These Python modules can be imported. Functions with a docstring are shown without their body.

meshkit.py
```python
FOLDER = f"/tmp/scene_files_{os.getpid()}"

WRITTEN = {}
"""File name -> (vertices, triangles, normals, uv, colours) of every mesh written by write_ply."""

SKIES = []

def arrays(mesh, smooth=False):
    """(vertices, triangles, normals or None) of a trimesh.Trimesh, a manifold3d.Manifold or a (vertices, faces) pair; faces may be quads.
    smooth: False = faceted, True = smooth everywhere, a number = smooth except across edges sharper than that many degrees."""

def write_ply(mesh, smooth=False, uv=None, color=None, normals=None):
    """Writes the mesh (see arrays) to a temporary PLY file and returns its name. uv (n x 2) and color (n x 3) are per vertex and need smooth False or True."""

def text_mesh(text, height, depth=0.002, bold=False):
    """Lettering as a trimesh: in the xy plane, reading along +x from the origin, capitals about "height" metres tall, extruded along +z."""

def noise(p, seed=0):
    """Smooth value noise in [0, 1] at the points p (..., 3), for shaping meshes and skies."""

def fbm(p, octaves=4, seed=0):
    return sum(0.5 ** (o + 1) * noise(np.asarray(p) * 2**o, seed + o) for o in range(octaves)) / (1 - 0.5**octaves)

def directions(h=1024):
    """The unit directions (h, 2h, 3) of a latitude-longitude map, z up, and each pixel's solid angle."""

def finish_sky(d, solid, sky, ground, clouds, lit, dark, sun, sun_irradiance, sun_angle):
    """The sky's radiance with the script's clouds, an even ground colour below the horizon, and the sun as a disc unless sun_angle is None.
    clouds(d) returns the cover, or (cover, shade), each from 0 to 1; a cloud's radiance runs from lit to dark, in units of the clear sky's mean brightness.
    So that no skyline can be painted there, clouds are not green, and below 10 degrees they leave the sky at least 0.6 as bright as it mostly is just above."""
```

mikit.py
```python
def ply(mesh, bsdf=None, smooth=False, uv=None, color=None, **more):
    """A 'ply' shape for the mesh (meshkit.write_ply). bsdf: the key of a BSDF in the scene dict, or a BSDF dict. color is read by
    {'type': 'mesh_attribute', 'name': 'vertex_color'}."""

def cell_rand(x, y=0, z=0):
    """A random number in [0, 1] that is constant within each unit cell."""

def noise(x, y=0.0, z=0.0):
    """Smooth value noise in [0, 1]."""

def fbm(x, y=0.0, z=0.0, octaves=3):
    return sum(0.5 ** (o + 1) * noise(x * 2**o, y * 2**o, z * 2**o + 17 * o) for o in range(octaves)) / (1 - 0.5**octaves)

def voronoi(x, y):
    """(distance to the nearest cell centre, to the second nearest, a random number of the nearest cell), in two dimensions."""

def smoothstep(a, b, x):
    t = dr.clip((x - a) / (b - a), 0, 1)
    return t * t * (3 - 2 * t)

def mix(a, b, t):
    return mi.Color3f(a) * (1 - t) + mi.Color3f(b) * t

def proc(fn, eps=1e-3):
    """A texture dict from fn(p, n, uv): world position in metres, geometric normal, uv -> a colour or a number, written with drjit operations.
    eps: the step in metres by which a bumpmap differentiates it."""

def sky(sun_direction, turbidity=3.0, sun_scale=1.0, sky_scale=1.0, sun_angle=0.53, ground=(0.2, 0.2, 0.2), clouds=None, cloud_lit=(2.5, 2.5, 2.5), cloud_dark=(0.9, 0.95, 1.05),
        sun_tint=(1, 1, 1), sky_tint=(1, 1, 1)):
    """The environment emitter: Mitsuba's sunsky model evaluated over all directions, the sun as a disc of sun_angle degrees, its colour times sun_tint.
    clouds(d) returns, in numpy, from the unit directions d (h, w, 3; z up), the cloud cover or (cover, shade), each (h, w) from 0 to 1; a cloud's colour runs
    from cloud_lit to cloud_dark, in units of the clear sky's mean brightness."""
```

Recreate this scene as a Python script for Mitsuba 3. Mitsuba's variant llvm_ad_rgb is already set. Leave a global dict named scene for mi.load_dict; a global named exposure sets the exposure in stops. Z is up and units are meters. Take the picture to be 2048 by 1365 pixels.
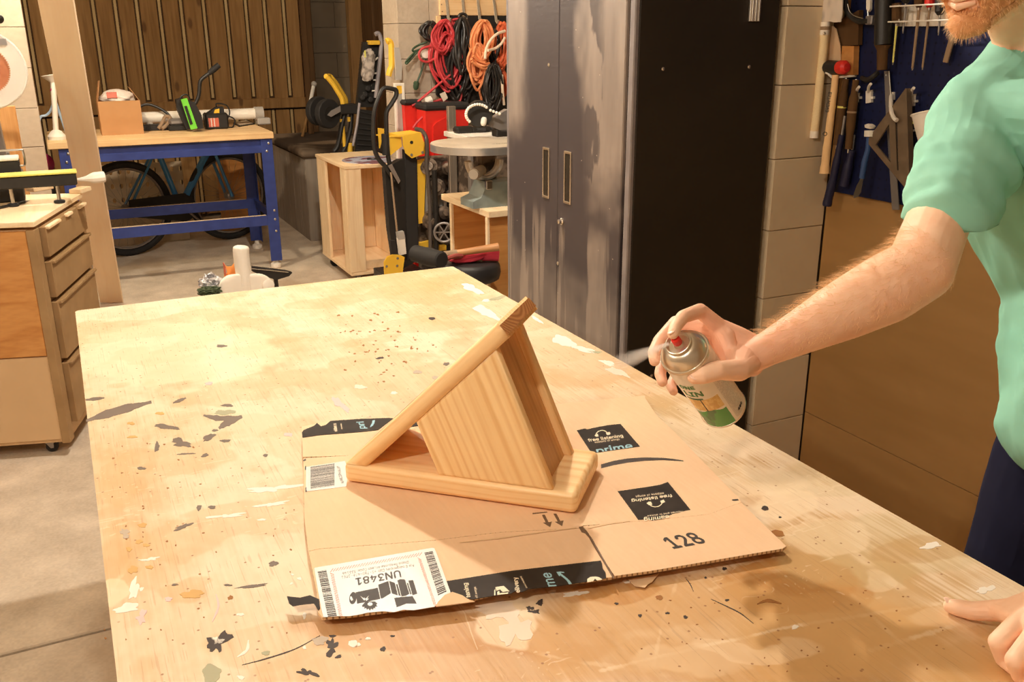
import math, random
import numpy as np, trimesh, drjit as dr, mitsuba as mi
import manifold3d as m3
import mikit, meshkit
from shapely.geometry import Polygon
from shapely.ops import unary_union

T = mi.ScalarTransform4f
scene, labels = {}, {}
rng = np.random.default_rng(7)

# ---------------------------------------------------------------- camera, light, exposure
YAW, PITCH, ROLL, FOCAL = math.radians(25.75), math.radians(18.495), math.radians(-0.3), 1835.0
CAM = np.array([0.0, 0.0, 1.512])
_f = np.array([math.sin(YAW) * math.cos(PITCH), math.cos(YAW) * math.cos(PITCH), -math.sin(PITCH)])
_r = np.array([math.cos(YAW), -math.sin(YAW), 0.0])
_u = np.cross(_r, _f)
_r, _u = math.cos(ROLL) * _r + math.sin(ROLL) * _u, math.cos(ROLL) * _u - math.sin(ROLL) * _r
scene['camera'] = {'type': 'perspective', 'fov': 2 * math.degrees(math.atan(1024 / FOCAL)), 'fov_axis': 'x', 'near_clip': 0.05, 'far_clip': 60.0,
                   'to_world': T().look_at(origin=CAM.tolist(), target=(CAM + _f).tolist(), up=_u.tolist())}
exposure = 1.17
CEIL = 2.95
LAMPS = [((0.80, 2.74, 2.76), 0.042, (1210, 1115, 980), 'bare round bulb hanging above the far half of the plywood workbench'), ((-0.6, 0.3, 2.35), 0.05, (300, 270, 226), 'bare round bulb hanging above the near left corner of the workbench'),
         ((0.06, 5.15, 2.25), 0.06, (300, 258, 196), 'bare round bulb hanging before the blue steel bench'), ((1.3, 4.0, 2.7), 0.05, (150, 128, 98), 'bare round bulb hanging before the cord rack'), ((-1.9, 1.7, 2.5), 0.06, (215, 194, 164), 'bare round bulb hanging left of the drawer cabinet')]
scene['fill_sky'] = {'type': 'constant', 'radiance': {'type': 'rgb', 'value': [0.0, 0.0, 0.0]}}
del scene['fill_sky']


def ray(x, y):
    return _f + _r * ((x - 1024) / FOCAL) + _u * ((682.5 - y) / FOCAL)


def at(x, y, **k):
    """The point of the plane X=, Y= or Z= that shows at pixel (x, y)."""
    (a, v), = k.items()
    i, d = 'XYZ'.index(a), ray(x, y)
    return CAM + d * ((v - CAM[i]) / d[i])


def atd(x, y, depth):
    return CAM + ray(x, y) * depth


# ---------------------------------------------------------------- keys and labels
def key(name, parent=None):
    base = (parent + '__' if parent else '') + name
    n = _count.get(base, 0)
    _count[base] = n + 1
    return base if n == 0 else f'{base}_{n:03d}'


_roots, _count = set(), {}


def thing(name, label, cat, group=None):
    k = key(name)
    _roots.add(k)
    labels[k] = {'label': label, 'category': cat}
    if group:
        labels[k]['group'] = group
    return k


def add(name, mesh, mat, parent=None, smooth=30, label=None, kind=None, **more):
    k = key(name, parent)
    if isinstance(mesh, list):
        mesh = trimesh.util.concatenate(mesh)
    scene[k] = mikit.ply(mesh, mat, smooth=smooth, **more)
    if label or kind:
        labels[k] = {}
        if label:
            labels[k]['label'] = label
        if kind:
            labels[k]['kind'] = kind
    return k


def single(name, mesh, mat, label, cat, group=None, smooth=30):
    k = add(name, mesh, mat, smooth=smooth)
    labels[k] = {'label': label, 'category': cat}
    if group:
        labels[k]['group'] = group
    return k


def struct(name, mesh, mat, smooth=30):
    k = add(name, mesh, mat, smooth=smooth)
    labels[k] = {'kind': 'structure'}
    return k


# ---------------------------------------------------------------- mesh helpers
def hull(pts):
    h = m3.Manifold.hull_points(np.asarray(pts, float))
    return man2tri(h)


def man2tri(m):
    o = m.to_mesh()
    return trimesh.Trimesh(np.array(o.vert_properties[:, :3], float), np.array(o.tri_verts), process=False)


def tri2man(t):
    return m3.Manifold(m3.Mesh(vert_properties=np.asarray(t.vertices, np.float32), tri_verts=np.asarray(t.faces, np.uint32)))


def box(x0, x1, y0, y1, z0, z1, b=0.0):
    """A box with chamfered edges."""
    x0, x1 = min(x0, x1), max(x0, x1)
    y0, y1 = min(y0, y1), max(y0, y1)
    z0, z1 = min(z0, z1), max(z0, z1)
    b = min(b, 0.45 * min(x1 - x0, y1 - y0, z1 - z0))
    if b <= 0:
        m = trimesh.creation.box((x1 - x0, y1 - y0, z1 - z0))
        m.apply_translation(((x0 + x1) / 2, (y0 + y1) / 2, (z0 + z1) / 2))
        return m
    pts = []
    for x, sx in ((x0, 1), (x1, -1)):
        for y, sy in ((y0, 1), (y1, -1)):
            for z, sz in ((z0, 1), (z1, -1)):
                pts += [(x, y + sy * b, z + sz * b), (x + sx * b, y, z + sz * b), (x + sx * b, y + sy * b, z)]
    return hull(pts)


def frame(o, ex, ey, ez):
    m = np.eye(4)
    m[:3, 0], m[:3, 1], m[:3, 2], m[:3, 3] = ex, ey, ez, o
    return m


def moved(mesh, M):
    c = mesh.copy()
    c.apply_transform(M)
    return c


def rotz(a, o=(0, 0, 0)):
    c, s = math.cos(a), math.sin(a)
    return frame(o, (c, s, 0), (-s, c, 0), (0, 0, 1))


def unit(v):
    v = np.asarray(v, float)
    return v / np.linalg.norm(v)


def axis_frame(p, q, up=(0, 0, 1)):
    """Origin p, z towards q."""
    z = unit(np.subtract(q, p))
    if abs(z @ unit(up)) > 0.98:
        up = (1, 0, 0) if abs(z[0]) < 0.9 else (0, 1, 0)
    x = unit(np.cross(up, z))
    return frame(p, x, np.cross(z, x), z)


def curve(pts, n=8):
    """Catmull-Rom through the points, n steps per span."""
    p = np.asarray(pts, float)
    q = np.vstack([2 * p[0] - p[1], p, 2 * p[-1] - p[-2]])
    out = []
    for i in range(1, len(q) - 2):
        for t in np.arange(n) / n:
            a, b, c, d = q[i - 1], q[i], q[i + 1], q[i + 2]
            out.append(0.5 * (2 * b + (c - a) * t + (2 * a - 5 * b + 4 * c - d) * t * t + (3 * b - a - 3 * c + d) * t ** 3))
    return np.array(out + [p[-1]])


def tube(pts, r, n=8, caps=True, closed=False):
    p = np.asarray(pts, float)
    rr = np.broadcast_to(np.asarray(r, float), (len(p),)) if np.ndim(r) < 2 else r
    t = np.gradient(p, axis=0) if not closed else np.roll(p, -1, 0) - np.roll(p, 1, 0)
    t /= np.maximum(np.linalg.norm(t, axis=1, keepdims=True), 1e-12)
    u = np.cross(t[0], [0, 0, 1])
    if np.linalg.norm(u) < 0.1:
        u = np.cross(t[0], [1, 0, 0])
    rings, a = [], np.arange(n) * 2 * np.pi / n
    for i in range(len(p)):
        u = u - (u @ t[i]) * t[i]
        u /= np.linalg.norm(u)
        w = np.cross(t[i], u)
        rings.append(p[i] + rr[i] * (np.cos(a)[:, None] * u + np.sin(a)[:, None] * w))
    v = np.vstack(rings)
    f = []
    m = len(p)
    for i in range(m if closed else m - 1):
        i2 = (i + 1) % m
        for j in range(n):
            k = (j + 1) % n
            f += [[i * n + j, i * n + k, i2 * n + k], [i * n + j, i2 * n + k, i2 * n + j]]
    if caps and not closed:
        v = np.vstack([v, p[0], p[-1]])
        for j in range(n):
            k = (j + 1) % n
            f += [[len(v) - 2, k, j], [len(v) - 1, (m - 1) * n + j, (m - 1) * n + k]]
    return trimesh.Trimesh(v, f, process=False)


def rod(p, q, r, n=10, r2=None):
    return tube([p, q], [r, r if r2 is None else r2], n)


def beam(p, q, w, h, up=(0, 0, 1), b=0.002):
    """A rectangular bar from p to q, w wide (sideways), h high."""
    L = np.linalg.norm(np.subtract(q, p))
    return moved(box(-w / 2, w / 2, -h / 2, h / 2, 0, L, b), axis_frame(p, q, up))


def lathe(prof, n=24):
    """Profile [(radius, z)...] turned about z; ends on the axis are closed."""
    prof = [(max(r, 0), z) for r, z in prof]
    if prof[0][0] > 1e-6:
        prof = [(0, prof[0][1])] + prof
    if prof[-1][0] > 1e-6:
        prof = prof + [(0, prof[-1][1])]
    v, idx, a = [], [], np.arange(n) * 2 * np.pi / n
    for r, z in prof:
        if r < 1e-6:
            idx.append([len(v)] * n)
            v.append((0, 0, z))
        else:
            idx.append(list(range(len(v), len(v) + n)))
            v += [(r * math.cos(t), r * math.sin(t), z) for t in a]
    f = []
    for A, B in zip(idx, idx[1:]):
        for j in range(n):
            k = (j + 1) % n
            for tri in ([A[j], A[k], B[k]], [A[j], B[k], B[j]]):
                if len(set(tri)) == 3:
                    f.append(tri)
    return trimesh.Trimesh(np.array(v), np.array(f), process=False)


def ring(R, r, n=32, k=8):
    a = np.arange(n) * 2 * np.pi / n
    return tube(np.c_[R * np.cos(a), R * np.sin(a), 0 * a], r, k, closed=True)


def prism(poly, h):
    """A polygon (points or shapely) in xy, extruded from 0 to h along z."""
    if not hasattr(poly, 'geom_type'):
        poly = Polygon(poly)
    poly = poly.buffer(0)
    gs = getattr(poly, 'geoms', [poly])
    return trimesh.util.concatenate([trimesh.creation.extrude_polygon(g, h, engine='earcut') for g in gs if g.area > 1e-12])


def panel(o, ex, ey, pts, h):
    """A polygon in the plane o + a ex + b ey, extruded along ex x ey."""
    ex, ey = np.asarray(ex, float), np.asarray(ey, float)
    return moved(prism(pts, h), frame(o, ex, ey, unit(np.cross(ex, ey))))


def decal(pts, z, h=0.0008):
    """A flat piece on the level z: the outline is given where it shows in the photograph and lies on that level."""
    w = np.array([at(x, y, Z=z)[:2] for x, y in pts])
    m = prism(w, h)
    m.apply_translation((0, 0, z))
    return m


def text_on(text, p0, p1, ptop, z, h=0.0006, bold=False):
    """Lettering on the level z from p0 to p1 (baseline) with capitals up to ptop."""
    m = meshkit.text_mesh(text, 1.0, 1.0, bold)
    lo, hi = m.bounds
    o, e, t = (at(*q, Z=z) for q in (p0, p1, ptop))
    ex, ey = (e - o) / (hi[0] - lo[0]), (t - o)
    M = frame(o - ex * lo[0], ex, ey, (0, 0, h))
    m = moved(m, M)
    if np.linalg.det(M[:3, :3]) < 0:
        m.invert()
    return m


def text_at(text, o, ex, ey, height, depth=0.001, bold=False):
    """Lettering in the plane of unit vectors ex, ey."""
    m = meshkit.text_mesh(text, height, depth, bold)
    return moved(m, frame(o, ex, ey, np.cross(ex, ey)))


def scale_z(m, s):
    m = m.copy()
    m.vertices[:, 2] *= s
    return m


# ---------------------------------------------------------------- materials
def rgb(c):
    return {'type': 'rgb', 'value': [float(x) for x in c]}


def mat(name, color, rough=0.5, metallic=0.0, spec=0.4, bump=None, **more):
    col = color if isinstance(color, dict) else rgb(color)
    b = {'type': 'principled', 'base_color': col, 'roughness': float(rough), 'metallic': float(metallic), 'specular': float(spec), **more}
    if bump:
        b = {'type': 'bumpmap', 'arbitrary': bump[0], 'scale': float(bump[1]), 'bsdf': b}
    scene['m_' + name] = {'type': 'twosided', 'bsdf': b}
    return 'm_' + name


fbm, noise, smoothstep, mix = mikit.fbm, mikit.noise, mikit.smoothstep, mikit.mix


def wood(ca, cb, ax, scale=60.0, stretch=14.0, rough=0.45, name=None, ringf=9.0, knots=0.0, spec=0.4, o=(0, 0, 0)):
    """Straight grain along the direction ax."""
    ax = unit(ax)
    s = unit(np.cross(ax, (0.31, 0.22, 0.93)))
    ax, s, t = ax.tolist(), s.tolist(), np.cross(ax, s).tolist()

    def fn(p, n, uv):
        a = (p.x - o[0]) * ax[0] + (p.y - o[1]) * ax[1] + (p.z - o[2]) * ax[2]
        b = p.x * s[0] + p.y * s[1] + p.z * s[2]
        c = p.x * t[0] + p.y * t[1] + p.z * t[2]
        w = fbm(a * 2.6, b * 11, c * 11, 3)
        r = 0.5 + 0.5 * dr.sin(6.2832 * (ringf * 9 * (b * 0.6 + c * 0.8) + 2.6 * w))
        g = fbm(a * scale / stretch, b * scale * 2.5, c * scale * 2.5)
        r = r * r * r
        k = dr.clip(0.5 * r * (0.5 + w) + 0.85 * (g - 0.32), 0, 1)
        return mix(ca, cb, k)
    return mat(name, mikit.proc(fn), rough, spec=spec)
# ---------------------------------------------------------------- the setting
def _concrete(p, n, uv):
    a = fbm(p.x * 1.3, p.y * 1.3, p.z * 1.3, 4)
    b = fbm(p.x * 9, p.y * 9 + 3, p.z * 9, 4)
    s = noise(p.x * 160, p.y * 160, p.z * 160)
    k = dr.clip(0.25 + 0.7 * (a - 0.5) + 0.9 * (b - 0.4) + 0.25 * (s - 0.5), 0, 1)
    c = mix((0.44, 0.36, 0.27), (0.69, 0.58, 0.45), k)
    return mix(c, (0.33, 0.22, 0.12), smoothstep(0.62, 0.75, fbm(p.x * 2.1 + 9, p.y * 2.1, 1.0, 4)) * 0.5)


def _block(p, n, uv):
    a = fbm(p.x * 3, p.y * 3, p.z * 3, 4)
    s = fbm(p.x * 55, p.y * 55, p.z * 55, 3)
    return mix((0.40, 0.315, 0.225), (0.54, 0.44, 0.335), dr.clip(0.9 * a + 0.5 * (s - 0.5), 0, 1))


mat('concrete', mikit.proc(_concrete), 0.75, spec=0.25)
mat('block', mikit.proc(_block), 0.8, spec=0.2, bump=(mikit.proc(lambda p, n, uv: fbm(p.x * 70, p.y * 70, p.z * 70, 3)), 0.002))
mat('pier_block', mikit.proc(lambda p, n, uv: mix((0.56, 0.44, 0.285), (0.70, 0.57, 0.40), fbm(p.x * 6, p.y * 6, p.z * 6, 4))), 0.8, spec=0.2, bump=(mikit.proc(lambda p, n, uv: fbm(p.x * 70, p.y * 70, p.z * 70, 3)), 0.002))
mat('mortar', (0.37, 0.295, 0.21), 0.9, spec=0.1)
mat('dark_gap', (0.05, 0.045, 0.035), 0.9)
mat('ceiling', (0.36, 0.29, 0.2), 0.9)
mat('far_wall', (0.42, 0.35, 0.27), 0.9)
mat('dark_block', mikit.proc(lambda p, n, uv: mix((0.17, 0.12, 0.075), (0.30, 0.225, 0.15), fbm(p.x * 4, p.y * 4, p.z * 4, 4))), 0.9, spec=0.1)


def _panel(p, n, uv):
    g = fbm(p.x * 2, p.y * 3, p.z * 16, 4)
    m = fbm(p.x * 2, p.y * 2, p.z * 2, 3)
    return mix((0.29, 0.155, 0.05), (0.43, 0.245, 0.095), dr.clip(0.6 * g + 0.6 * m - 0.1, 0, 1))


mat('wall_panel', mikit.proc(_panel), 0.6, spec=0.25)

# floor: two poured slabs with a joint between them
YJ = at(100, 1287, Z=0)[1]
fl = struct('floor', box(-2.7, 4.2, -2.2, 9.2, -0.12, -0.02), 'm_dark_gap')
add('slab', box(-2.7, 4.2, -2.2, YJ - 0.006, -0.02, 0, 0.004), 'm_concrete', fl)
add('slab', box(-2.7, 4.2, YJ + 0.006, 9.2, -0.02, 0, 0.004), 'm_concrete', fl)
struct('ceiling', box(-2.7, 4.2, -2.2, 9.2, CEIL, CEIL + 0.1), 'm_ceiling')
struct('wall_left', box(-2.8, -2.7, -2.2, 9.2, 0, CEIL), 'm_far_wall')
struct('wall_front', box(-2.7, 4.2, -2.3, -2.2, 0, CEIL), 'm_far_wall')
struct('wall_far_right', box(4.2, 4.3, -2.2, 9.2, 0, CEIL), 'm_far_wall')

# the wall beside the man: two brown sheets one above the other on a block wall
XW = 2.03
ZC = 0.357
wr = struct('wall_right', box(XW + 0.012, XW + 0.2, -2.2, 2.05, 0, CEIL), 'm_mortar')
add('panel', box(XW, XW + 0.012, -2.2, 2.045, 0.0, ZC - 0.0008, 0.001), 'm_wall_panel', wr)
add('panel', box(XW, XW + 0.012, -2.2, 2.045, ZC + 0.0008, CEIL, 0.001), 'm_wall_panel', wr)


def blocks(parent, o, ex, ez, courses, x0, x1, length, depth, m, first=0.0, gap=0.0011, name='block'):
    """Courses of blocks on the face o + x ex, standing out along ez."""
    ex, ez = np.array(ex, float), np.array(ez, float)
    M = frame(o, ex, (0, 0, 1), ez)
    flip = np.linalg.det(M[:3, :3]) < 0
    for i, (a, b) in enumerate(zip(courses, courses[1:])):
        x = x0 - (first + (length / 2 if i % 2 else 0)) % length
        while x < x1 - 1e-6:
            l, r = max(x, x0), min(x + length, x1)
            if r - l > 0.02:
                q = box(l + gap, r - gap, a + gap, b - gap, 0, depth + rng.uniform(-0.0012, 0.0012), 0.0016)
                q = moved(q, M)
                if flip:
                    q.invert()
                add(name, q, m, parent)
            x += length


def courses_through(zs):
    """Course levels from the joints seen in the photograph, carried on to floor and ceiling."""
    zs = sorted(zs)
    h = np.mean(np.diff(zs))
    while zs[0] > 0.05:
        zs = [max(zs[0] - h, 0.0)] + zs
    while zs[-1] < CEIL - 0.05:
        zs = zs + [min(zs[-1] + h, CEIL)]
    return zs


# block pier behind the cabinet
YP = 2.05
pr = struct('block_pillar', box(1.62, XW + 0.19, YP + 0.03, YP + 0.25, 0, CEIL), 'm_mortar')
pz = courses_through([at(1590, y, Y=YP)[2] for y in (12, 170, 317, 457)])
blocks(pr, (1.82, YP + 0.03, 0), (1, 0, 0), (0, -1, 0), pz, 0.0, XW + 0.0 - 1.82, 1.2, 0.03, 'm_pier_block', first=0.3)

# wall where the cords hang
YK = 5.4
XK = at(797, 100, Y=YK)[0]
wc = struct('wall_middle', box(XK + 0.03, 4.2, YK + 0.03, YK + 0.26, 0, CEIL), 'm_mortar')
kz = courses_through([at(850, y, Y=YK)[2] for y in (47, 118, 186)])
blocks(wc, (XK, YK + 0.03, 0), (1, 0, 0), (0, -1, 0), kz, 0.0, 2.0, 0.41, 0.03, 'm_block', first=0.21)
blocks(wc, (XK + 0.03, YK, 0), (0, 1, 0), (-1, 0, 0), kz, 0.0, 0.27, 0.41, 0.03, 'm_block', first=0.0)

# block pillar behind the drawer cabinet
YL = 5.55
XL = at(40, 0, Y=YL)[0]
pl = struct('block_pillar', box(XL - 0.6, XL - 0.012, YL + 0.012, YL + 0.15, 0, CEIL), 'm_mortar')
lz = courses_through([at(50, y, Y=YL)[2] for y in (54, 136, 217, 295)])
blocks(pl, (XL - 0.6, YL + 0.03, 0), (1, 0, 0), (0, -1, 0), lz, 0.0, 0.6, 0.41, 0.03, 'm_block', first=0.15)
blocks(pl, (XL - 0.03, YL, 0), (0, 1, 0), (1, 0, 0), lz, 0.0, 0.16, 0.41, 0.03, 'm_block')

# back wall: dark blocks, with a fence of boards in front
YF = 8.35
wb = struct('wall_back', box(-2.7, 4.2, 8.86, 9.0, 0, CEIL), 'm_mortar')
bz = courses_through([at(650, y, Y=8.83)[2] for y in (4, 55, 106)])
blocks(wb, (1.2, 8.86, 0), (1, 0, 0), (0, -1, 0), bz, 0.0, 2.4, 0.5, 0.03, 'm_dark_block')


def _fence(p, n, uv):
    w = fbm(p.x * 1.5, p.y * 1.5, p.z * 0.8, 3)
    g = fbm(p.x * 60, p.y * 60, p.z * 3.2, 4)
    k = dr.clip(0.9 * g + 0.6 * (w - 0.5), 0, 1)
    c = mix((0.17, 0.082, 0.026), (0.36, 0.205, 0.08), k)
    kn = mikit.voronoi(p.x * 5.2 + 3, p.z * 2.1)
    return mix(c, (0.075, 0.03, 0.012), smoothstep(0.13, 0.05, kn[0]) * smoothstep(0.6, 0.62, kn[2]) * 0.7)


mat('fence', mikit.proc(_fence), 0.8, spec=0.15)
mat('fence_light', mikit.proc(lambda p, n, uv: mix((0.34, 0.215, 0.085), (0.52, 0.38, 0.19), fbm(p.x * 30, p.y * 30, p.z * 4))), 0.8, spec=0.15)
mat('fence_dark', mikit.proc(lambda p, n, uv: mix((0.06, 0.03, 0.012), (0.13, 0.066, 0.026), fbm(p.x * 40, p.y * 40, p.z * 2))), 0.8, spec=0.15)
fence = struct('wall_fence', box(-0.9, 2.06, YF + 0.055, YF + 0.07, 0.02, CEIL - 0.02), 'm_fence_dark')
bats = [at(x, 60, Y=YF)[0] for x in (58, 110, 150, 193, 237, 280, 325, 368, 413, 458, 497, 534, 572, 606)]
bats = [bats[0] - 0.42, bats[0] - 0.21] + bats
zr = at(540, 205, Y=YF)[2]
for a, b in zip(bats, bats[1:]):
    y = YF + rng.uniform(0.012, 0.022)
    for z0, z1 in ((zr + 0.0, CEIL - 0.02), (0.03, zr - 0.065)):
        add('plank', box(a + 0.022, b - 0.022, y, y + 0.018, z0, z1, 0.003), 'm_fence', fence)
for a in bats:
    for z0, z1 in ((zr + 0.05, CEIL - 0.02), (0.03, zr - 0.065)):
        add('batten', box(a - 0.011, a + 0.011, YF + 0.026, YF + 0.05, z0, z1, 0.002), 'm_fence_light', fence)
add('rail', box(-0.9, bats[-1], YF - 0.03, YF + 0.02, zr - 0.05, zr + 0.035, 0.004), 'm_fence_light' if 0 else 'm_fence', fence)
xp = at(625, 100, Y=YF)[0]
add('post', box(bats[-1] + 0.012, bats[-1] + 0.075, YF - 0.03, YF + 0.05, 0, CEIL, 0.005), 'm_fence_dark', fence)
# post and boards right of the dark recess
a, b = at(697, 60, Y=YF)[0], at(722, 60, Y=YF)[0]
add('post', box(a, b, YF - 0.04, YF + 0.06, 0, CEIL, 0.005), 'm_fence', fence)
for i in range(7):
    y0 = YF - 0.05 - 0.12 * (i + 1)
    add('plank', box(b - 0.01 + rng.uniform(-.012, .012), b + 0.012, y0 + 0.006, y0 + 0.114, 0.02, CEIL, 0.003), 'm_fence_dark', fence)

# ---------------------------------------------------------------- bulbs
scene['m_bulb_base'] = {'type': 'principled', 'base_color': rgb((0.75, 0.75, 0.72)), 'roughness': 0.4}
for (x, y, z), r, (cr, cg, cb), lab in LAMPS:
    L = thing('ceiling_bulb', lab, 'light bulb', 'ceiling bulbs')
    g = trimesh.creation.icosphere(2, r)
    g.apply_translation((x, y, z))
    k = key('glass_globe', L)
    scene[k] = {**mikit.ply(g, 'm_bulb_base', smooth=True), 'emitter': {'type': 'area', 'radiance': rgb((cr, cg, cb))}}
    s = lathe([(0.018, 0), (0.02, 0.03), (0.035, 0.045), (0.035, CEIL - z - r + 0.012)], 16)
    s.apply_translation((x, y, z + r - 0.004))
    add('socket', s, 'm_bulb_base', L)
# ---------------------------------------------------------------- workbench
ZT = 0.81
A_, B_ = at(150, 622, Z=ZT), at(905, 533, Z=ZT)
TX0, TX1, TY1, TY0 = A_[0], at(1600, 923, Z=ZT)[0], (A_[1] + B_[1]) / 2, 0.42


def _blobs(lst, z):
    out = []
    for px, py, rx, ry, c, k in lst:
        w = at(px, py, Z=z)
        a, b = at(px + rx, py, Z=z) - w, at(px, py + ry, Z=z) - w
        M = np.linalg.inv(np.array([[a[0], b[0]], [a[1], b[1]]]))
        out.append((float(w[0]), float(w[1]), M.ravel().tolist(), c, k))
    return out


AMB, TAN, PALE, OLV, PNK = (0.44, 0.20, 0.052), (0.55, 0.32, 0.13), (0.80, 0.63, 0.43), (0.50, 0.38, 0.19), (0.72, 0.50, 0.36)
BL = _blobs([
    # where the varnish has run
    (900, 1262, 330, 48, AMB, .85), (1330, 1200, 260, 60, AMB, .55), (1560, 1150, 120, 70, AMB, .95), (1650, 1180, 70, 36, AMB, .7), (1700, 1330, 330, 80, AMB, .4), (1150, 1330, 420, 70, AMB, .5), (1860, 1110, 120, 26, AMB, .55),
    (1800, 1270, 300, 80, TAN, .8), (1450, 1250, 420, 110, TAN, .8), (1950, 1330, 120, 80, TAN, .8), (700, 1330, 170, 60, TAN, .6), (1770, 1110, 230, 70, OLV, .45), (1640, 960, 140, 40, OLV, .35), (1380, 830, 180, 50, OLV, .28), (1000, 780, 160, 60, TAN, .25),
    (780, 560, 230, 30, TAN, .35), (930, 600, 150, 60, TAN, .35), (1100, 700, 90, 30, TAN, .25), (1300, 780, 130, 40, TAN, .35), (620, 700, 120, 30, TAN, .25), (600, 880, 60, 60, TAN, .3), (260, 960, 40, 60, TAN, .3), (250, 1100, 50, 70, TAN, .5), (300, 1130, 60, 60, TAN, .3), (380, 1190, 60, 30, TAN, .5), (560, 990, 60, 20, TAN, .25),
    (430, 850, 180, 30, TAN, .25), (860, 1190, 120, 16, AMB, .8), (520, 1290, 140, 40, TAN, .4), (1220, 1180, 80, 18, AMB, .8),
    # rubbed pale
    (1015, 1240, 60, 60, PALE, .7), (1350, 1310, 140, 30, PALE, .3), (1650, 1080, 90, 30, PALE, .5), (1560, 1010, 60, 40, PALE, .7), (1740, 1160, 60, 20, PALE, .4), (1900, 1230, 100, 24, PALE, .25), (360, 700, 220, 70, PALE, .5), (1470, 960, 120, 40, PALE, .5), (1530, 1290, 150, 20, PALE, .35), (250, 1180, 30, 40, PALE, .6),
], ZT)


SEG = []
for x0, y0, x1, y1, w, k in ((1200, 1338, 1600, 1250, .005, .7), (1600, 1250, 1885, 1205, .006, .7), (1745, 1300, 1950, 1238, .006, .6), (1490, 935, 1620, 1040, .020, .75), (1620, 1040, 1830, 1200, .016, .6), (1420, 1180, 1560, 1138, .006, .5), (640, 1228, 715, 1268, .0012, .8),
                             (1380, 1060, 1300, 1330, .004, .35), (1000, 1290, 1330, 1350, .006, .35), (1700, 1190, 1860, 1340, .005, .4), (930, 1225, 955, 1300, .0012, .6), (220, 1190, 262, 1120, .006, .5), (600, 640, 840, 610, .008, .3), (300, 770, 520, 740, .010, .35), (1230, 770, 1460, 930, .014, .35)):
    a_, b_ = at(x0, y0, Z=ZT), at(x1, y1, Z=ZT)
    SEG.append((float(a_[0]), float(a_[1]), float(b_[0] - a_[0]), float(b_[1] - a_[1]), float(np.sum((b_ - a_) ** 2)), w, k))


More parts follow.
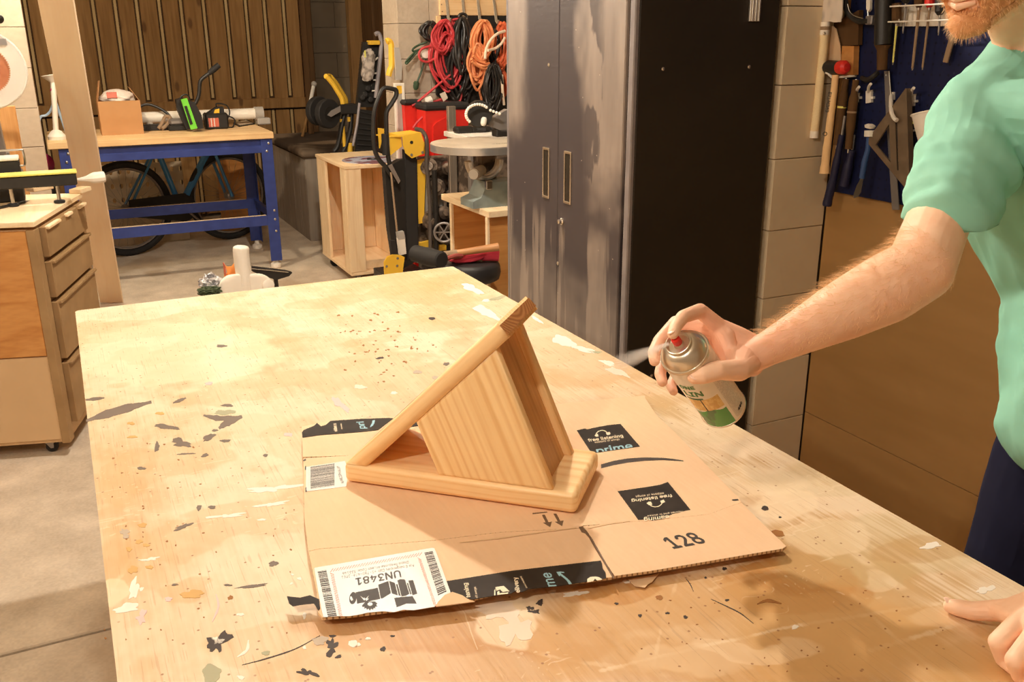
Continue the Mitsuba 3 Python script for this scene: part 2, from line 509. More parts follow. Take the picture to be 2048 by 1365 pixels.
def _tabletop(p, n, uv):
    wx, wy = fbm(p.x * 9, p.y * 9, 1.0, 4) - 0.5, fbm(p.x * 9, p.y * 9, 5.0, 4) - 0.5
    grain = fbm(p.x * 260, p.y * 9, p.z * 20, 4)
    pore = noise(p.x * 620, p.y * 22, 2.0)
    fig = fbm(p.x * 11 + 2 * wy, p.y * 2.0 + wx, 3.0, 4)
    blot = fbm(p.x * 19, p.y * 19, 8.0, 4)
    k = dr.clip(0.30 + 1.5 * (fig - 0.5) + 0.5 * (grain - 0.5) + 0.9 * (blot - 0.5), 0, 1)
    c = mix((0.72, 0.555, 0.385), (0.57, 0.375, 0.205), k)
    wr = smoothstep(0.15, 0.95, p.x * 0.75 + (1.35 - p.y) * 0.65)
    big = fbm(p.x * 5 + 3, p.y * 5, 4.0, 4)
    c = mix(c, (0.49, 0.285, 0.105), wr * smoothstep(0.44, 0.60, big + 0.25 * (grain - 0.5)) * 0.75)
    c = mix(c, (0.56, 0.36, 0.18), (1 - wr) * smoothstep(0.54, 0.60, fbm(p.x * 7, p.y * 7 + 5, 6.0, 4)) * 0.45)
    for bx, by, M, col, s in BL:
        dx, dy = p.x - bx + wx * 0.085, p.y - by + wy * 0.085
        r = dr.sqrt(dr.square(M[0] * dx + M[1] * dy) + dr.square(M[2] * dx + M[3] * dy))
        c = mix(c, col, s * smoothstep(1.06, 0.86, r + 0.35 * (blot - 0.5)) * (0.8 + 0.5 * (grain - 0.5)))
    brk = 0.15 + 0.6 * smoothstep(0.35, 0.65, noise(p.x * 30, p.y * 30, 6.0))
    for ax_, ay_, dx_, dy_, l2, w, s in SEG:
        qx, qy = p.x - ax_ + wx * 0.012, p.y - ay_ + wy * 0.012
        t = dr.clip((qx * dx_ + qy * dy_) / l2, 0, 1)
        d = dr.sqrt(dr.square(qx - t * dx_) + dr.square(qy - t * dy_))
        c = mix(c, (0.74, 0.58, 0.395), s * brk * smoothstep(w, w * 0.3, d + w * 1.2 * (grain - 0.4)))
    sc = smoothstep(0.85, 0.92, noise(p.x * 9 + 40 * wx, p.y * 150)) * smoothstep(0.5, 0.62, noise(p.x * 5, p.y * 5, 3.0))
    c = mix(c, (0.78, 0.63, 0.45), sc * 0.3)
    c = mix(c, (0.36, 0.20, 0.09), smoothstep(0.80, 0.93, pore) * 0.28)
    v = mikit.voronoi(p.x * 60, p.y * 60)
    sp = smoothstep(0.13, 0.07, v[0]) * smoothstep(0.88, 0.91, v[2])
    c = mix(c, (0.30, 0.14, 0.06), sp * 0.8)
    return c


mat('tabletop', mikit.proc(_tabletop), 0.5, spec=0.3, bump=(mikit.proc(lambda p, n, uv: fbm(p.x * 260, p.y * 9, p.z * 20, 3)), 0.0007))
wood((0.80, 0.60, 0.36), (0.62, 0.40, 0.19), (0, 0, 1), name='bench_leg')
wood((0.80, 0.60, 0.36), (0.60, 0.38, 0.18), (1, 0, 0), name='bench_rail')
wb_ = thing('workbench', 'large plywood workbench top stained with paint and varnish, filling the foreground', 'workbench')
tp = Polygon([(TX0 + 0.012, TY0), (TX1 - 0.004, TY0), (TX1, TY0 + 0.01), (TX1, TY1 - 0.004), (TX1 - 0.004, TY1), (TX0 + 0.012, TY1), (TX0 + 0.004, TY1 - 0.004), (TX0, TY1 - 0.012), (TX0, TY0 + 0.01)])
top = prism(tp, 0.024)
top.apply_translation((0, 0, ZT - 0.024))
add('tabletop', top, 'm_tabletop', wb_)
for x in (TX0 + 0.07, TX1 - 0.16):
    for y in (TY0 + 0.06, TY1 - 0.15):
        add('leg', box(x, x + 0.09, y, y + 0.09, 0, ZT - 0.025, 0.004), 'm_bench_leg', wb_)
for y in (TY0 + 0.06, TY1 - 0.10):
    add('apron', box(TX0 + 0.165, TX1 - 0.165, y, y + 0.038, ZT - 0.12, ZT - 0.025, 0.003), 'm_bench_rail', wb_)
for x in (TX0 + 0.07, TX1 - 0.11):
    add('apron', box(x, x + 0.038, TY0 + 0.155, TY1 - 0.155, ZT - 0.12, ZT - 0.025, 0.003), 'm_bench_rail', wb_)

# dried paint and glue lying on the top
COL = dict(g=(0.17, 0.13, 0.105), w=(0.76, 0.69, 0.59), a=(0.55, 0.33, 0.12), l=(0.66, 0.46, 0.42), k=(0.055, 0.04, 0.035), n=(0.36, 0.34, 0.22), b=(0.30, 0.13, 0.04), s=(0.45, 0.36, 0.27), p=(0.74, 0.59, 0.46))
for c, v in COL.items():
    mat('paint_' + c, v, 0.6, spec=0.2)
prng = np.random.default_rng(3)


def splat(cx, cy, rx, ry, ang=0.0, rough=0.35, n=18):
    t = np.arange(n) * 2 * np.pi / n
    n = max(n, 28)
    t = np.arange(n) * 2 * np.pi / n
    ph = prng.random(5) * 6.28
    r = 1 + rough * (0.42 * np.sin(2 * t + ph[0]) + 0.34 * np.sin(3 * t + ph[1]) + 0.3 * np.sin(5 * t + ph[2]) + 0.22 * np.sin(8 * t + ph[3]) + 0.18 * (prng.random(n) - 0.5))
    r = np.maximum(r, 0.25)
    x, y = rx * r * np.cos(t), ry * r * np.sin(t)
    c, s = math.cos(ang), math.sin(ang)
    return list(zip(cx + c * x - s * y, cy + s * x + c * y))


def stroke(pts, w):
    p = curve([(a, b, 0) for a, b in pts], 5)[:, :2]
    t = np.gradient(p, axis=0)
    t /= np.linalg.norm(t, axis=1, keepdims=True)
    q = np.c_[-t[:, 1], t[:, 0]]
    s = np.linspace(0, 1, len(p))
    h = (0.25 + np.sin(np.pi * np.clip(s, 0.05, 0.95))) * w * (0.8 + 0.4 * prng.random(len(p)))
    return [tuple(a) for a in p + q * h[:, None] / 2] + [tuple(a) for a in (p - q * h[:, None] / 2)[::-1]]


SPL = {
    'g': [splat(333, 855, 23, 4.5, .1), splat(362, 887, 19, 7, .1, .6), splat(418, 876, 14, 5, -.5), splat(451, 883, 9, 3, -.1), splat(314, 895, 5, 9), splat(410, 912, 7, 3, -.2), splat(531, 912, 5, 2.5), splat(283, 938, 9, 2.5), splat(398, 1017, 5, 5), splat(424, 1016, 8, 3), splat(366, 1055, 16, 4, -.3, .6), splat(547, 1129, 9, 5), splat(505, 1174, 32, 2.5, -.12), splat(350, 1171, 6, 2), splat(456, 1172, 8, 2),
          stroke([(172, 843), (215, 829), (260, 816), (303, 805)], 13), stroke([(171, 801), (190, 799), (209, 797)], 5), stroke([(346, 807), (360, 802), (372, 797)], 5), stroke([(407, 832), (440, 838), (484, 836)], 9), stroke([(438, 858), (455, 846), (484, 834)], 12), splat(893, 729, 6, 3, -.3), splat(443, 693, 9, 3), splat(430, 862, 6, 2), splat(455, 812, 10, 3), splat(372, 909, 16, 1.5, -.05)],
    'n': [splat(423, 1349, 20, 17, -.4, .25), splat(532, 1308, 7, 5), splat(1190, 705, 12, 2.5, .1), splat(995, 597, 17, 3, -.2), splat(450, 826, 20, 5)],
    'w': [splat(545, 979, 40, 6, -.12, .8, 26), splat(456, 1033, 28, 4, -.1, .8), splat(545, 1010, 25, 4, -.15, .7), splat(524, 1041, 9, 2), splat(268, 1180, 8, 22, .3, .5), splat(254, 1218, 26, 8, -.15, .4), splat(599, 1159, 4, 3), splat(585, 1151, 3, 2), splat(583, 1169, 3, 2.4), splat(481, 1231, 7, 3, -.1), splat(609, 1233, 4, 6), splat(609, 1297, 4, 3), splat(706, 1289, 10, 6.5, 0, .2), splat(718, 1291, 4, 3), splat(736, 1279, 5, 3), splat(482, 1357, 7, 4), splat(436, 1283, 9, 7, 0, .7), stroke([(475, 1316), (494, 1302), (497, 1282)], 5),
          splat(1150, 1189, 21, 5, -.1, .5), splat(1105, 1185, 8, 3), splat(1253, 1165, 8, 3), splat(1862, 1093, 19, 6, -.1, .4), splat(1971, 1181, 16, 7, -.2, .5), splat(1590, 1256, 7, 4), splat(944, 578, 20, 7, .4, .4), splat(972, 625, 24, 9, .45, .4), splat(972, 602, 8, 2.5), splat(1074, 640, 12, 3, .6), splat(1127, 683, 22, 10, .2, .3), splat(1168, 700, 22, 5, .2), splat(788, 787, 7, 2.5), splat(283, 1180, 4, 4), splat(300, 1120, 16, 3, -.1, .7), splat(1215, 727, 16, 4, .4, .5)],
    'a': [splat(285, 1052, 9, 4), splat(278, 1085, 7, 4), splat(292, 1092, 6, 3.5), splat(258, 1100, 6, 4), splat(266, 1141, 9, 8), splat(299, 1136, 7, 4), splat(385, 1190, 22, 8), splat(265, 875, 9, 2.5), splat(320, 828, 8, 3), splat(262, 848, 7, 3)],
    'l': [splat(680, 809, 19, 7, .7, .5), splat(574, 870, 7, 3), splat(580, 871, 6, 3), stroke([(425, 1245), (437, 1215), (432, 1190)], 4), splat(418, 768, 8, 3), splat(283, 1236, 9, 12, .3, .7), splat(337, 1200, 8, 4)],
    'k': [splat(436, 1286, 16, 20, .9, .8, 26), splat(615, 1347, 15, 6, .3, .9), splat(664, 1297, 10, 13, .6, .9), splat(677, 1315, 6, 3, -.5), splat(766, 1300, 6, 4), splat(785, 1274, 4, 2), splat(659, 1287, 7, 4), splat(665, 1274, 6, 2.5), splat(1080, 1207, 7, 5, 0, .5), splat(1060, 1218, 6, 4, .3, .7), splat(1070, 1225, 8, 4, .2, .8), splat(1530, 1018, 7, 4.5, 0, .15), splat(1560, 1036, 2.4, 1.8), splat(1449, 1139, 5, 2.5), splat(1233, 1209, 4, 2), splat(1454, 1202, 4, 2), splat(1411, 1157, 2.5, 1.6), splat(864, 638, 7, 2.5, 0, .2), splat(760, 717, 7, 2, -.1), splat(1280, 1233, 4, 2.5), splat(1371, 1236, 4, 3), splat(1335, 1228, 4, 2),
          stroke([(1422, 1200), (1450, 1213), (1480, 1228), (1507, 1249)], 1.4), stroke([(1372, 1159), (1380, 1170), (1387, 1185)], 1.2), stroke([(484, 1332), (530, 1320), (590, 1300), (640, 1273)], 1.6)],
    'b': [splat(1319, 1197, 7, 4.5, 0, .2), splat(461, 1197, 5, 4), stroke([(1514, 1210), (1535, 1203), (1563, 1209)], 5), splat(1555, 1068, 14, 6, .1, .2)] + [splat(prng.normal(770, 55), prng.normal(690, 40), prng.uniform(1, 3.2), prng.uniform(.7, 1.6)) for _ in range(60)] + [splat(prng.uniform(200, 600), prng.uniform(880, 1330), prng.uniform(1, 2.4), prng.uniform(.8, 1.6)) for _ in range(45)] + [splat(prng.uniform(1250, 1900), prng.uniform(1180, 1350), prng.uniform(1, 2.4), prng.uniform(.7, 1.4)) for _ in range(40)],
    's': [splat(250, 1068, 11, 7, .4, .6), splat(876, 758, 14, 3, .2), splat(640, 1283, 14, 9, 0, .4), splat(835, 745, 10, 3), splat(735, 842, 6, 9, .3, .4)],
    'p': [splat(1000, 1222, 34, 26, .2, .6), splat(1030, 1262, 26, 30, .5, .6), splat(720, 775, 12, 4), splat(1350, 905, 26, 7, .1, .4), splat(1235, 745, 22, 6, .4, .4)],
}
for c, polys in SPL.items():
    ms = []
    for q in polys:
        try:
            ms.append(decal(q, ZT - 0.0004, 0.0009))
        except Exception:
            pass
    nm = dict(g='grey', w='white', a='amber', l='lilac', k='black', n='green', b='brown', s='brown grey', p='pale')[c]
    add('paint_mark', ms, 'm_paint_' + c, wb_, smooth=False, label=f'{nm} paint and glue marks dried on the plywood top', kind='stuff')
# ---------------------------------------------------------------- wooden stand on the cardboard
ZB = ZT + 0.016
SA, SB, SC = (at(660 + x / 2.73, 560 + y / 2.73, Z=ZB + 0.0015) for x, y in ((95, 1108), (1345, 1287), (1482, 1032)))
SU = unit(SA - SB)
SV = np.array([SU[1], -SU[0], 0.0])
SV = SV if SV @ (SC - SB) > 0 else -SV
SM = frame(SB, SU, SV, (0, 0, 1))
k_ = (CAM[2] - ZB) / (1.68 - 0.906)
LB, WB_ = np.linalg.norm(SA - SB) + 0.006 * k_, (SC - SB) @ SV
TB = 0.0375 * k_


def inst(m):
    return moved(m, SM)


def pine(name, ax, ca, cb, ringf, scale=60, o=(0, 0, 0)):
    return wood(ca, cb, ax, name=name, ringf=ringf, scale=scale, rough=0.38, stretch=16, o=o)


up45 = unit(-SU + np.array([0, 0, 1.0]))
leg68 = unit(SM[:3, :3] @ np.array([0.099, 0, 0.242]))
P1, P2 = (0.88, 0.62, 0.33), (0.74, 0.43, 0.17)
pine('pine_base', SU, P1, P2, 11.0)
pine('pine_plank', up45, P1, P2, 11.0)
pine('pine_leg', leg68, (0.88, 0.62, 0.32), (0.70, 0.40, 0.15), 7.0)
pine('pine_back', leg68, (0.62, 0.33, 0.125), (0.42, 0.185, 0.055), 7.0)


_sb, _su, _sv, _zb = SB.tolist(), SU.tolist(), SV.tolist(), float(ZB)


def _endgrain(p, n, uv):
    b = (p.x - _sb[0]) * _sv[0] + (p.y - _sb[1]) * _sv[1]
    h = p.z - _zb
    a = (p.x - _sb[0]) * _su[0] + (p.y - _sb[1]) * _su[1]
    d = dr.sqrt(dr.square(b - 0.085) + dr.square((h - a * 0.4) - 0.35))
    r = 0.5 + 0.5 * dr.sin(d * 1500 + 4 * fbm(p.x * 30, p.y * 30, p.z * 30))
    return mix((0.47, 0.215, 0.075), (0.31, 0.115, 0.032), r)


mat('endgrain', mikit.proc(_endgrain), 0.5, spec=0.3)
st = thing('wooden_stand', 'pale pine wedge stand with a slanting plank on a leaning box leg, on the cardboard', 'wooden stand')
# base board, its edges rounded over
RB = 0.0095
add('base_board', inst(hull(np.vstack([np.asarray(trimesh.creation.icosphere(3, 1.0).vertices) * RB + (x, y, z) for x in (RB, LB - RB) for y in (RB, WB_ - RB) for z in (RB, TB - RB)]))), 'm_pine_base', st, smooth=50)


def slab(profile, v0, v1, b):
    """A board with the outline given in (u, z), from v0 to v1, its long edges rounded."""
    P = Polygon(profile)
    a = np.linspace(0, math.pi / 2, 5)
    steps = [(v0 + b * (1 - math.sin(t)), -b * (1 - math.cos(t))) for t in a] + [(v1 - b * (1 - math.sin(t)), -b * (1 - math.cos(t))) for t in a]
    pts = []
    for v, d in steps:
        q = P.buffer(d, join_style=2).exterior.coords[:-1]
        pts += [(x, v, z) for x, z in q]
    return hull(pts)


K = k_
T_ = 0.031 * K
s2 = math.sqrt(0.5)
TLu, TLz = 0.139 * K, 0.327 * K
sm = 0.466 * K
zlow = TB - 0.004
plank = [(sm - zlow, zlow), (TLu, sm - TLu), (TLu - T_ * s2, sm - TLu - T_ * s2), (sm - T_ / s2 - zlow, zlow)]
pk = add('slanting_plank', inst(slab(plank, 0.0, WB_, 0.0105)), 'm_pine_plank', st, smooth=50)
# end-grain face of the plank, a thin cap on its upper end
e1 = np.array([TLu, sm - TLu]) + np.array([-0.0004, 0.0004])
ec = [(TLu - 0.005 * s2, sm - TLu - 0.005 * s2), (TLu - (T_ - 0.005) * s2, sm - TLu - (T_ - 0.005) * s2)]
cap = [(a - d * s2, b + d * s2) for (a, b), d in zip(ec + ec[::-1], (0, 0, 0.0008, 0.0008))]
cm = prism(cap, WB_ - 0.012)
cm = moved(cm, frame((0, 0.006 + WB_ - 0.012, 0), (1, 0, 0), (0, 0, 1), (0, -1, 0)))
add('end_grain', inst(cm), 'm_endgrain', pk, label='dark end grain at the upper end of the slanting plank')
# leaning box leg
r0, r1 = (0.043 * K, TB - 0.001), (0.144 * K, 0.283 * K)
l0, l1 = (0.251 * K, TB - 0.001), (0.290 * K, 0.137 * K)
sl = (r1[0] - r0[0]) / (r1[1] - r0[1])
lines = sm - T_ / s2 + 0.001


def legprofile(din):
    ua, ub = r0[0] + din, l0[0] - din
    za = (lines - ua + sl * TB) / (1 + sl)
    zb2 = (lines - ub + sl * TB) / (1 + sl)
    return [(ua, TB - 0.001), (ua + sl * (za - TB), za), (ub + sl * (zb2 - TB), zb2), (ub, TB - 0.001)]


t_ = 0.027 * K
for v0 in (0.004, WB_ - 0.012 - t_):
    add('side_board', inst(slab(legprofile(0), v0, v0 + t_, 0.006)), 'm_pine_leg', st, smooth=50)
fr = legprofile(0.012)
back = [fr[0], fr[1], (fr[1][0] + 0.022, fr[1][1] - 0.022), (fr[0][0] + 0.022, fr[0][1])]
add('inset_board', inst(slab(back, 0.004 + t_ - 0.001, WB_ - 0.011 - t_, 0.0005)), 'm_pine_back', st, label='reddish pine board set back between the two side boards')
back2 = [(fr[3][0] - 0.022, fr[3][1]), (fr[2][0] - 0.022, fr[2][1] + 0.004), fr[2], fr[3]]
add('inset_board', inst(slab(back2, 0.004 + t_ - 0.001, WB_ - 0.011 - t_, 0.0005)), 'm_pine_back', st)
# ---------------------------------------------------------------- flattened carton under the stand
def _card(p, n, uv):
    a = fbm(p.x * 5, p.y * 5, 1.0, 4)
    f = fbm(p.x * 240, p.y * 30, 2.0, 3)
    c = mix((0.69, 0.455, 0.275), (0.76, 0.525, 0.335), dr.clip(a + 0.5 * (f - 0.5), 0, 1))
    side = dr.select(dr.abs(n.z) < 0.5, 1.0, 0.0)
    w = dr.abs(dr.sin((p.x * 0.97 + p.y * 0.25) * 480))
    return mix(c, mix((0.20, 0.11, 0.05), (0.62, 0.42, 0.24), smoothstep(0.25, 0.6, w)), side)


mat('card', mikit.proc(_card), 0.75, spec=0.2)
mat('card_inner', (0.66, 0.455, 0.275), 0.8, spec=0.15)
mat('tape', mikit.proc(lambda p, n, uv: mix((0.016, 0.011, 0.009), (0.034, 0.025, 0.019), fbm(p.x * 30, p.y * 30, 0.0))), 0.6, spec=0.15)
mat('ink', (0.035, 0.026, 0.022), 0.6)
mat('ink_soft', (0.05, 0.035, 0.03), 0.7)
mat('ink_brown', (0.14, 0.085, 0.05), 0.7)
mat('label_white', (0.66, 0.62, 0.57), 0.35, spec=0.4)
mat('print_red', (0.55, 0.13, 0.08), 0.5)
mat('print_cream', (0.80, 0.66, 0.48), 0.6)
mat('print_blue', (0.27, 0.47, 0.55), 0.6)
cb = thing('cardboard_sheet', 'flattened brown cardboard carton with black tape under the wooden stand', 'cardboard box')
Z1 = ZB
h_ = 0.004
CB_TOPS = {
    'panel': [(607, 921), (700, 916), (860, 905), (1180, 880), (1290, 800), (1313, 835), (1348, 868), (1420, 943), (1478, 1002), (1482, 1010), (1416, 1034), (1300, 1046), (1165, 1057), (1157, 1062), (1000, 1070), (860, 1087), (640, 1103), (617, 1108), (609, 1040)],
    'flap': [(617, 1108), (640, 1103), (860, 1087), (1000, 1070), (1157, 1062), (1173, 1072), (1188, 1100), (1208, 1133), (1226, 1160), (1180, 1166), (1060, 1178), (1010, 1187), (960, 1200), (930, 1207), (880, 1214), (770, 1228), (700, 1237), (645, 1241), (636, 1230), (634, 1190), (622, 1130)],
    'flap_001': [(1166, 1058), (1300, 1046), (1416, 1034), (1482, 1010), (1512, 1040), (1572, 1098), (1565, 1103), (1400, 1131), (1300, 1148), (1229, 1158), (1212, 1132), (1190, 1095), (1176, 1071)],
    'flap_002': [(606, 919), (604, 882), (604, 858), (640, 850), (720, 841), (800, 836), (900, 830), (1120, 812), (1290, 795), (1290, 800), (1180, 880), (860, 905), (700, 916)],
}
for n, q in CB_TOPS.items():
    zz = Z1 - h_ + {'panel': 0.0, 'flap': -0.0004, 'flap_001': -0.0002, 'flap_002': -0.0006}[n]
    add(n.split('_')[0], decal(q, zz, h_), 'm_card', cb, smooth=False)
under = [(612, 862), (1285, 800), (1340, 866), (1470, 1004), (1560, 1100), (1400, 1130), (1225, 1160), (1050, 1182), (880, 1212), (645, 1240), (620, 1130), (612, 1000)]
for i, d in enumerate((0.0105, 0.0155)):
    ctr = np.mean(under, axis=0)
    q = [tuple(ctr + (np.array(a) - ctr) * (0.994 - 0.004 * i)) for a in under]
    add('under_layer', decal(q, Z1 - d, 0.0042), 'm_card', cb, smooth=False)
# torn ply at the near edge
add('torn_ply', decal([(1256, 1160), (1306, 1152), (1318, 1148), (1304, 1166), (1296, 1170), (1290, 1177), (1270, 1174)], ZT + 0.002, 0.001), 'm_card_inner', cb, label='torn flap of bare ply at the near edge')
add('torn_ply', decal([(876, 1206), (890, 1192), (905, 1186), (925, 1193), (938, 1202), (950, 1205), (900, 1212), (872, 1215)], Z1, 0.0012), 'm_card_inner', cb)


def mk(name, polys, m, z, parent, h=0.0005, label=None):
    if name in ('barcode', 'red_hatching'):   # bars by the dozen, one printed piece
        return add(name, [decal(q, z, h) for q in polys], m, parent, smooth=False, label=label, kind='stuff')
    ks = [add(name, decal(q, z, h), m, parent, smooth=False, label=label) for q in polys]
    return ks[0]


def Zf(x0, y0, s, pts):
    return [(x0 + x / s, y0 + y / s) for x, y in pts]


z0 = Z1 + 0.0001
# tape along the far flap
t1 = mk('tape', [[(604, 866), (608, 861), (628, 853), (634, 847), (642, 854), (652, 851), (661, 843), (720, 839), (778, 837), (786, 838), (756, 861), (720, 865), (640, 871), (605, 876)], [(792, 855), (829, 847), (838, 843), (843, 852), (815, 855)]], 'm_tape', z0 - 0.0005, cb, 0.0007, 'black printed tape along the far edge')
add('lettering', text_on('video s', (675, 864), (672, 848), (668, 864.4), z0 + 0.0003, bold=True), 'm_print_cream', t1, smooth=False, label='cream words video s')
add('lettering', text_on('movies', (685, 859), (683, 848), (682, 859.2), z0 + 0.0003), 'm_print_cream', t1, smooth=False)
add('lettering', text_on('pri', (731, 858), (727, 844), (717, 858.5), z0 + 0.0003, bold=True), 'm_print_blue', t1, smooth=False, label='blue letters pri')
mk('smile_mark', [[(740, 856), (746, 852), (749, 847), (750, 841), (745, 842), (744, 847), (741, 852)]], 'm_print_blue', z0 + 0.0003, t1)
# barcode label at the left edge
bl = mk('barcode_label', [[(612, 935), (690, 923), (696, 940), (693, 974), (614, 984), (612, 980)]], 'm_label_white', z0, cb, 0.0005, 'white barcode label at the left edge')
bars = []
brg = np.random.default_rng(5)
yy = 0.0
while yy < 1:
    w = brg.choice([0.012, 0.02, 0.03])
    a, b = (621, 935 + 43 * yy), (669, 928 + 43 * yy)
    bars.append([a, b, (b[0], b[1] + 43 * w), (a[0], a[1] + 43 * w)])
    yy += w + brg.choice([0.012, 0.02, 0.03])
mk('barcode', bars, 'm_ink', z0 + 0.0005, bl, 0.0002)
add('lettering', text_on('spNCSPm6JrP', (687, 967), (679, 933), (681, 967.5), z0 + 0.0005, 0.0002), 'm_ink', bl, smooth=False, label='code spNCSPm6JrP')
mk('corner_mark', [[(610, 941), (610, 934), (612, 933), (612, 940)], [(611, 985), (610.5, 977), (613, 976), (614, 984)], [(606, 922), (611, 918), (612, 921), (608, 923)]], 'm_ink', z0, cb)
# hazard label
L0, Ls = (560, 1040), 5.055


def lz_(pts):
    return Zf(L0[0], L0[1], Ls, pts)


hz = mk('hazard_label', [lz_([(345, 497), (355, 490), (1545, 288), (1560, 292), (1590, 360), (1725, 740), (1640, 790), (1590, 860), (1560, 885), (1440, 905), (1350, 920), (1250, 915), (1150, 940), (1040, 930), (880, 945), (800, 965), (700, 980), (580, 980), (440, 990), (420, 920)])], 'm_label_white', z0 + 0.0002, cb, 0.0006, 'white hazard label printed upside down with battery pictogram')
zl = z0 + 0.0007


def column(a0, a1, b0, b1, seed):
    g = np.random.default_rng(seed)
    out, t = [], 0.0
    A0, A1, B0, B1 = (np.array(q, float) for q in (a0, a1, b0, b1))
    while t < 0.97:
        w = g.choice([0.008, 0.012, 0.02, 0.028])
        p = [A0 + (B0 - A0) * t, A1 + (B1 - A1) * t, A1 + (B1 - A1) * (t + w), A0 + (B0 - A0) * (t + w)]
        out.append(lz_([tuple(q) for q in p]))
        t += w + g.choice([0.008, 0.012, 0.016])
    return out


mk('barcode', column((380, 525), (468, 512), (485, 985), (575, 975), 11), 'm_ink', zl, hz, 0.0002)
mk('barcode', column((1460, 335), (1543, 320), (1605, 785), (1690, 745), 12), 'm_ink', zl, hz, 0.0002)
hat = []
for t in np.linspace(0, 1, 34):
    x, y = 505 + (1400 - 505) * t, 532 - (532 - 370) * t
    hat.append(lz_([(x, y), (x + 30, y - 36), (x + 37, y - 36), (x + 7, y)]))
for t in np.linspace(0, 1, 26):
    x, y = 1392 + (1550 - 1392) * t, 390 + (860 - 390) * t
    hat.append(lz_([(x, y - 6), (x + 38, y + 18), (x + 38, y + 25), (x, y + 1)]))
for t in np.linspace(0, 1, 24):
    x, y = 508 + (595 - 508) * t, 545 + (965 - 545) * t
    hat.append(lz_([(x, y - 6), (x + 38, y + 10), (x + 38, y + 17), (x, y + 1)]))
mk('red_hatching', hat, 'm_print_red', zl, hz, 0.0002)
p_ = lambda x, y: (L0[0] + x / Ls, L0[1] + y / Ls)
add('lettering', text_on('UN3481', p_(1213, 513), p_(762, 597), p_(1228, 580), zl, 0.0002, True), 'm_ink', hz, smooth=False, label='black lettering UN3481')
add('lettering', text_on('For Emergencies Call: +1-760-476-3961', p_(1350, 449), p_(622, 572), p_(1355, 475), zl, 0.0002), 'm_ink_soft', hz, smooth=False, label='small line For Emergencies Call')
add('lettering', text_on('Global Response Access Code: 333146', p_(1300, 418), p_(632, 535), p_(1305, 443), zl, 0.0002), 'm_ink_soft', hz, smooth=False, label='small line Global Response Access Code')
ell = lambda cx, cy, rx, ry, a=0.0, n=20: [(cx + rx * math.cos(t) * math.cos(a) - ry * math.sin(t) * math.sin(a), cy + rx * math.cos(t) * math.sin(a) + ry * math.sin(t) * math.cos(a)) for t in np.arange(n) * 2 * np.pi / n]
flame = [(830, 870), (860, 835), (905, 828), (960, 830), (985, 850), (972, 862), (985, 880), (962, 880), (965, 900), (945, 893), (940, 915), (922, 900), (910, 925), (895, 902), (880, 915), (872, 895), (850, 900), (855, 882), (835, 885)]
mk('battery_pictogram', [lz_(q) for q in ([(765, 737), (988, 690), (1015, 803), (780, 852)], ell(737, 795, 36, 62, 0.15), [(993, 660), (1095, 622), (1122, 745), (1030, 800), (1018, 795)], [(1103, 622), (1160, 640), (1192, 768), (1132, 748)], [(1172, 655), (1188, 653), (1222, 775), (1200, 765)], [(1187, 615), (1215, 603), (1262, 606), (1308, 752), (1270, 772), (1228, 778)], [(1282, 645), (1293, 640), (1330, 755), (1316, 755)], [(1298, 618), (1345, 612), (1388, 750), (1340, 766)], [(1155, 795), (1215, 785), (1340, 775), (1382, 850), (1280, 850), (1180, 888)], flame)], 'm_ink', zl, hz, 0.0002)
mk('battery_pictogram', [lz_(q) for q in ([(706, 780), (722, 775), (740, 812), (722, 822), (712, 808)], [(815, 775), (850, 800), (848, 785), (862, 803), (900, 768), (880, 800), (900, 800), (870, 825), (868, 808), (850, 820)], [(1060, 808), (1085, 792), (1110, 798), (1085, 812)], [(1120, 785), (1150, 768), (1165, 775), (1140, 790)], ell(910, 855, 26, 18))], 'm_label_white', zl + 0.0002, hz, 0.0002)
# tape on the near flap
E0, Es = (860, 960), 5.055
ez_ = lambda pts: Zf(E0[0], E0[1], Es, pts)
t2 = mk('tape', [ez_([(170, 1030), (830, 925), (1725, 822), (1738, 850), (1745, 900), (1775, 945), (1780, 1000), (1650, 1025), (1450, 1055), (1290, 1080), (1000, 1110), (930, 1140), (860, 1130), (820, 1155), (740, 1165), (600, 1185), (420, 1215), (320, 1180), (260, 1165), (215, 1160)]), [(574, 1194), (600, 1197), (620, 1192), (638, 1200), (640, 1218), (637, 1222), (628, 1208), (600, 1211), (586, 1214), (578, 1208)]], 'm_tape', z0, cb, 0.0006, 'black printed tape along the near edge')
zt2 = z0 + 0.0006
pe = lambda x, y: (E0[0] + x / Es, E0[1] + y / Es)
for txt, p0, p1, pt, m, b in (('tening', (410, 1190), (375, 1045), (365, 1195), 'm_print_cream', True), ('of songs', (483, 1195), (462, 1085), (460, 1198), 'm_print_cream', False), ('elivery', (910, 1140), (880, 985), (866, 1150), 'm_print_cream', True), ('convenient', (985, 1095), (925, 975), (965, 1100), 'm_print_cream', False)):
    add('lettering', text_on(txt, pe(*p0), pe(*p1), pe(*pt), zt2, 0.0002, b), m, t2, smooth=False, label='cream word ' + txt)
add('lettering', text_on('me', pe(1278, 1078), pe(1215, 940), pe(1175, 1085), zt2, 0.0002, True), 'm_print_blue', t2, smooth=False, label='blue letters me')
mk('smile_mark', [ez_(q) for q in ([(1278, 935), (1320, 930), (1355, 935), (1358, 945), (1320, 942), (1330, 955), (1370, 985), (1410, 1020), (1436, 1056), (1405, 1060), (1380, 1020), (1340, 985), (1312, 962), (1318, 975), (1305, 978)],)], 'm_print_blue', zt2, t2, 0.0002)
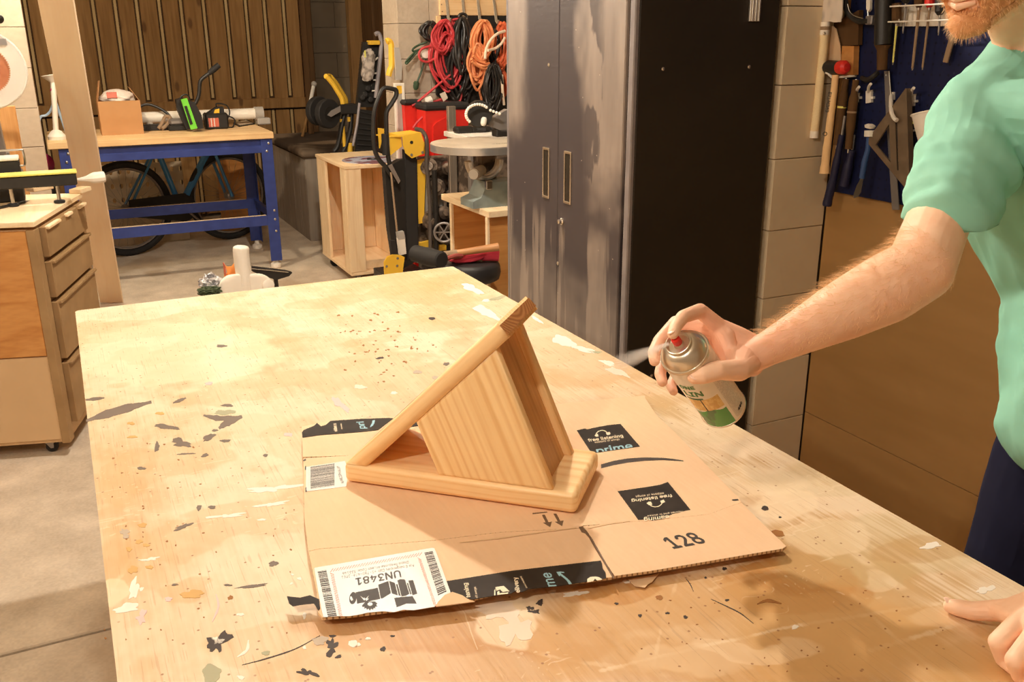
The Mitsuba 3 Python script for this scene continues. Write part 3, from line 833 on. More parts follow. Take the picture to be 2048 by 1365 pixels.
mk('parcel_mark', [ez_(q) for q in ([(650, 1115), (662, 1105), (662, 1172), (648, 1172)], [(660, 1088), (745, 1075), (805, 1130), (770, 1132), (735, 1138), (710, 1112), (690, 1118), (672, 1128)], [(680, 1135), (700, 1125), (705, 1150), (730, 1145), (760, 1145), (790, 1140), (790, 1155), (700, 1165), (680, 1170)], [(1588, 1040), (1590, 1005), (1620, 985), (1670, 980), (1710, 988), (1745, 1012), (1690, 1022), (1668, 1002), (1650, 1030)])], 'm_print_cream', zt2, t2, 0.0002)
# torn tape squares
F0, Fs = (1120, 800), 4.135
fz = lambda pts: Zf(F0[0], F0[1], Fs, pts)
pf = lambda x, y: (F0[0] + x / Fs, F0[1] + y / Fs)
t3 = mk('tape', [fz([(140, 255), (205, 240), (225, 248), (290, 232), (400, 212), (500, 202), (660, 388), (262, 445)])], 'm_tape', z0, cb, 0.0005, 'black tape square reading free listening, beyond the curved stripe')
t4 = mk('tape', [fz([(478, 760), (600, 742), (760, 718), (830, 705), (892, 683), (1078, 912), (1040, 918), (985, 935), (930, 945), (890, 965), (860, 985), (770, 1000), (720, 990), (648, 995)])], 'm_tape', z0, cb, 0.0005, 'black tape square printed upside down, above the number 128')
zt3 = z0 + 0.0005
add('lettering', text_on('free listening', pf(235, 348), pf(525, 308), pf(226, 325), zt3, 0.0002, True), 'm_print_cream', t3, smooth=False, label='cream words free listening')
add('lettering', text_on('millions of songs', pf(290, 360), pf(495, 332), pf(285, 346), zt3, 0.0002), 'm_print_cream', t3, smooth=False)
pm = text_on('prime', pf(312, 452), pf(610, 405), pf(290, 400), zt3, 0.0002, True)
_e0, _e1 = at(*pf(262, 445), Z=zt3), at(*pf(660, 388), Z=zt3)
_n = np.cross(_e1 - _e0, (0, 0, 1.0))
_n = _n if _n @ (at(*pf(400, 300), Z=zt3) - _e0) > 0 else -_n
pm = pm.slice_plane(_e0 + unit(_n) * .0008, unit(_n))
add('lettering', pm, 'm_print_blue', t3, smooth=False, label='blue word prime, cut off below')
add('lettering', text_on('free listening', pf(925, 782), pf(590, 828), pf(932, 805), zt3, 0.0002, True), 'm_print_cream', t4, smooth=False, label='cream words free listening, upside down')
add('lettering', text_on('millions of songs', pf(855, 766), pf(625, 797), pf(860, 782), zt3, 0.0002), 'm_print_cream', t4, smooth=False)
add('lettering', text_on('movies and tv shows', pf(1012, 918), pf(722, 958), pf(1015, 932), zt3, 0.0002), 'm_print_cream', t4, smooth=False)
add('lettering', text_on('eaming', pf(900, 955), pf(693, 982), pf(905, 985), zt3, 0.0002, True), 'm_print_cream', t4, smooth=False)


def arc(cx, cy, rx, ry, a0, a1, w, rot, n=16):
    o, i = [], []
    for t in np.linspace(a0, a1, n):
        for L, k in ((o, 1.0), (i, 1.0 - w)):
            x, y = rx * k * math.cos(t), ry * k * math.sin(t)
            L.append((cx + x * math.cos(rot) - y * math.sin(rot), cy + x * math.sin(rot) + y * math.cos(rot)))
    return o + i[::-1]


mk('headphones_mark', [fz(arc(345, 290, 52, 38, math.pi, 2 * math.pi, .14, -.13)), fz([(284, 296), (300, 286), (312, 290), (318, 303), (300, 308)]), fz([(390, 272), (408, 266), (418, 278), (412, 290), (396, 292)]), fz([(303, 285), (312, 283), (320, 302), (312, 305)]), fz([(378, 274), (386, 272), (398, 290), (389, 293)])], 'm_print_cream', zt3, t3, 0.0002)
mk('headphones_mark', [fz(arc(792, 848, 58, 42, 0.05, math.pi - 0.05, .14, -.13)), fz([(715, 856), (738, 842), (752, 868), (735, 874)]), fz([(835, 836), (856, 826), (870, 846), (850, 856)]), fz([(742, 846), (752, 843), (764, 868), (754, 870)]), fz([(828, 838), (836, 834), (850, 860), (840, 862)])], 'm_print_cream', zt3, t4, 0.0002)
# print on the carton itself
mk('curved_stripe', [fz([(340, 536), (450, 505), (560, 487), (700, 478), (850, 482), (950, 492), (1020, 505), (1022, 510), (950, 506), (850, 500), (700, 506), (560, 521), (450, 541), (340, 568)])], 'm_ink_soft', z0, cb, 0.0002, 'dark curved stripe printed beside the base of the stand')
mk('corner_mark', [fz([(1418, 832), (1430, 825), (1470, 823), (1480, 833), (1440, 838)])], 'm_ink', z0, cb, 0.0002)
add('lettering', text_on('128', pf(940, 1232), pf(1213, 1178), pf(835, 1150), z0, 0.0002, True), 'm_ink', cb, smooth=False, label='large printed number 128')
mk('arrow_mark', [ez_(q) for q in ([(1037, 338), (1180, 325), (1190, 332), (1040, 350)], [(1132, 358), (1160, 353), (1198, 432), (1232, 425), (1215, 480), (1142, 436), (1170, 434)], [(1248, 345), (1278, 345), (1318, 420), (1350, 414), (1335, 470), (1263, 427), (1292, 424)])], 'm_ink_brown', z0, cb, 0.0002, 'two printed arrows')
mk('crease', [Zf(860, 960, 5.055, q) for q in ([(300, 632), (700, 585), (1200, 515), (1480, 482), (1480, 492), (1200, 527), (700, 600), (300, 640)], [(1590, 478), (1800, 440), (2020, 412), (2020, 424), (1800, 455), (1595, 498)])], 'm_card_inner', z0, cb, 0.0004)
mk('slit', [ez_([(1505, 478), (1530, 478), (1590, 530), (1640, 600), (1720, 740), (1800, 880), (1865, 1000), (1850, 1000), (1780, 880), (1700, 735), (1620, 600), (1570, 545), (1530, 530)])], 'm_ink_brown', z0 - 0.0003, cb, 0.0004)
# ---------------------------------------------------------------- steel cabinet
CX, CY0, CY1 = 1.34, 2.057, 2.81
CXB = 1.803


def _door(p, n, uv):
    wz = (fbm(p.x * 2, p.y * 5, p.z * 5, 4) - 0.5) * 0.34
    wy = (fbm(p.x * 2, p.y * 7, p.z * 2.6 + 5, 4) - 0.5) * 0.30
    y, z = p.y + wy, p.z + wz
    fine = fbm(p.y * 26, p.z * 6, 2.0, 4)
    left = smoothstep(0.02, 0.12, y - (YM_ + 0.12)) * smoothstep(1.13, 1.28, z)
    right = smoothstep(0.03, 0.10, (YM_ - 0.09) - y) * smoothstep(1.02, 1.16, z)
    patch = smoothstep(0.07, 0.03, dr.abs(p.y - YM_ + 0.19 + wy * 0.4)) * smoothstep(0.50, 0.56, fbm(p.y * 16, p.z * 5, 3.0, 4))
    runs = smoothstep(0.46, 0.60, fbm(p.y * 22, p.z * 2.2, 7.0, 4)) * smoothstep(1.04, 0.92, p.z + 0.5 * wz)
    low = smoothstep(0.88, 0.70, z)
    k = dr.clip(0.95 * (left + right) * (1 - 0.8 * patch) + 0.75 * runs + 0.6 * low, 0, 1) * (0.82 + 0.5 * (fine - 0.4))
    c = mix((0.052, 0.042, 0.045), (0.29, 0.235, 0.195), dr.clip(k, 0, 1))
    v = mikit.voronoi(p.y * 45, p.z * 45)
    return mix(c, (0.55, 0.47, 0.38), smoothstep(0.1, 0.04, v[0]) * smoothstep(0.982, 0.988, v[2]))


YM_ = float(at(1119, 150, X=1.34)[1])
mat('door_paint', mikit.proc(_door), 0.42, spec=0.5, bump=(mikit.proc(lambda p, n, uv: fbm(p.x * 140, p.y * 140, p.z * 140, 2)), 0.0006))
mat('cab_trim', mikit.proc(lambda p, n, uv: mix((0.14, 0.12, 0.125), (0.26, 0.23, 0.22), fbm(p.x * 40, p.y * 40, p.z * 15))), 0.35, spec=0.6)
mat('cab_black', mikit.proc(lambda p, n, uv: mix((0.016, 0.011, 0.007), (0.03, 0.02, 0.011), fbm(p.x * 4, p.y * 4, p.z * 4, 4))), 0.55, spec=0.3)
mat('chrome', (0.72, 0.66, 0.58), 0.22, metallic=1.0)
mat('brushed', mikit.proc(lambda p, n, uv: mix((0.45, 0.40, 0.33), (0.75, 0.69, 0.60), noise(p.x * 400, p.y * 400, p.z * 2))), 0.35, metallic=0.9)
CH = 1.98
cab = thing('metal_cabinet', 'tall dark steel cabinet with two dusty streaked doors behind the workbench', 'cabinet')
add('body', box(CX + 0.012, CXB, CY0, CY1, 0, CH, 0.004), 'm_cab_black', cab)
# front frame (a narrow stile on each side, rails above and below)
f_ = [box(CX, CX + 0.014, CY0 + 0.0, CY0 + 0.026, 0, CH, 0.003), box(CX, CX + 0.014, CY1 - 0.014, CY1, 0, CH, 0.003)]
add('stile', f_[0], 'm_cab_trim', cab)
add('stile', f_[1], 'm_cab_trim', cab)
add('rail', box(CX, CX + 0.014, CY0 + 0.026, CY1 - 0.014, 0, 0.06, 0.003), 'm_cab_trim', cab)
add('rail', box(CX, CX + 0.014, CY0 + 0.026, CY1 - 0.014, CH - 0.04, CH, 0.003), 'm_cab_trim', cab)
ym = at(1119, 150, X=CX)[1]
doors = [(ym + 0.001, CY1 - 0.018), (CY0 + 0.038, ym - 0.001)]
hp = [at(1094, 346, X=CX), at(1137, 356, X=CX)]
for (y0, y1), h in zip(doors, hp):
    d = add('door', box(CX - 0.002, CX + 0.011, y0, y1, 0.066, CH - 0.045, 0.003), 'm_door_paint', cab)
    hh, hw = 0.078, 0.021
    fr_ = [box(CX - 0.006, CX - 0.001, h[1] - hw, h[1] - hw + 0.005, h[2] - hh, h[2] + hh, 0.0015), box(CX - 0.006, CX - 0.001, h[1] + hw - 0.005, h[1] + hw, h[2] - hh, h[2] + hh, 0.0015), box(CX - 0.006, CX - 0.001, h[1] - hw, h[1] + hw, h[2] + hh - 0.008, h[2] + hh, 0.0015), box(CX - 0.006, CX - 0.001, h[1] - hw, h[1] + hw, h[2] - hh, h[2] - hh + 0.008, 0.0015)]
    add('handle', fr_, 'm_chrome', d, label='recessed pull with a chrome frame')
    add('handle_recess', box(CX - 0.003, CX - 0.001, h[1] - hw + 0.006, h[1] + hw - 0.006, h[2] - hh + 0.006, h[2] + hh - 0.006), 'm_cab_black', d)
lk = at(1126, 443, X=CX)
l_ = moved(lathe([(0.011, 0), (0.011, 0.004), (0.007, 0.007), (0.007, 0.014), (0.004, 0.016)], 16), axis_frame((CX - 0.002, lk[1], lk[2]), (CX - 1, lk[1], lk[2])))
add('lock', l_, 'm_chrome', cab)
for q in ((1099, 130), (1117, 527)):
    r_ = at(*q, X=CX)
    add('rivet', moved(lathe([(0.006, 0), (0.006, 0.001), (0.003, 0.003)], 10), axis_frame((CX - 0.002, r_[1], r_[2]), (CX - 1, r_[1], r_[2]))), 'm_chrome', cab)
for q in ((1326, 138), (1498, 134), (1303, 752), (1317, 687)):
    r_ = at(*q, Y=CY0)
    add('rivet', moved(lathe([(0.005, 0), (0.005, 0.001), (0.002, 0.003)], 10), axis_frame((r_[0], CY0, r_[2]), (r_[0], CY0 - 1, r_[2]))), 'm_chrome', cab)
b0, b1 = at(1495, 43, Y=CY0), at(1516, 43, Y=CY0)
w_ = (b1[0] - b0[0])
ms_ = thing('aluminium_strip', 'ribbed aluminium strip hanging on the black side of the cabinet', 'metal strip')
add('plate', box(b0[0], b1[0], CY0 - 0.008, CY0 - 0.0005, b0[2], b0[2] + 0.34, 0.001), 'm_brushed', ms_)
for i in range(3):
    x = b0[0] + w_ * (0.2 + 0.3 * i)
    add('rib', box(x - w_ * .06, x + w_ * .06, CY0 - 0.012, CY0 - 0.007, b0[2], b0[2] + 0.34, 0.001), 'm_brushed', ms_)
# ---------------------------------------------------------------- drawer cabinet at the left
wood((0.56, 0.265, 0.08), (0.44, 0.17, 0.04), (1, 0.05, 0), name='orange_ply', ringf=1.6, scale=40)
mat('mdf', mikit.proc(lambda p, n, uv: mix((0.52, 0.345, 0.185), (0.62, 0.425, 0.24), fbm(p.x * 4, p.y * 4, p.z * 4, 4))), 0.6, spec=0.25)
mat('mdf_drawer', mikit.proc(lambda p, n, uv: mix((0.24, 0.14, 0.06), (0.38, 0.24, 0.115), fbm(p.x * 9, p.y * 9, p.z * 9, 5))), 0.6, spec=0.25)
wood((0.84, 0.66, 0.42), (0.74, 0.52, 0.29), (0, 1, 0.0), name='pale_ply', ringf=1.5)
mat('black', (0.018, 0.016, 0.014), 0.45, spec=0.4)
mat('rubber', (0.022, 0.02, 0.019), 0.7, spec=0.3)
mat('steel', (0.55, 0.52, 0.47), 0.3, metallic=1.0)
mat('white_plastic', (0.80, 0.74, 0.64), 0.4, spec=0.4)
mat('cream_plastic', (0.86, 0.78, 0.66), 0.45, spec=0.4)
mat('yellow', (0.80, 0.48, 0.045), 0.42, spec=0.4)
mat('lime', (0.72, 0.66, 0.16), 0.4, spec=0.4)
mat('pink', (0.42, 0.03, 0.12), 0.4, spec=0.4)
mat('grey_metal', (0.30, 0.27, 0.25), 0.4, metallic=0.6)
ZDC = 0.9
PC = at(142, 886, Z=0.055)
aD = math.radians(16)
DX, DY = np.array([-math.cos(aD), math.sin(aD), 0]), np.array([math.sin(aD), math.cos(aD), 0])
DM = frame((PC[0], PC[1], 0), DX, DY, (0, 0, 1))   # left-handed: mirror the meshes back


def dput(m):
    m = moved(m, DM)
    m.invert()
    return m


def zc(y, x):
    return at(x, y, Y=PC[1])[2]


dc = thing('drawer_cabinet', 'wooden shop cabinet on casters with wide drawers on its side, left of the workbench', 'cabinet')
WD, DD = 0.72, 0.62
z710 = zc(711, 117)
add('body', dput(box(0.012, WD, 0.012, DD, 0.055, ZDC - 0.03, 0.002)), 'm_mdf', dc)
add('top_board', dput(box(-0.004, WD, -0.006, DD + 0.004, ZDC - 0.019, ZDC, 0.002)), 'm_pale_ply', dc)
add('side_panel', dput(box(0.03, WD, 0.0, 0.012, z710, ZDC - 0.034, 0.002)), 'm_orange_ply', dc, label='orange plywood panel on the near side')
add('side_panel', dput(box(0.012, WD, 0.002, 0.014, 0.07, z710 - 0.004, 0.002)), 'm_mdf', dc, label='tan board below the orange panel')
add('stile', dput(box(0.0, 0.03, -0.002, 0.05, 0.055, ZDC - 0.03, 0.002)), 'm_mdf_drawer', dc)
add('stile', dput(box(0.0, 0.014, DD - 0.04, DD, 0.055, ZDC - 0.03, 0.002)), 'm_mdf_drawer', dc)
zs = [zc(y, x) for y, x in ((458, 82), (528, 95), (609, 115), (733, 130), (862, 142))]
for i, (a, b) in enumerate(zip(zs, zs[1:])):
    d = add('drawer', dput(box(-0.02, 0.006, 0.06, DD - 0.045, b + 0.012, a - 0.004, 0.003)), 'm_mdf_drawer', dc)
    for y0, y1 in (((0.062, 0.21), (0.30, 0.37), (0.47, DD - 0.05)) if i == 0 else ((0.062, DD - 0.05),)):
        add('lip', dput(box(-0.032, -0.014, y0, y1, a - 0.014, a - 0.002, 0.003)), 'm_pale_ply' if i == 0 else 'm_mdf_drawer', d)


def caster(parent, o, s=1.0):
    """A swivel caster under the point o."""
    c = add('caster', moved(box(-.03 * s, .03 * s, -.025 * s, .025 * s, -0.004, 0, 0.001), frame(o, (1, 0, 0), (0, 1, 0), (0, 0, 1))), 'm_grey_metal', parent)
    r = o[2] * 0.42
    w = moved(lathe([(r * .5, -.011 * s), (r * .95, -.011 * s), (r, -.007 * s), (r, .007 * s), (r * .95, .011 * s), (r * .5, .011 * s)], 20), frame((o[0] + .012 * s, o[1], r), (1, 0, 0), (0, 0, 1), (0, -1, 0)))
    add('wheel', w, 'm_rubber', c)
    for sgn in (-1, 1):
        add('fork_side', hull([(o[0] - .015 * s, o[1] + sgn * .015 * s, o[2] - .003), (o[0] + .02 * s, o[1] + sgn * .015 * s, o[2] - .003), (o[0] + .016 * s, o[1] + sgn * .015 * s, r * .8), (o[0] + .006 * s, o[1] + sgn * .015 * s, r * .8),
                               (o[0] - .015 * s, o[1] + sgn * .018 * s, o[2] - .003), (o[0] + .02 * s, o[1] + sgn * .018 * s, o[2] - .003), (o[0] + .016 * s, o[1] + sgn * .018 * s, r * .8), (o[0] + .006 * s, o[1] + sgn * .018 * s, r * .8)]), 'm_grey_metal', c)


for a, b in ((0.10, 0.06), (0.62, 0.06), (0.10, 0.54), (0.62, 0.54)):
    q = DM @ np.array([a, b, 0.055, 1])
    caster(dc, q[:3])

# things lying on the cabinet
ZD = ZDC
b0, b1 = at(-60, 372, Y=3.95), at(155, 368, Y=3.95)
tb = thing('roller_table', 'black bar with a bright yellow top strip standing on the drawer cabinet', 'work support')
zt0 = at(80, 347, Y=3.95)[2]
add('bar', box(b0[0], b1[0], 3.92, 4.0, b1[2], zt0 - 0.004, 0.004), 'm_black', tb)
add('top_strip', box(b0[0], b1[0] + 0.004, 3.915, 4.005, zt0 - 0.004, zt0 + 0.004, 0.002), 'm_lime', tb, label='bright yellow strip along the top')
for px in (114, 20):
    x = at(px, 372, Y=3.95)[0]
    f = add('foot', rod((x, 3.955, ZD + 0.012), (x, 3.955, b1[2] + 0.002), 0.007, 10), 'm_steel', tb)
    add('foot_pad', moved(lathe([(0.018, 0), (0.02, 0.003), (0.02, 0.01), (0.012, 0.013)], 16), frame((x, 3.955, ZD), (1, 0, 0), (0, 1, 0), (0, 0, 1))), 'm_rubber', f)
x0 = at(158, 360, Y=3.95)
kn = single('clamp_knob', moved(lathe([(0.006, 0.0), (0.009, 0.02), (0.012, 0.035), (0.019, 0.05), (0.022, 0.06), (0.022, 0.095), (0.019, 0.1), (0.008, 0.102)], 10), axis_frame((b1[0] + 0.002, 3.955, x0[2]), (b1[0] + 1, 3.94, x0[2] + 0.06))), 'm_cream_plastic', 'cream plastic ribbed knob at the end of the black bar, before the leaning board', 'knob', smooth=20)
p0, p1 = at(-10, 421, Z=ZD), at(50, 407, Z=ZD)
pen = thing('carpenter_pencil', 'dark pencil lying on the pale top of the drawer cabinet', 'pencil')
add('shaft', rod((p0[0], p0[1], ZD + 0.006), (p1[0], p1[1], ZD + 0.006), 0.005, 8), 'm_black', pen)
e = unit(p1 - p0)
add('tip', rod((p1[0], p1[1], ZD + 0.006), (p1[0] + e[0] * .025, p1[1] + e[1] * .025, ZD + 0.006), 0.005, 8, 0.001), 'm_grey_metal', pen)
q = at(10, 396, Z=ZD)
dk = moved(lathe([(0.09, 0), (0.1, 0.004), (0.1, 0.02), (0.092, 0.026), (0.03, 0.028), (0.025, 0.036)], 32), frame((q[0] - .03, q[1] + 0.02, ZD), (1, 0, 0), (0, 1, 0), (0, 0, 1)))
single('sanding_disc', dk, 'm_black', 'round black disc lying under the bar on the drawer cabinet', 'disc')
for i, (a, b, c, d, lab) in enumerate(((60, 384, 100, 377, 'thin pale offcut under the black bar, nearer its left end'), (150, 388, 172, 381, 'pale offcut poking out under the cream knob'))):
    q0, q1 = at(a, b, Z=ZD), at(c, d, Z=ZD)
    single('wood_offcut', beam((q0[0], q0[1], ZD + 0.009), (q1[0], q1[1], ZD + 0.009), 0.05, 0.018), 'm_pale_ply', lab, 'offcut')
# small case with a wire handle
c0, c1 = at(-40, 338, Y=4.06), at(40, 338, Y=4.06)
zca = at(20, 318, Y=4.06)[2]
case = thing('tool_case', 'small dark case with a pale lid and wire handle behind the yellow-topped bar', 'tool case')
add('body', box(c0[0], c1[0], 4.06, 4.16, ZD, zca - 0.008, 0.004), 'm_black', case)
add('lid', box(c0[0], c1[0], 4.055, 4.165, zca - 0.008, zca + 0.004, 0.003), 'm_white_plastic', case)
hx0, hx1 = c1[0] - 0.075, c1[0] + 0.018
add('handle', tube(curve([(hx0, 4.12, zca), (hx0, 4.12, zca + .02), (hx0 + .01, 4.12, zca + .026), (hx1 - .01, 4.12, zca + .026), (hx1, 4.12, zca + .018), (hx1, 4.12, zca - .03), (hx1 - .02, 4.12, zca - .036)], 4), 0.004, 8), 'm_steel', case)
# mitre saw
SY = 4.25
sc_ = at(-32, 140, Y=SY)
rs = np.linalg.norm(at(52, 140, Y=SY) - sc_)
saw = thing('mitre_saw', 'mitre saw at the left edge with a toothed red blade under a white guard', 'saw')
rb = np.linalg.norm(at(22, 150, Y=SY) - sc_)
nt = 64
gp = []
for i in range(nt):
    for dt, rr in ((0, rb * 0.93), (0.25, rb), (0.45, rb * 0.99), (0.6, rb * 0.925)):
        t = (i + dt) * 2 * np.pi / nt
        gp.append((rr * math.cos(t), rr * math.sin(t)))
mat('red_blade', mikit.proc(lambda p, n, uv: mix((0.40, 0.12, 0.05), (0.52, 0.20, 0.09), fbm(p.x * 30, p.y * 30, p.z * 30))), 0.35, spec=0.6)
fm = frame((sc_[0], SY + 0.02, sc_[2]), (1, 0, 0), (0, 0, 1), (0, -1, 0))
add('blade', moved(prism(gp, 0.003), fm), 'm_red_blade', saw, label='red circular blade with teeth')
an = Polygon([(rs * math.cos(t), rs * math.sin(t)) for t in np.arange(72) * 2 * np.pi / 72]).difference(Polygon([(rb * 0.985 * math.cos(t), rb * 0.985 * math.sin(t)) for t in np.arange(72) * 2 * np.pi / 72]))
scene['m_guard'] = {'type': 'blendbsdf', 'weight': 0.42, 'a': {'type': 'thindielectric', 'int_ior': 1.2}, 'b': {'type': 'twosided', 'bsdf': {'type': 'principled', 'base_color': rgb((0.86, 0.80, 0.73)), 'roughness': 0.35}}}
add('guard', moved(prism(an, 0.003), frame((sc_[0], SY + 0.004, sc_[2]), (1, 0, 0), (0, 0, 1), (0, -1, 0))), 'm_guard', saw, label='translucent white guard ring')
add('guard_rim', moved(ring(rs, 0.006, 56), fm), 'm_white_plastic', saw)
add('arbor', moved(lathe([(0.03, -0.01), (0.035, 0), (0.035, 0.012), (0.02, 0.02)], 20), fm), 'm_grey_metal', saw)
hq = at(6, 84, Y=SY - .01)
add('guard_link', hull([(hq[0] + dx, SY - 0.012 + dy, hq[2] + dz) for dx in (-.06, .012) for dy in (0, .01) for dz in (-.012, .012)]), 'm_grey_metal', saw)
add('motor', moved(lathe([(0.03, 0), (0.07, 0.01), (0.075, 0.12), (0.06, 0.16)], 24), axis_frame((sc_[0] - 0.02, SY + 0.03, sc_[2] + 0.01), (sc_[0] - 0.02, SY + 1, sc_[2] + 0.01))), 'm_black', saw)
add('arm', beam((sc_[0] - 0.02, SY + 0.08, sc_[2]), (sc_[0] - 0.02, SY + 0.38, ZDC + 0.1), 0.06, 0.08), 'm_grey_metal', saw)
add('base', box(sc_[0] - 0.2, sc_[0] + 0.06, SY + 0.0, SY + 0.4, ZDC, ZDC + 0.06, 0.006), 'm_grey_metal', saw)
add('pivot_post', box(sc_[0] - 0.06, sc_[0] + 0.02, SY + 0.34, SY + 0.41, ZDC + 0.06, ZDC + 0.14, 0.006), 'm_grey_metal', saw)
kq = at(-2, 38, Y=SY)
add('lock_knob', moved(trimesh.creation.icosphere(2, 0.017), frame((kq[0], SY, kq[2]), (1, 0, 0), (0, 1, 0), (0, 0, 1))), 'm_black', saw)
add('knob_stem', rod((kq[0], SY + 0.01, kq[2]), (sc_[0] + 0.02, SY + 0.04, sc_[2] + rs * 0.8), 0.006), 'm_steel', saw)
# cedar board behind the saw, standing on the cabinet
wood((0.78, 0.42, 0.16), (0.60, 0.25, 0.06), (0, 0, 1), name='cedar', ringf=2.2)
YB_ = DM @ np.array([0.2, DD + 0.06, 0, 1])
c0 = at(-40, 260, Y=4.75)
c1 = at(38, 260, Y=4.75)
single('cedar_board', box(c0[0], c1[0], 4.75, 4.772, 0.0, at(20, 212, Y=4.75)[2], 0.003), 'm_cedar', 'reddish cedar board standing upright behind the saw and the block pillar edge', 'board')

# ---------------------------------------------------------------- leaning board
Pb = at(224, 606, Z=0)
dbt = (Pb - CAM) @ _f
Pt = atd(112, 0, dbt * 40 / 63)
ax = unit(Pt - Pb)
ex = unit(np.array([1.0, -0.42, 0]) - (np.array([1.0, -0.42, 0]) @ ax) * ax)
nrm = np.cross(ax, ex)
wood((0.90, 0.72, 0.51), (0.86, 0.66, 0.45), tuple(ax), name='board', ringf=1.0)
M = frame(Pb + 0.006 * ax, ex, nrm, ax)
bm = moved(box(-0.064, 0.064, -0.01, 0.01, 0.0, (CEIL - 0.05) / ax[2], 0.002), M)
# trim to the floor
bm.vertices[:, 2] = np.maximum(bm.vertices[:, 2], 0.0)
single('leaning_board', bm, 'm_board', 'long pale planed board leaning upright between the drawer cabinet and the blue bench', 'board')
# ---------------------------------------------------------------- blue bench
mat('blue', mikit.proc(lambda p, n, uv: mix((0.018, 0.032, 0.155), (0.034, 0.06, 0.25), fbm(p.x * 18, p.y * 18, p.z * 18, 4))), 0.42, spec=0.45)
mat('dust', (0.55, 0.42, 0.28), 0.85)
wood((0.78, 0.53, 0.27), (0.62, 0.38, 0.17), (1, 0, 0), name='butcher', ringf=1.0)
YN = 6.2
ZN = at(400, 271, Y=YN)[2] + 0.002
XN0, XN1 = at(93, 283, Y=YN)[0], at(546, 266, Y=YN)[0]
YNB = at(494, 240, Z=ZN)[1]
YNB = min(YNB, 6.95)
bn = thing('blue_bench', 'blue steel framed bench with a thick wooden top in front of the fence', 'workbench')
add('top', box(XN0, XN1, YN - 0.02, YNB, ZN - 0.042, ZN, 0.004), 'm_butcher', bn)
zu = ZN - 0.043
xl0, xl1 = at(118, 310, Y=YN)[0], at(545, 290, Y=YN)[0]
LEGS = [(xl0, YN), (xl1 - 0.075, YN), (xl0, YNB - 0.10), (xl1 - 0.075, YNB - 0.10)]
for i, (x, y) in enumerate(LEGS):
    right = i in (1, 3)
    front = i in (0, 1)
    lg = add('leg', [box(x, x + 0.075, y + (0 if front else 0.071), y + (0.004 if front else 0.075), 0.055, zu, 0.001), box(x + (0.071 if right else 0), x + (0.075 if right else 0.004), y, y + 0.075, 0.055, zu, 0.001)], 'm_blue', bn)
    add('foot', moved(lathe([(0.03, 0), (0.036, 0.006), (0.036, 0.03), (0.018, 0.042), (0.014, 0.062)], 16), frame((x + 0.037, y + 0.037, 0), (1, 0, 0), (0, 1, 0), (0, 0, 1))), 'm_cream_plastic', lg)
    if front:
        for z in (zu - 0.03, zu - 0.08, 0.40, 0.34, 0.26):
            add('bolt', moved(lathe([(0.009, 0), (0.008, 0.004), (0.004, 0.006)], 10), axis_frame((x + (0.05 if z != zu - 0.08 else 0.035), y - 0.001, z), (x + (0.05 if z != zu - 0.08 else 0.035), y - 1, z))), 'm_steel', lg)
for y0, s in ((YN + 0.004, 1), (YNB - 0.03, -1)):
    add('upper_rail', [box(xl0 + 0.004, xl1 - 0.004, y0 + 0.012, y0 + 0.016, zu - 0.085, zu, 0.001), box(xl0 + 0.004, xl1 - 0.004, y0 + 0.0, y0 + 0.016, zu - 0.09, zu - 0.045, 0.001)], 'm_blue', bn)
for x in (xl0 + 0.006, xl1 - 0.012):
    add('upper_rail', box(x, x + 0.005, YN + 0.08, YNB - 0.105, zu - 0.085, zu, 0.001), 'm_blue', bn)
zr0, zr1 = at(530, 452, Y=YN)[2], at(530, 432, Y=YN)[2]
for y0 in (YN + 0.004, YNB - 0.032):
    r_ = add('lower_rail', [box(xl0 + 0.004, xl1 - 0.004, y0, y0 + 0.005, zr0, zr1, 0.001), box(xl0 + 0.004, xl1 - 0.004, y0 + 0.005, y0 + 0.035, zr1 - 0.005, zr1, 0.001)], 'm_blue', bn)
    add('dust', box(xl0 + 0.08, xl1 - 0.08, y0 + 0.003, y0 + 0.033, zr1, zr1 + 0.0012), 'm_dust', r_, label='pale dust along the rail', kind='stuff')
for x in (xl0 + 0.006, xl1 - 0.012):
    add('lower_rail', [box(x, x + 0.005, YN + 0.04, YNB - 0.036, zr0, zr1, 0.001), box(x - 0.016, x + 0.01, YN + 0.04, YNB - 0.036, zr1 - 0.004, zr1 + 0.001, 0.001)], 'm_blue', bn)


def onb(x, y, h=0.0):
    return at(x, y, Z=ZN + h)


# carton with an open flap and a bag on it
mat('carton', mikit.proc(lambda p, n, uv: mix((0.47, 0.235, 0.095), (0.55, 0.295, 0.13), fbm(p.x * 12, p.y * 12, p.z * 12, 3))), 0.7, spec=0.2)
mat('bag', mikit.proc(lambda p, n, uv: mix((0.62, 0.50, 0.40), (0.90, 0.82, 0.72), fbm(p.x * 40, p.y * 40, p.z * 40, 3))), 0.18, spec=0.8)
c0, c1 = onb(207, 272), onb(290, 267)
yc = (c0[1] + c1[1]) / 2
zt = at(235, 202, Y=yc)[2]
cx0, cx1 = at(200, 240, Y=yc)[0], at(285, 240, Y=yc)[0]
ct = thing('carton', 'small brown carton with an open flap on the blue bench', 'cardboard box')
add('body', [box(cx0, cx1, yc, yc + 0.004, ZN, zt, 0.001), box(cx0, cx1, yc + 0.2, yc + 0.204, ZN, zt, 0.001), box(cx0, cx0 + 0.004, yc, yc + 0.204, ZN, zt, 0.001), box(cx1 - 0.004, cx1, yc, yc + 0.204, ZN, zt, 0.001), box(cx0, cx1, yc, yc + 0.204, ZN, ZN + 0.004)], 'm_carton', ct)
add('flap', panel((cx0, yc, zt - 0.001), (0, 1, 0), unit((0.22, 0.05, 1)), [(0, 0), (0.2, 0), (0.18, 0.12), (0.02, 0.13)], 0.003), 'm_carton', ct)
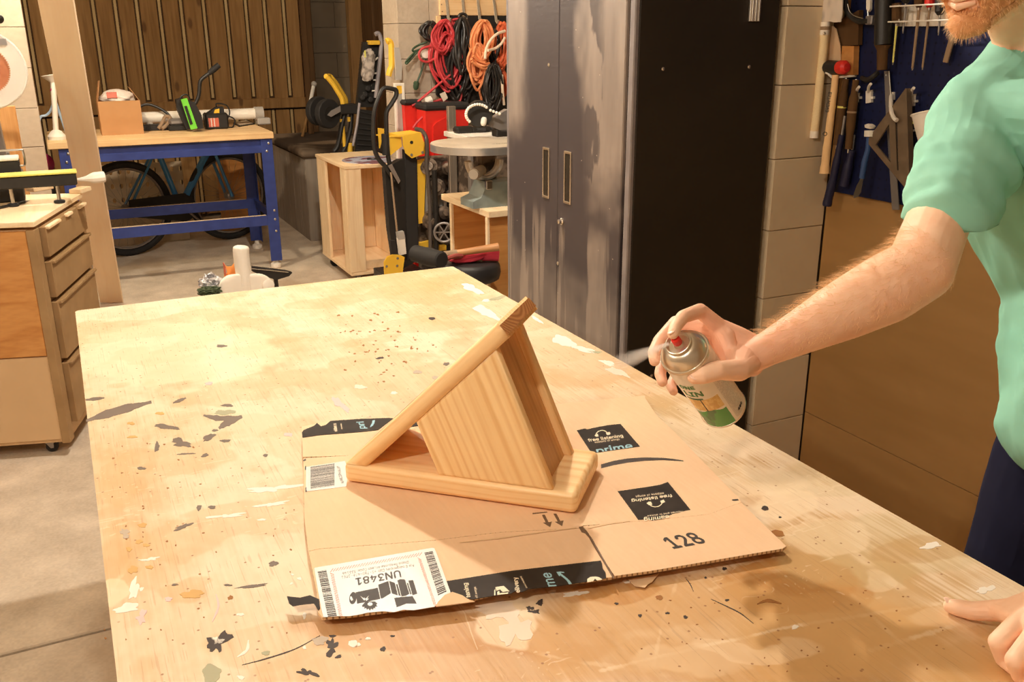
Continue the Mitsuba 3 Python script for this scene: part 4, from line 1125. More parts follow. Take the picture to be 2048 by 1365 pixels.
add('flap', panel((cx1 - 0.004, yc, zt - 0.001), (0, 1, 0), unit((-0.6, 0.0, 1)), [(0.05, 0), (0.2, 0), (0.19, 0.09), (0.08, 0.085)], 0.003), 'm_carton', ct)
add('tape', box((cx0 + cx1) / 2 - 0.03, (cx0 + cx1) / 2 + 0.03, yc - 0.0008, yc, zt - 0.08, zt, 0), 'm_carton', ct)
bg = trimesh.creation.icosphere(4, 1.0)
v = bg.vertices
v = v * (1 + 0.35 * (meshkit.fbm(v * 2.2, 4, 5)[:, None] - 0.5))
bg.vertices = v * np.array([0.105, 0.08, 0.055]) + np.array([(cx0 + cx1) / 2 + 0.0, yc + 0.1, zt + 0.012])
b_ = thing('plastic_bag', 'crinkled clear bag with a red label stuffed in the top of the carton', 'bag')
add('film', bg, 'm_bag', b_, smooth=True)
add('label', moved(box(-0.03, 0.03, -0.002, 0.002, -0.02, 0.02, 0.001), frame(((cx0 + cx1) / 2 - 0.035, yc + 0.025, zt + 0.035), (1, 0, 0), unit((0, 1, -0.5)), unit((0, 0.5, 1)))), 'm_print_red', b_)
# white tube along the back
yt = 6.78
t0, t1 = at(284, 228, Y=yt), at(508, 219, Y=yt)
zz = ZN + 0.075
tb_ = thing('white_tube', 'long white plastic tube lying along the back of the blue bench', 'tube')
add('pipe', rod((t0[0] - 0.05, yt, zz), (t1[0], yt, zz), 0.038, 20), 'm_cream_plastic', tb_)
mat('grey_plastic', (0.42, 0.38, 0.33), 0.4, spec=0.4)
add('end_cap', rod((t1[0], yt, zz), (t1[0] + 0.06, yt, zz), 0.046, 20), 'm_grey_plastic', tb_)
add('cradle', box(t1[0] + 0.01, t1[0] + 0.10, yt - 0.05, yt + 0.05, ZN, zz - 0.03, 0.006), 'm_grey_plastic', tb_)
add('cradle', box(t0[0] + 0.02, t0[0] + 0.06, yt - 0.04, yt + 0.05, ZN, zz - 0.03, 0.006), 'm_grey_plastic', tb_)
s0, s1 = at(284, 246, Y=6.68), at(372, 243, Y=6.68)
ps = thing('power_strip', 'dark power strip on the blue bench in front of the white tube', 'power strip')
add('body', box(s0[0] - .05, s1[0], 6.64, 6.70, ZN, ZN + 0.04, 0.005), 'm_black', ps)
for i in range(4):
    x = s0[0] + 0.02 + i * 0.06
    add('socket', box(x, x + 0.03, 6.637, 6.641, ZN + 0.01, ZN + 0.03, 0.001), 'm_rubber', ps)
single('hose', tube(curve([(s0[0] - .02, 6.75, ZN + .14), (s0[0] + .05, 6.74, ZN + .165), (s0[0] + .12, 6.72, ZN + .14), (s0[0] + .17, 6.7, ZN + .10), (s0[0] + .2, 6.69, ZN + .045)], 6), 0.009), 'm_black', 'short black hose bending over the white tube beside the carton', 'hose')
# green and black power tool with a long handle
mat('green', (0.17, 0.62, 0.05), 0.4, spec=0.45)
yg = 6.42
G = lambda x, y, Y=yg: at(x, y, Y=Y)
gt = thing('green_power_tool', 'green and black power tool with a bent black handle on the blue bench', 'power tool')
g_ = [G(361, 199), G(373, 196), G(394, 256), G(381, 259)]
add('green_side', hull([(*p[:2], max(p[2], ZN + 0.001)) for p in g_] + [(p[0], p[1] - 0.03, max(p[2], ZN + 0.001)) for p in g_]), 'm_green', gt, label='bright green slanted side')
add('green_ridge', hull([(p[0], p[1] - 0.034 * s, max(p[2], ZN)) for p in (G(367, 212), G(372, 211), G(384, 247), G(379, 249)) for s in (1, 1.1)]), 'm_black', gt)
b_ = [G(373, 200, 6.44), G(388, 204, 6.44), G(402, 230, 6.44), G(406, 256, 6.44), G(394, 258, 6.44)]
add('housing', hull([(p[0], p[1] + d, max(p[2], ZN)) for p in b_ for d in (-.03, .09)]), 'm_black', gt)
c_ = [G(352, 200, 6.5), G(366, 195, 6.5), G(380, 258, 6.5), G(372, 258, 6.5), G(356, 222, 6.5)]
add('housing', hull([(p[0], p[1] + d, max(p[2], ZN)) for p in c_ for d in (-.02, .07)]), 'm_black', gt)
hp_ = [G(388, 210, 6.45), G(393, 203, 6.45), G(398, 188, 6.45), G(400, 165, 6.45), G(406, 156, 6.45), G(421, 145, 6.45)]
hh_ = curve(hp_, 5)
add('handle', tube(hh_, 0.012, 10), 'm_black', gt)
add('grip', tube([G(418, 147, 6.45), G(425, 141, 6.45), G(438, 130, 6.45)], [0.014, 0.019, 0.018], 12), 'm_rubber', gt)
add('wire_guard', tube(curve([G(360, 205, 6.43), G(362, 194, 6.43), G(371, 189, 6.43), G(378, 194, 6.43), G(380, 206, 6.43)], 5), 0.005, 6), 'm_black', gt)
# grey charger with a strap
yd = onb(352, 262)[1]
gd = thing('battery_pack', 'dark grey battery pack beside the green power tool', 'battery')
q0, q1 = at(338, 262, Y=yd), at(374, 258, Y=yd)
add('body', box(q0[0], q1[0], yd, yd + 0.1, ZN, ZN + 0.035, 0.006), 'm_grey_plastic' if 0 else 'm_black', gd)
add('cover', box(q0[0] + 0.01, q1[0] - 0.005, yd + 0.01, yd + 0.09, ZN + 0.034, ZN + 0.075, 0.012), 'm_grey_metal', gd)
mat('strap', (0.30, 0.20, 0.12), 0.8)
r0 = onb(318, 262)
single('leather_strap', tube(curve([(r0[0], r0[1] + .02, ZN + .012), (r0[0] + .03, r0[1] + .03, ZN + .05), (r0[0] + .055, r0[1] + .05, ZN + .085), (r0[0] + .085, r0[1] + .04, ZN + .08), (r0[0] + .06, r0[1] + .02, ZN + .04), (r0[0] + .02, r0[1], ZN + .012)], 5), 0.012, 8), 'm_strap', 'brown folded strap on the blue bench left of the battery pack', 'strap')
# black charger
yh = onb(430, 259)[1]
ch = thing('battery_charger', 'black battery charger with a red label at the right of the green tool', 'charger')
q0, q1 = at(412, 250, Y=yh), at(458, 250, Y=yh)
zh = at(430, 227, Y=yh)[2]
add('body', box(q0[0], q1[0], yh, yh + 0.12, ZN, zh, 0.01), 'm_black', ch)
add('label', box(at(417, 245, Y=yh)[0], at(438, 245, Y=yh)[0], yh - 0.0012, yh + 0.002, at(428, 254, Y=yh)[2], at(428, 236, Y=yh)[2], 0.0005), 'm_print_red', ch, label='red printed label')
for i in range(2):
    x = at(422 + 6 * i, 245, Y=yh)[0]
    add('label_stripe', box(x, x + 0.006, yh - 0.002, yh, at(428, 254, Y=yh)[2], at(428, 236, Y=yh)[2]), 'm_label_white', ch)
add('battery', hull([(at(x, y, Y=yh + .04)[0], yh + dy, at(x, y, Y=yh + .04)[2]) for x, y in ((412, 228), (432, 215), (446, 214), (448, 228)) for dy in (0.02, 0.09)]), 'm_rubber', ch)
add('latch', hull([(at(x, y, Y=yh + .03)[0], yh + dy, at(x, y, Y=yh + .03)[2]) for x, y in ((427, 226), (429, 219), (438, 217), (438, 226)) for dy in (0.01, 0.02)]), 'm_yellow', ch)
cpts = [(q1[0] - 0.005, yh + .05, ZN + .05), (q1[0] + .02, yh + .05, ZN + .1), (q1[0] + .005, yh + .06, ZN + .15), (q1[0] - .06, yh + .07, ZN + .16), (q1[0] - .03, yh + .09, ZN + .1), (q1[0] + .045, yh + .05, ZN + .06), (q1[0] + .03, yh + .02, ZN + .012), (q1[0] + .0, yh - .005, ZN + .01)]
add('cord', tube(curve(cpts, 6), 0.0045, 6), 'm_black', ch)
# picture frame / tablet
f0 = [onb(467, 248), onb(493, 241), onb(510, 249), onb(478, 254)]
tb2 = thing('tablet', 'thin flat tablet lying at the right end of the blue bench', 'tablet')
pl_ = Polygon([p[:2] for p in f0])
fr = prism(pl_, 0.008)
fr.apply_translation((0, 0, ZN))
add('case', fr, 'm_black', tb2)
sc2 = prism(pl_.buffer(-0.012), 0.001)
sc2.apply_translation((0, 0, ZN + 0.008))
mat('screen', (0.55, 0.45, 0.33), 0.3, spec=0.5)
add('screen', sc2, 'm_screen', tb2)
# left end of the bench: funnel lamp, hose and knob
yw = 6.35
l0 = at(112, 262, Y=yw)
lp = thing('bench_lamp', 'pale lamp on a thin post at the left end of the blue bench', 'lamp')
add('base', moved(lathe([(0.05, 0), (0.052, 0.02), (0.03, 0.05), (0.015, 0.06)], 20), frame((l0[0], yw, ZN), (1, 0, 0), (0, 1, 0), (0, 0, 1))), 'm_cream_plastic', lp)
lt = at(106, 165, Y=yw)
add('post', rod((l0[0], yw, ZN + 0.05), (lt[0], yw, lt[2]), 0.016, 12), 'm_cream_plastic', lp)
add('shade', moved(lathe([(0.014, 0), (0.018, 0.01), (0.055, 0.05), (0.052, 0.05), (0.012, 0.012)], 24), axis_frame((lt[0], yw, lt[2] - 0.005), (lt[0] - 0.15, yw, lt[2] + 1))), 'm_cream_plastic', lp)
add('switch', rod((at(101, 178, Y=yw)[0], yw, at(101, 178, Y=yw)[2]), (lt[0], yw, at(101, 182, Y=yw)[2]), 0.012, 10), 'm_pink', lp, label='pink switch knob')
hs = [at(x, y, Y=6.4) for x, y in ((80, 236), (92, 231), (101, 222), (106, 208), (108, 195))]
hs = [(*hs[0][:2], hs[0][2])] + hs[1:]
mat('pale_blue', (0.35, 0.47, 0.60), 0.3, spec=0.6)
single('air_hose', tube(curve([(hs[0][0] - .06, 6.4, ZN + .009), (hs[0][0] - .03, 6.4, ZN + .03)] + hs + [(l0[0] + 0.03, 6.41, ZN + 0.18), (l0[0] + 0.06, 6.42, ZN + 0.009)], 5), 0.008, 8), 'm_pale_blue', 'pale blue hose curling beside the bench lamp', 'hose')

# ---------------------------------------------------------------- under and behind the bench
mat('bike_blue', (0.05, 0.23, 0.50), 0.3, spec=0.6)
bw = [at(252, 412, Y=7.08), at(402, 400, Y=7.26)]
rw = 0.34
bk = thing('bicycle', 'bright blue bicycle standing behind the blue bench', 'bicycle')
bd = unit((bw[1] - bw[0]) * np.array([1, 1, 0]))
wc_ = [np.array([bw[0][0], bw[0][1], rw]), np.array([bw[0][0], bw[0][1], rw]) + bd * 0.80]
bn_ = np.cross(bd, (0, 0, 1))
for c in wc_:
    wm = frame(c, bd, (0, 0, 1), np.cross(bd, (0, 0, 1)))
    w = add('wheel', moved(ring(rw - 0.024, 0.024, 48, 10), wm), 'm_rubber', bk)
    add('rim', moved(ring(rw - 0.055, 0.010, 40, 6), wm), 'm_grey_metal', w)
    add('hub', moved(lathe([(0.02, -0.04), (0.03, -0.03), (0.015, 0), (0.03, 0.03), (0.02, 0.04)], 14), wm), 'm_grey_metal', w)
    sp = [moved(rod((0.02 * math.cos(t), 0.02 * math.sin(t), s * .02), ((rw - .06) * math.cos(t + .12 * s), (rw - .06) * math.sin(t + .12 * s), 0), 0.0012, 4), wm) for t in np.arange(14) * 2 * np.pi / 14 for s in (-1, 1)]
    add('spokes', sp, 'm_grey_metal', w, kind='stuff')
bp = lambda t, z, s=0.0: wc_[0] + bd * t + np.array([0, 0, z - rw]) + bn_ * s
bb, seat, head, rear, front = bp(0.40, 0.30), bp(0.26, 0.80), bp(0.68, 0.78), bp(0, rw), bp(0.80, rw)
for n, a, b, r in (('down_tube', bb, bp(0.685, 0.72), 0.026), ('seat_tube', bb, seat, 0.02), ('top_tube', bp(0.27, 0.76), bp(0.675, 0.80), 0.02), ('head_tube', bp(0.69, 0.69), bp(0.665, 0.84), 0.024)):
    add(n, rod(a, b, r, 12), 'm_bike_blue', bk)
for s in (-.05, .05):
    add('seat_stay', rod(bp(0, rw, s), bp(0.25, 0.72, s * .4), 0.009, 8), 'm_bike_blue', bk)
    add('chain_stay', rod(bp(0, rw, s), bp(0.38, 0.30, s * .6), 0.010, 8), 'm_bike_blue', bk)
    add('fork_blade', rod(bp(0.80, rw, s), bp(0.69, 0.70, s * .9), 0.012, 8), 'm_bike_blue', bk)
add('chainring', moved(lathe([(0.03, -.008), (0.1, -.008), (0.1, .008), (0.03, .008)], 28), frame(bp(.40, .30, .05), bd, (0, 0, 1), bn_)), 'm_black', bk)
add('chain_guard', hull([p + bn_ * s for p in (bp(.0, .41), bp(.0, .29), bp(.40, .20), bp(.50, .30), bp(.42, .41)) for s in (.055, .065)]), 'm_black', bk)
add('crank', rod(bp(.40, .30, .07), bp(.52, .18, .07), 0.009), 'm_grey_metal', bk)
add('pedal', box(-.045, .045, -.03, .03, -.01, .01, .003).apply_transform(frame(bp(.52, .18, .11), bd, bn_, (0, 0, 1))), 'm_black', bk)
add('saddle', hull([bp(.14, .86, -.07), bp(.14, .86, .07), bp(.40, .86, -.015), bp(.40, .86, .015), bp(.15, .80, -.04), bp(.15, .80, .04), bp(.38, .83, 0)]), 'm_black', bk)
add('seat_post', rod(bp(.27, .76), bp(.25, .82), 0.013), 'm_grey_metal', bk)
add('handlebar', tube(curve([bp(.50, .88, -.03), bp(.60, .875, -.06), bp(.66, .86, 0), bp(.72, .875, .06), bp(.82, .88, .10)], 6), 0.012), 'm_black', bk)
add('stem', rod(bp(.665, .81), bp(.66, .86), 0.014), 'm_grey_metal', bk)
# perforated cream panel and brown sheets leaning behind
mat('cream_panel', (0.62, 0.50, 0.36), 0.7)
py = 7.5
a, b = at(215, 335, Y=py), at(362, 322, Y=py)
pf_ = Polygon([(a[0] - .05, 0.0), (b[0], 0.0), (b[0], b[2]), (a[0] - .05, b[2])])
for i in range(9):
    for j in range(6):
        cx, cz = a[0] + (b[0] - a[0]) * (0.03 + 0.118 * i), b[2] - 0.055 - 0.105 * j
        if cz > 0.05:
            pf_ = pf_.difference(Polygon([(cx + 0.013 * math.cos(t), cz + 0.02 * math.sin(t)) for t in np.arange(10) * 2 * np.pi / 10]))
single('perforated_panel', panel((0, py, 0), (1, 0, 0), (0, 0, 1), pf_, 0.012), 'm_cream_panel', 'cream panel full of holes standing behind the bicycle wheel', 'panel')
a, b = at(432, 330, Y=7.6), at(490, 320, Y=7.6)
single('plywood_sheet', box(a[0], b[0], 7.6, 7.618, 0, at(460, 292, Y=7.6)[2], 0.003), 'm_orange_ply', 'orange plywood sheet standing behind the right end of the blue bench', 'plywood')
pk_ = thing('pink_ball', 'shiny dark pink ball on the floor under the left end of the blue bench', 'ball')
g = trimesh.creation.icosphere(3, 1.0)
c = at(108, 322, Y=6.75)
bx_ = thing('storage_crate', 'dark crate under the left end of the blue bench carrying the pink ball', 'crate')
xc1 = xl0 - .03
add('body', box(c[0] - .3, xc1, 6.45, 6.8, 0.0, c[2] - 0.09, 0.008), 'm_black', bx_)
add('rim', box(c[0] - .31, xc1 + .01, 6.44, 6.81, c[2] - 0.09, c[2] - 0.071, 0.005), 'm_rubber', bx_)
g.vertices = g.vertices * 0.07 + np.array([xc1 - .075, 6.62, c[2] + 0.0])
add('shell', g, 'm_pink', pk_, smooth=True)
add('valve', moved(lathe([(0.012, 0), (0.012, 0.004), (0.005, 0.006)], 12), axis_frame((xc1 - .075, 6.553, c[2] + 0.02), (xc1 - .075, 5, c[2] + 0.4))), 'm_rubber', pk_)
# ---------------------------------------------------------------- storage bench with a dark lid by the fence
mat('grey_wood', mikit.proc(lambda p, n, uv: mix((0.23, 0.19, 0.15), (0.36, 0.30, 0.235), fbm(p.x * 30, p.y * 30, p.z * 2.5, 4))), 0.8, spec=0.15)
mat('lid_cloth', mikit.proc(lambda p, n, uv: mix((0.05, 0.035, 0.025), (0.21, 0.155, 0.105), smoothstep(0.38, 0.62, fbm(p.x * 3, p.y * 3, p.z * 3, 4)))), 0.9, spec=0.1)
SX, SY0 = at(622, 483, Z=0)[:2]
SZ = at(608, 318, Y=SY0)[2]
sb = thing('storage_bench', 'long grey wooden storage chest with a dusty dark lid beside the blue bench', 'storage chest')
SYB, SXB = 8.24, 2.30
add('core', box(SX + 0.012, SXB, SY0 + 0.012, SYB, 0.0, SZ, 0), 'm_grey_wood', sb)
for i in range(5):
    x = SX + i * 0.136
    add('plank', box(x + 0.001, x + 0.133, SY0, SY0 + 0.013, 0.0, SZ - 0.002, 0.002), 'm_grey_wood', sb)
for i in range(6):
    y = SY0 + 0.014 + i * 0.208
    add('plank', box(SX, SX + 0.013, y + 0.001, y + 0.206, 0.0, SZ - 0.002, 0.002), 'm_grey_wood', sb)
ld = box(SX - 0.03, SXB, SY0 - 0.03, SYB, SZ, SZ + 0.07, 0.022)
add('lid', ld, 'm_lid_cloth', sb, smooth=50)
# pale pole and dark rod leaning at the fence corner
p0, p1 = at(613, 258, Y=7.9), at(628, 168, Y=7.95)
pole = thing('extension_pole', 'slim pole with a pale upper end leaning in the fence corner', 'pole')
pm_ = at(620, 207, Y=7.93)
add('lower_rod', rod((p0[0] - .05, 7.86, SZ + 0.07), pm_, 0.012), 'm_fence', pole)
add('upper_rod', rod(pm_, p1, 0.016), 'm_white_plastic', pole)
add('tip', moved(trimesh.creation.icosphere(2, 0.024), frame(p1, (1, 0, 0), (0, 1, 0), (0, 0, 1))), 'm_grey_plastic', pole)
p0, p1 = at(624, 250, Y=8.0), at(622, 0, Y=8.1)
single('dark_post', box(p0[0] - .02, p0[0] + .025, 8.04, 8.08, SZ + 0.07, CEIL, 0.004), 'm_fence_dark', 'thin dark upright at the corner of the fence, behind the slim pole', 'post')
# hand truck with folded wheels and yellow handle
YH = 6.5
H = lambda x, y, Y=YH: at(x, y, Y=Y)
ht = thing('hand_truck', 'folding hand truck with yellow tube handle, black wheels and black frame', 'hand truck')
lo, hi = H(684, 205), H(655, 157)
for dx, dy in ((0, 0), (0.035, 0.05)):
    path = [H(686, 208), H(684, 198), H(676, 184), H(666, 168), H(657, 157), H(653, 153)]
    path2 = [p + np.array([dx * 1.0, dy, 0.0]) for p in path]
    add('handle_tube', tube(curve(path2, 5), 0.018, 10), 'm_yellow', ht)
c = H(652, 153)
add('handle_bar', rod(c, c + np.array([0.035, 0.05, 0]), 0.018, 10), 'm_yellow', ht)
k0, k1 = H(676, 212), H(712, 208)
add('bracket', box(k0[0], k1[0], YH - 0.05, YH + 0.07, H(690, 228)[2], H(690, 208)[2], 0.006), 'm_black', ht)
wcn = H(650, 226)
for i, dy in enumerate((-.07, .06)):
    w = add('wheel', moved(lathe([(.05, -.025), (.095, -.025), (.10, -.018), (.10, .018), (.095, .025), (.05, .025)], 28), frame((wcn[0] - .03 * i, YH + dy, wcn[2] + .01 * i), unit((1, .5, 0)), (0, 0, 1), unit((.5, -1, 0)))), 'm_rubber', ht)
    add('hub', moved(lathe([(.02, -.028), (.05, -.028), (.05, .028), (.02, .028)], 20), frame((wcn[0] - .03 * i, YH + dy, wcn[2] + .01 * i), unit((1, .5, 0)), (0, 0, 1), unit((.5, -1, 0)))), 'm_black', w)
fk = [H(646, 228), H(655, 219), H(672, 210), H(673, 221), H(654, 232)]
add('wheel_fork', hull([p + np.array([0, d, 0]) for p in fk for d in (-.11, -.095)]), 'm_grey_metal', ht)
a = H(678, 225)
for pts, r, m in (([H(690, 225), H(684, 250), H(676, 290), H(668, 303)], 0.018, 'm_black'), ([H(703, 225), H(701, 255), H(694, 285), H(686, 304)], 0.016, 'm_black'), ([H(683, 238), H(686, 260), H(688, 280), H(690, 296)], 0.014, 'm_yellow'), ([H(698, 234), H(699, 243)], 0.014, 'm_yellow'), ([H(701, 286), H(700, 310), H(699, 350)], 0.02, 'm_yellow')):
    add('frame_tube', tube(curve(pts, 5), r, 10), m, ht)
g = [H(668, 303), H(686, 304)]
add('toe_plate', [rod(g[0], (g[0][0], YH, 0.02), 0.016, 10), rod(g[1], (g[1][0], YH, 0.02), 0.016, 10)], 'm_black', ht)
add('base_plate', box(g[0][0] - .05, g[1][0] + .12, YH - .1, YH + .03, 0, 0.02, 0.003), 'm_black', ht)
# folded trolley: ribbed deck, grey tube, clear bag
YV = 6.42
V = lambda x, y, Y=YV: at(x, y, Y=Y)
tr = thing('folded_trolley', 'upright folded trolley with a black ribbed deck and a curved grey tube, behind the crate', 'trolley')
dk = [V(717, 218), V(746, 222), V(744, 316), V(708, 318)]
add('deck', hull([p + np.array([0, d, 0]) for p in dk for d in (0.0, .03)]), 'm_black', tr)
for i in range(9):
    t = i / 9 + 0.05
    a, b = dk[0] + (dk[3] - dk[0]) * t, dk[1] + (dk[2] - dk[1]) * t
    add('rib', rod(a + (0.012, -.004, 0), b + (-.008, -.004, -.006), 0.006, 6), 'm_rubber', tr)
mat('grey_tube', (0.33, 0.29, 0.29), 0.3, spec=0.6)
mat('dark_tube', (0.075, 0.06, 0.05), 0.28, spec=0.7)
add('side_rail', tube([V(719, 206), V(714, 250), V(706, 292)], 0.010, 8), 'm_grey_tube', tr)
add('curved_tube', tube(curve([V(750, 69), V(756, 66.5), V(760, 72), V(763, 85), V(762, 100), V(759, 130), V(755, 165), V(752, 196)], 6), 0.015, 10), 'm_grey_tube', tr)
add('upper_board', hull([p + np.array([0, d, 0]) for p in (V(729, 84), V(763, 84), V(757, 215), V(716, 215)) for d in (.03, .07)]), 'm_black', tr)
add('top_cap', box(V(738, 88)[0], V(759, 88)[0], YV - .02, YV + .06, V(740, 90)[2], V(740, 81)[2], 0.004), 'm_yellow', tr)
for x, y in ((731, 190), (737, 178), (726, 196), (742, 200)):
    p = V(x, y)
    add('knob', moved(lathe([(0.01, 0), (0.02, 0.006), (0.02, 0.03), (0.012, 0.036)], 14), axis_frame(p + (0, .03, 0), p + (0, -1, 0.1))), 'm_rubber', tr)
for (a, b), (c, d) in (((756, 115), (748, 122)), ((754, 146), (746, 148)), ((753, 160), (746, 160)), ((752, 181), (744, 182))):
    add('tie', tube([V(a, b), V(c, d)], 0.006, 6), 'm_white_plastic', tr)
for x in (712, 740):
    b = V(x, 316)
    add('leg', rod(b + (0, .015, 0), (b[0], YV + .015, 0.0), 0.014, 8), 'm_black', tr)
b = thing('clear_bag', 'crumpled clear plastic bag hanging on the front of the folded trolley', 'bag')
bg = box(0, 1, 0, 1, 0, 1, 0)
bg = trimesh.creation.icosphere(4, 1.0)
cc, cd = V(736, 131, YV - .03), V(736, 100, YV - .03)
bg.vertices = np.sign(bg.vertices) * np.abs(bg.vertices) ** 0.6 * np.array([0.045, 0.022, (cd - cc)[2]]) * (1 + 0.5 * (meshkit.fbm(bg.vertices * 3, 4, 9)[:, None] - .5)) + cc
bg.vertices[:, 0] += -(bg.vertices[:, 2] - cc[2]) * -0.12
mat('clear_bag', mikit.proc(lambda p, n, uv: mix((0.20, 0.16, 0.13), (0.62, 0.53, 0.45), smoothstep(.3, .7, fbm(p.x * 35, p.y * 35, p.z * 25, 4)))), 0.2, spec=0.7)
add('film', bg, 'm_clear_bag', b, smooth=True)
a_, b_ = V(727, 101, YV - .05), V(731, 115, YV - .05)
add('tag', box(a_[0], b_[0], YV - .066, YV - .06, b_[2], a_[2], 0.001), 'm_lime', b)
# yellow strap and black panel behind it
ys = 5.36
S_ = lambda x, y: at(x, y, Y=ys)
single('yellow_clamp', tube(curve([S_(773, 83), (S_(777, 82)), S_(782, 88), S_(783, 110), S_(783, 132), S_(780, 140), S_(777, 152)], 5), 0.018, 8), 'm_yellow', 'yellow strap shaped clamp hanging at the corner of the pale block wall', 'clamp')
dp = [S_(786, 95), S_(795, 95), S_(801, 128), S_(800, 160), S_(789, 160)]
sp_ = thing('framed_level', 'narrow dark panel with a pale frame leaning on the corner of the block wall', 'panel')
add('panel', hull([(p[0], 5.33 + d, p[2]) for p in dp for d in (0, .03)]), 'm_grey_plastic', sp_)
a, b = S_(786, 168), S_(804, 250)
add('frame', [box(a[0], a[0] + .012, 5.33, 5.36, 0, a[2], .001), box(a[0] + .045, a[0] + .06, 5.33, 5.36, 0, a[2], .001), box(a[0], a[0] + .06, 5.33, 5.36, a[2] - .01, a[2] + .005, .001)], 'm_white_plastic', sp_)
add('dial', moved(lathe([(0.02, 0), (0.026, 0.003), (0.026, 0.01)], 16), axis_frame((a[0] + .03, 5.345, a[2] - .03), (a[0] + .03, 5, a[2] - .03))), 'm_yellow', sp_)
add('lower_panel', box(a[0] + .012, a[0] + .045, 5.34, 5.355, 0.02, a[2] - .01, .001), 'm_grey_plastic', sp_)

# ---------------------------------------------------------------- crate standing on end
wood((0.82, 0.62, 0.38), (0.70, 0.48, 0.26), (0, 0, 1), name='crate', ringf=1.6, knots=1)
wood((0.80, 0.60, 0.37), (0.70, 0.49, 0.27), (0, 1, 0), name='crate_flat', ringf=1.6)
FX, FY = at(703, 553, Z=0.075)[:2]
FZ = at(690, 333, Y=FY)[2]
FXR, FYB = at(800, 552, Z=0.075)[0], at(668, 528, Z=0.075)[1] + 0.02
FXR = FX + 0.40
fs = thing('open_crate', 'tall open crate of pale boards on casters beside the grey storage chest', 'crate')
w1 = 0.10
add('top_board', box(FX - .004, FXR, FY - .004, FYB + .3, FZ - 0.02, FZ, 0.002), 'm_crate_flat', fs)
add('bottom_board', box(FX, FXR, FY, FYB + .3, 0.075, 0.095, 0.002), 'm_crate_flat', fs)
add('side_slat', box(FX, FX + .018, FY + 0.02, FY + 0.12, 0.096, FZ - .021, 0.002), 'm_crate', fs)
add('front_slat', box(FX, FX + w1, FY, FY + .018, 0.096, FZ - .021, 0.002), 'm_crate', fs)
add('side_slat', box(FX, FX + .018, FYB + 0.08, FYB + 0.29, 0.096, FZ - .021, 0.002), 'm_crate', fs)
add('side_slat', box(FXR - .018, FXR, FY + .02, FYB + .3, 0.096, FZ - .021, 0.002), 'm_crate', fs)
add('back_slat', box(FX + .019, FXR - .019, FYB + .28, FYB + .298, 0.096, FZ - .021, 0.002), 'm_crate', fs)
add('front_slat', box(FXR - .03, FXR, FY, FY + .018, 0.096, FZ - .021, 0.002), 'm_crate', fs)
add('inner_rail', box(FX + w1 + .005, FXR - .035, FY + .05, FY + .068, 0.096, 0.15, 0.002), 'm_crate_flat', fs)
for x in (FX + .05, FXR - .06):
    for y in (FY + .04, FYB + .22):
        caster(fs, np.array([x, y, 0.074]), 0.9)
# saw blade in a sleeve on the crate
q = at(765, 322, Z=FZ)
dsk = thing('packaged_disc', 'packaged round saw blade lying flat on the open crate', 'saw blade')
mat('disc_print', mikit.proc(lambda p, n, uv: mix((0.20, 0.09, 0.11), (0.42, 0.43, 0.52), smoothstep(.42, .58, fbm(p.x * 12, p.y * 12, 0.0, 3)))), 0.25, spec=0.7)
o = (FX + 0.24, FY + 0.21, FZ)
add('disc', moved(lathe([(0.0, 0), (0.19, 0), (0.19, 0.004), (0.06, 0.0045)], 40), frame(o, (1, 0, 0), (0, 1, 0), (0, 0, 1))), 'm_disc_print', dsk)
add('arbor_ring', moved(ring(0.03, 0.004, 20, 6), frame((o[0], o[1], FZ + .006), (1, 0, 0), (0, 1, 0), (0, 0, 1))), 'm_black', dsk)

# ---------------------------------------------------------------- folded saw stand, black tubes and yellow plates
YS = 4.95
S = lambda x, y, Y=YS: at(x, y, Y=Y)
ss = thing('folded_saw_stand', 'folded tool stand of black tubes with yellow brackets and a looped black handle', 'tool stand')
add('loop_handle', tube(curve([S(790, 362), S(772, 335), S(757, 318), S(749, 296), S(747, 260), S(749, 222), S(757, 196), S(764, 180), S(772, 176), S(785, 178), S(792, 181), S(792, 192), S(783, 208), S(773, 226), S(773, 262), S(775, 300), S(780, 330), S(797, 358)], 5), 0.0125, 10), 'm_black', ss)
add('grip', tube([S(770, 268), S(771, 290), S(772, 310)], 0.021, 12), 'm_rubber', ss)
PL = lambda pts, y0, t: hull([(*S(x, y, y0)[:1], y0 + d, S(x, y, y0)[2]) for x, y in pts for d in (0, t)])
add('hood_front', PL([(805, 272), (842, 265), (848, 284), (847, 308), (824, 317), (811, 307), (806, 290)], YS - .02, 0.006), 'm_yellow', ss)
add('hood_hole', moved(lathe([(0.009, 0), (0.009, 0.002)], 12), axis_frame(S(823, 285, YS - .02), S(823, 285, YS - .02) + (0, -1, 0))), 'm_black', ss)
a, b, c, d = S(805, 272, YS - .02), S(842, 265, YS - .02), S(806, 255, YS + .12), S(778, 254, YS + .12)
add('hood_top', hull([p + np.array([0, 0, dz]) for p in (a, b, (b[0] - .01, YS + .13, b[2]), (a[0] - .11, YS + .13, a[2]), (a[0] - .08, YS - .0, a[2])) for dz in (0, -.006)]), 'm_yellow', ss)
add('gusset', PL([(779, 266), (802, 272), (804, 293), (781, 311)], YS - .0, 0.006), 'm_yellow', ss)
add('left_plate', hull([S(x, y, YS + .06) + np.array([dx, 0, 0]) for x, y in ((755, 256), (768, 258), (758, 297)) for dx in (0, .006)] + [S(755, 256, YS + .1)]), 'm_yellow', ss)
add('end_plate', hull([S(x, y, YS + .02) + np.array([dx, 0, 0]) for x, y in ((844, 284), (848, 284), (848, 308), (842, 305)) for dx in (0, .012)] + [S(846, 286, YS + .08)]), 'm_yellow', ss)
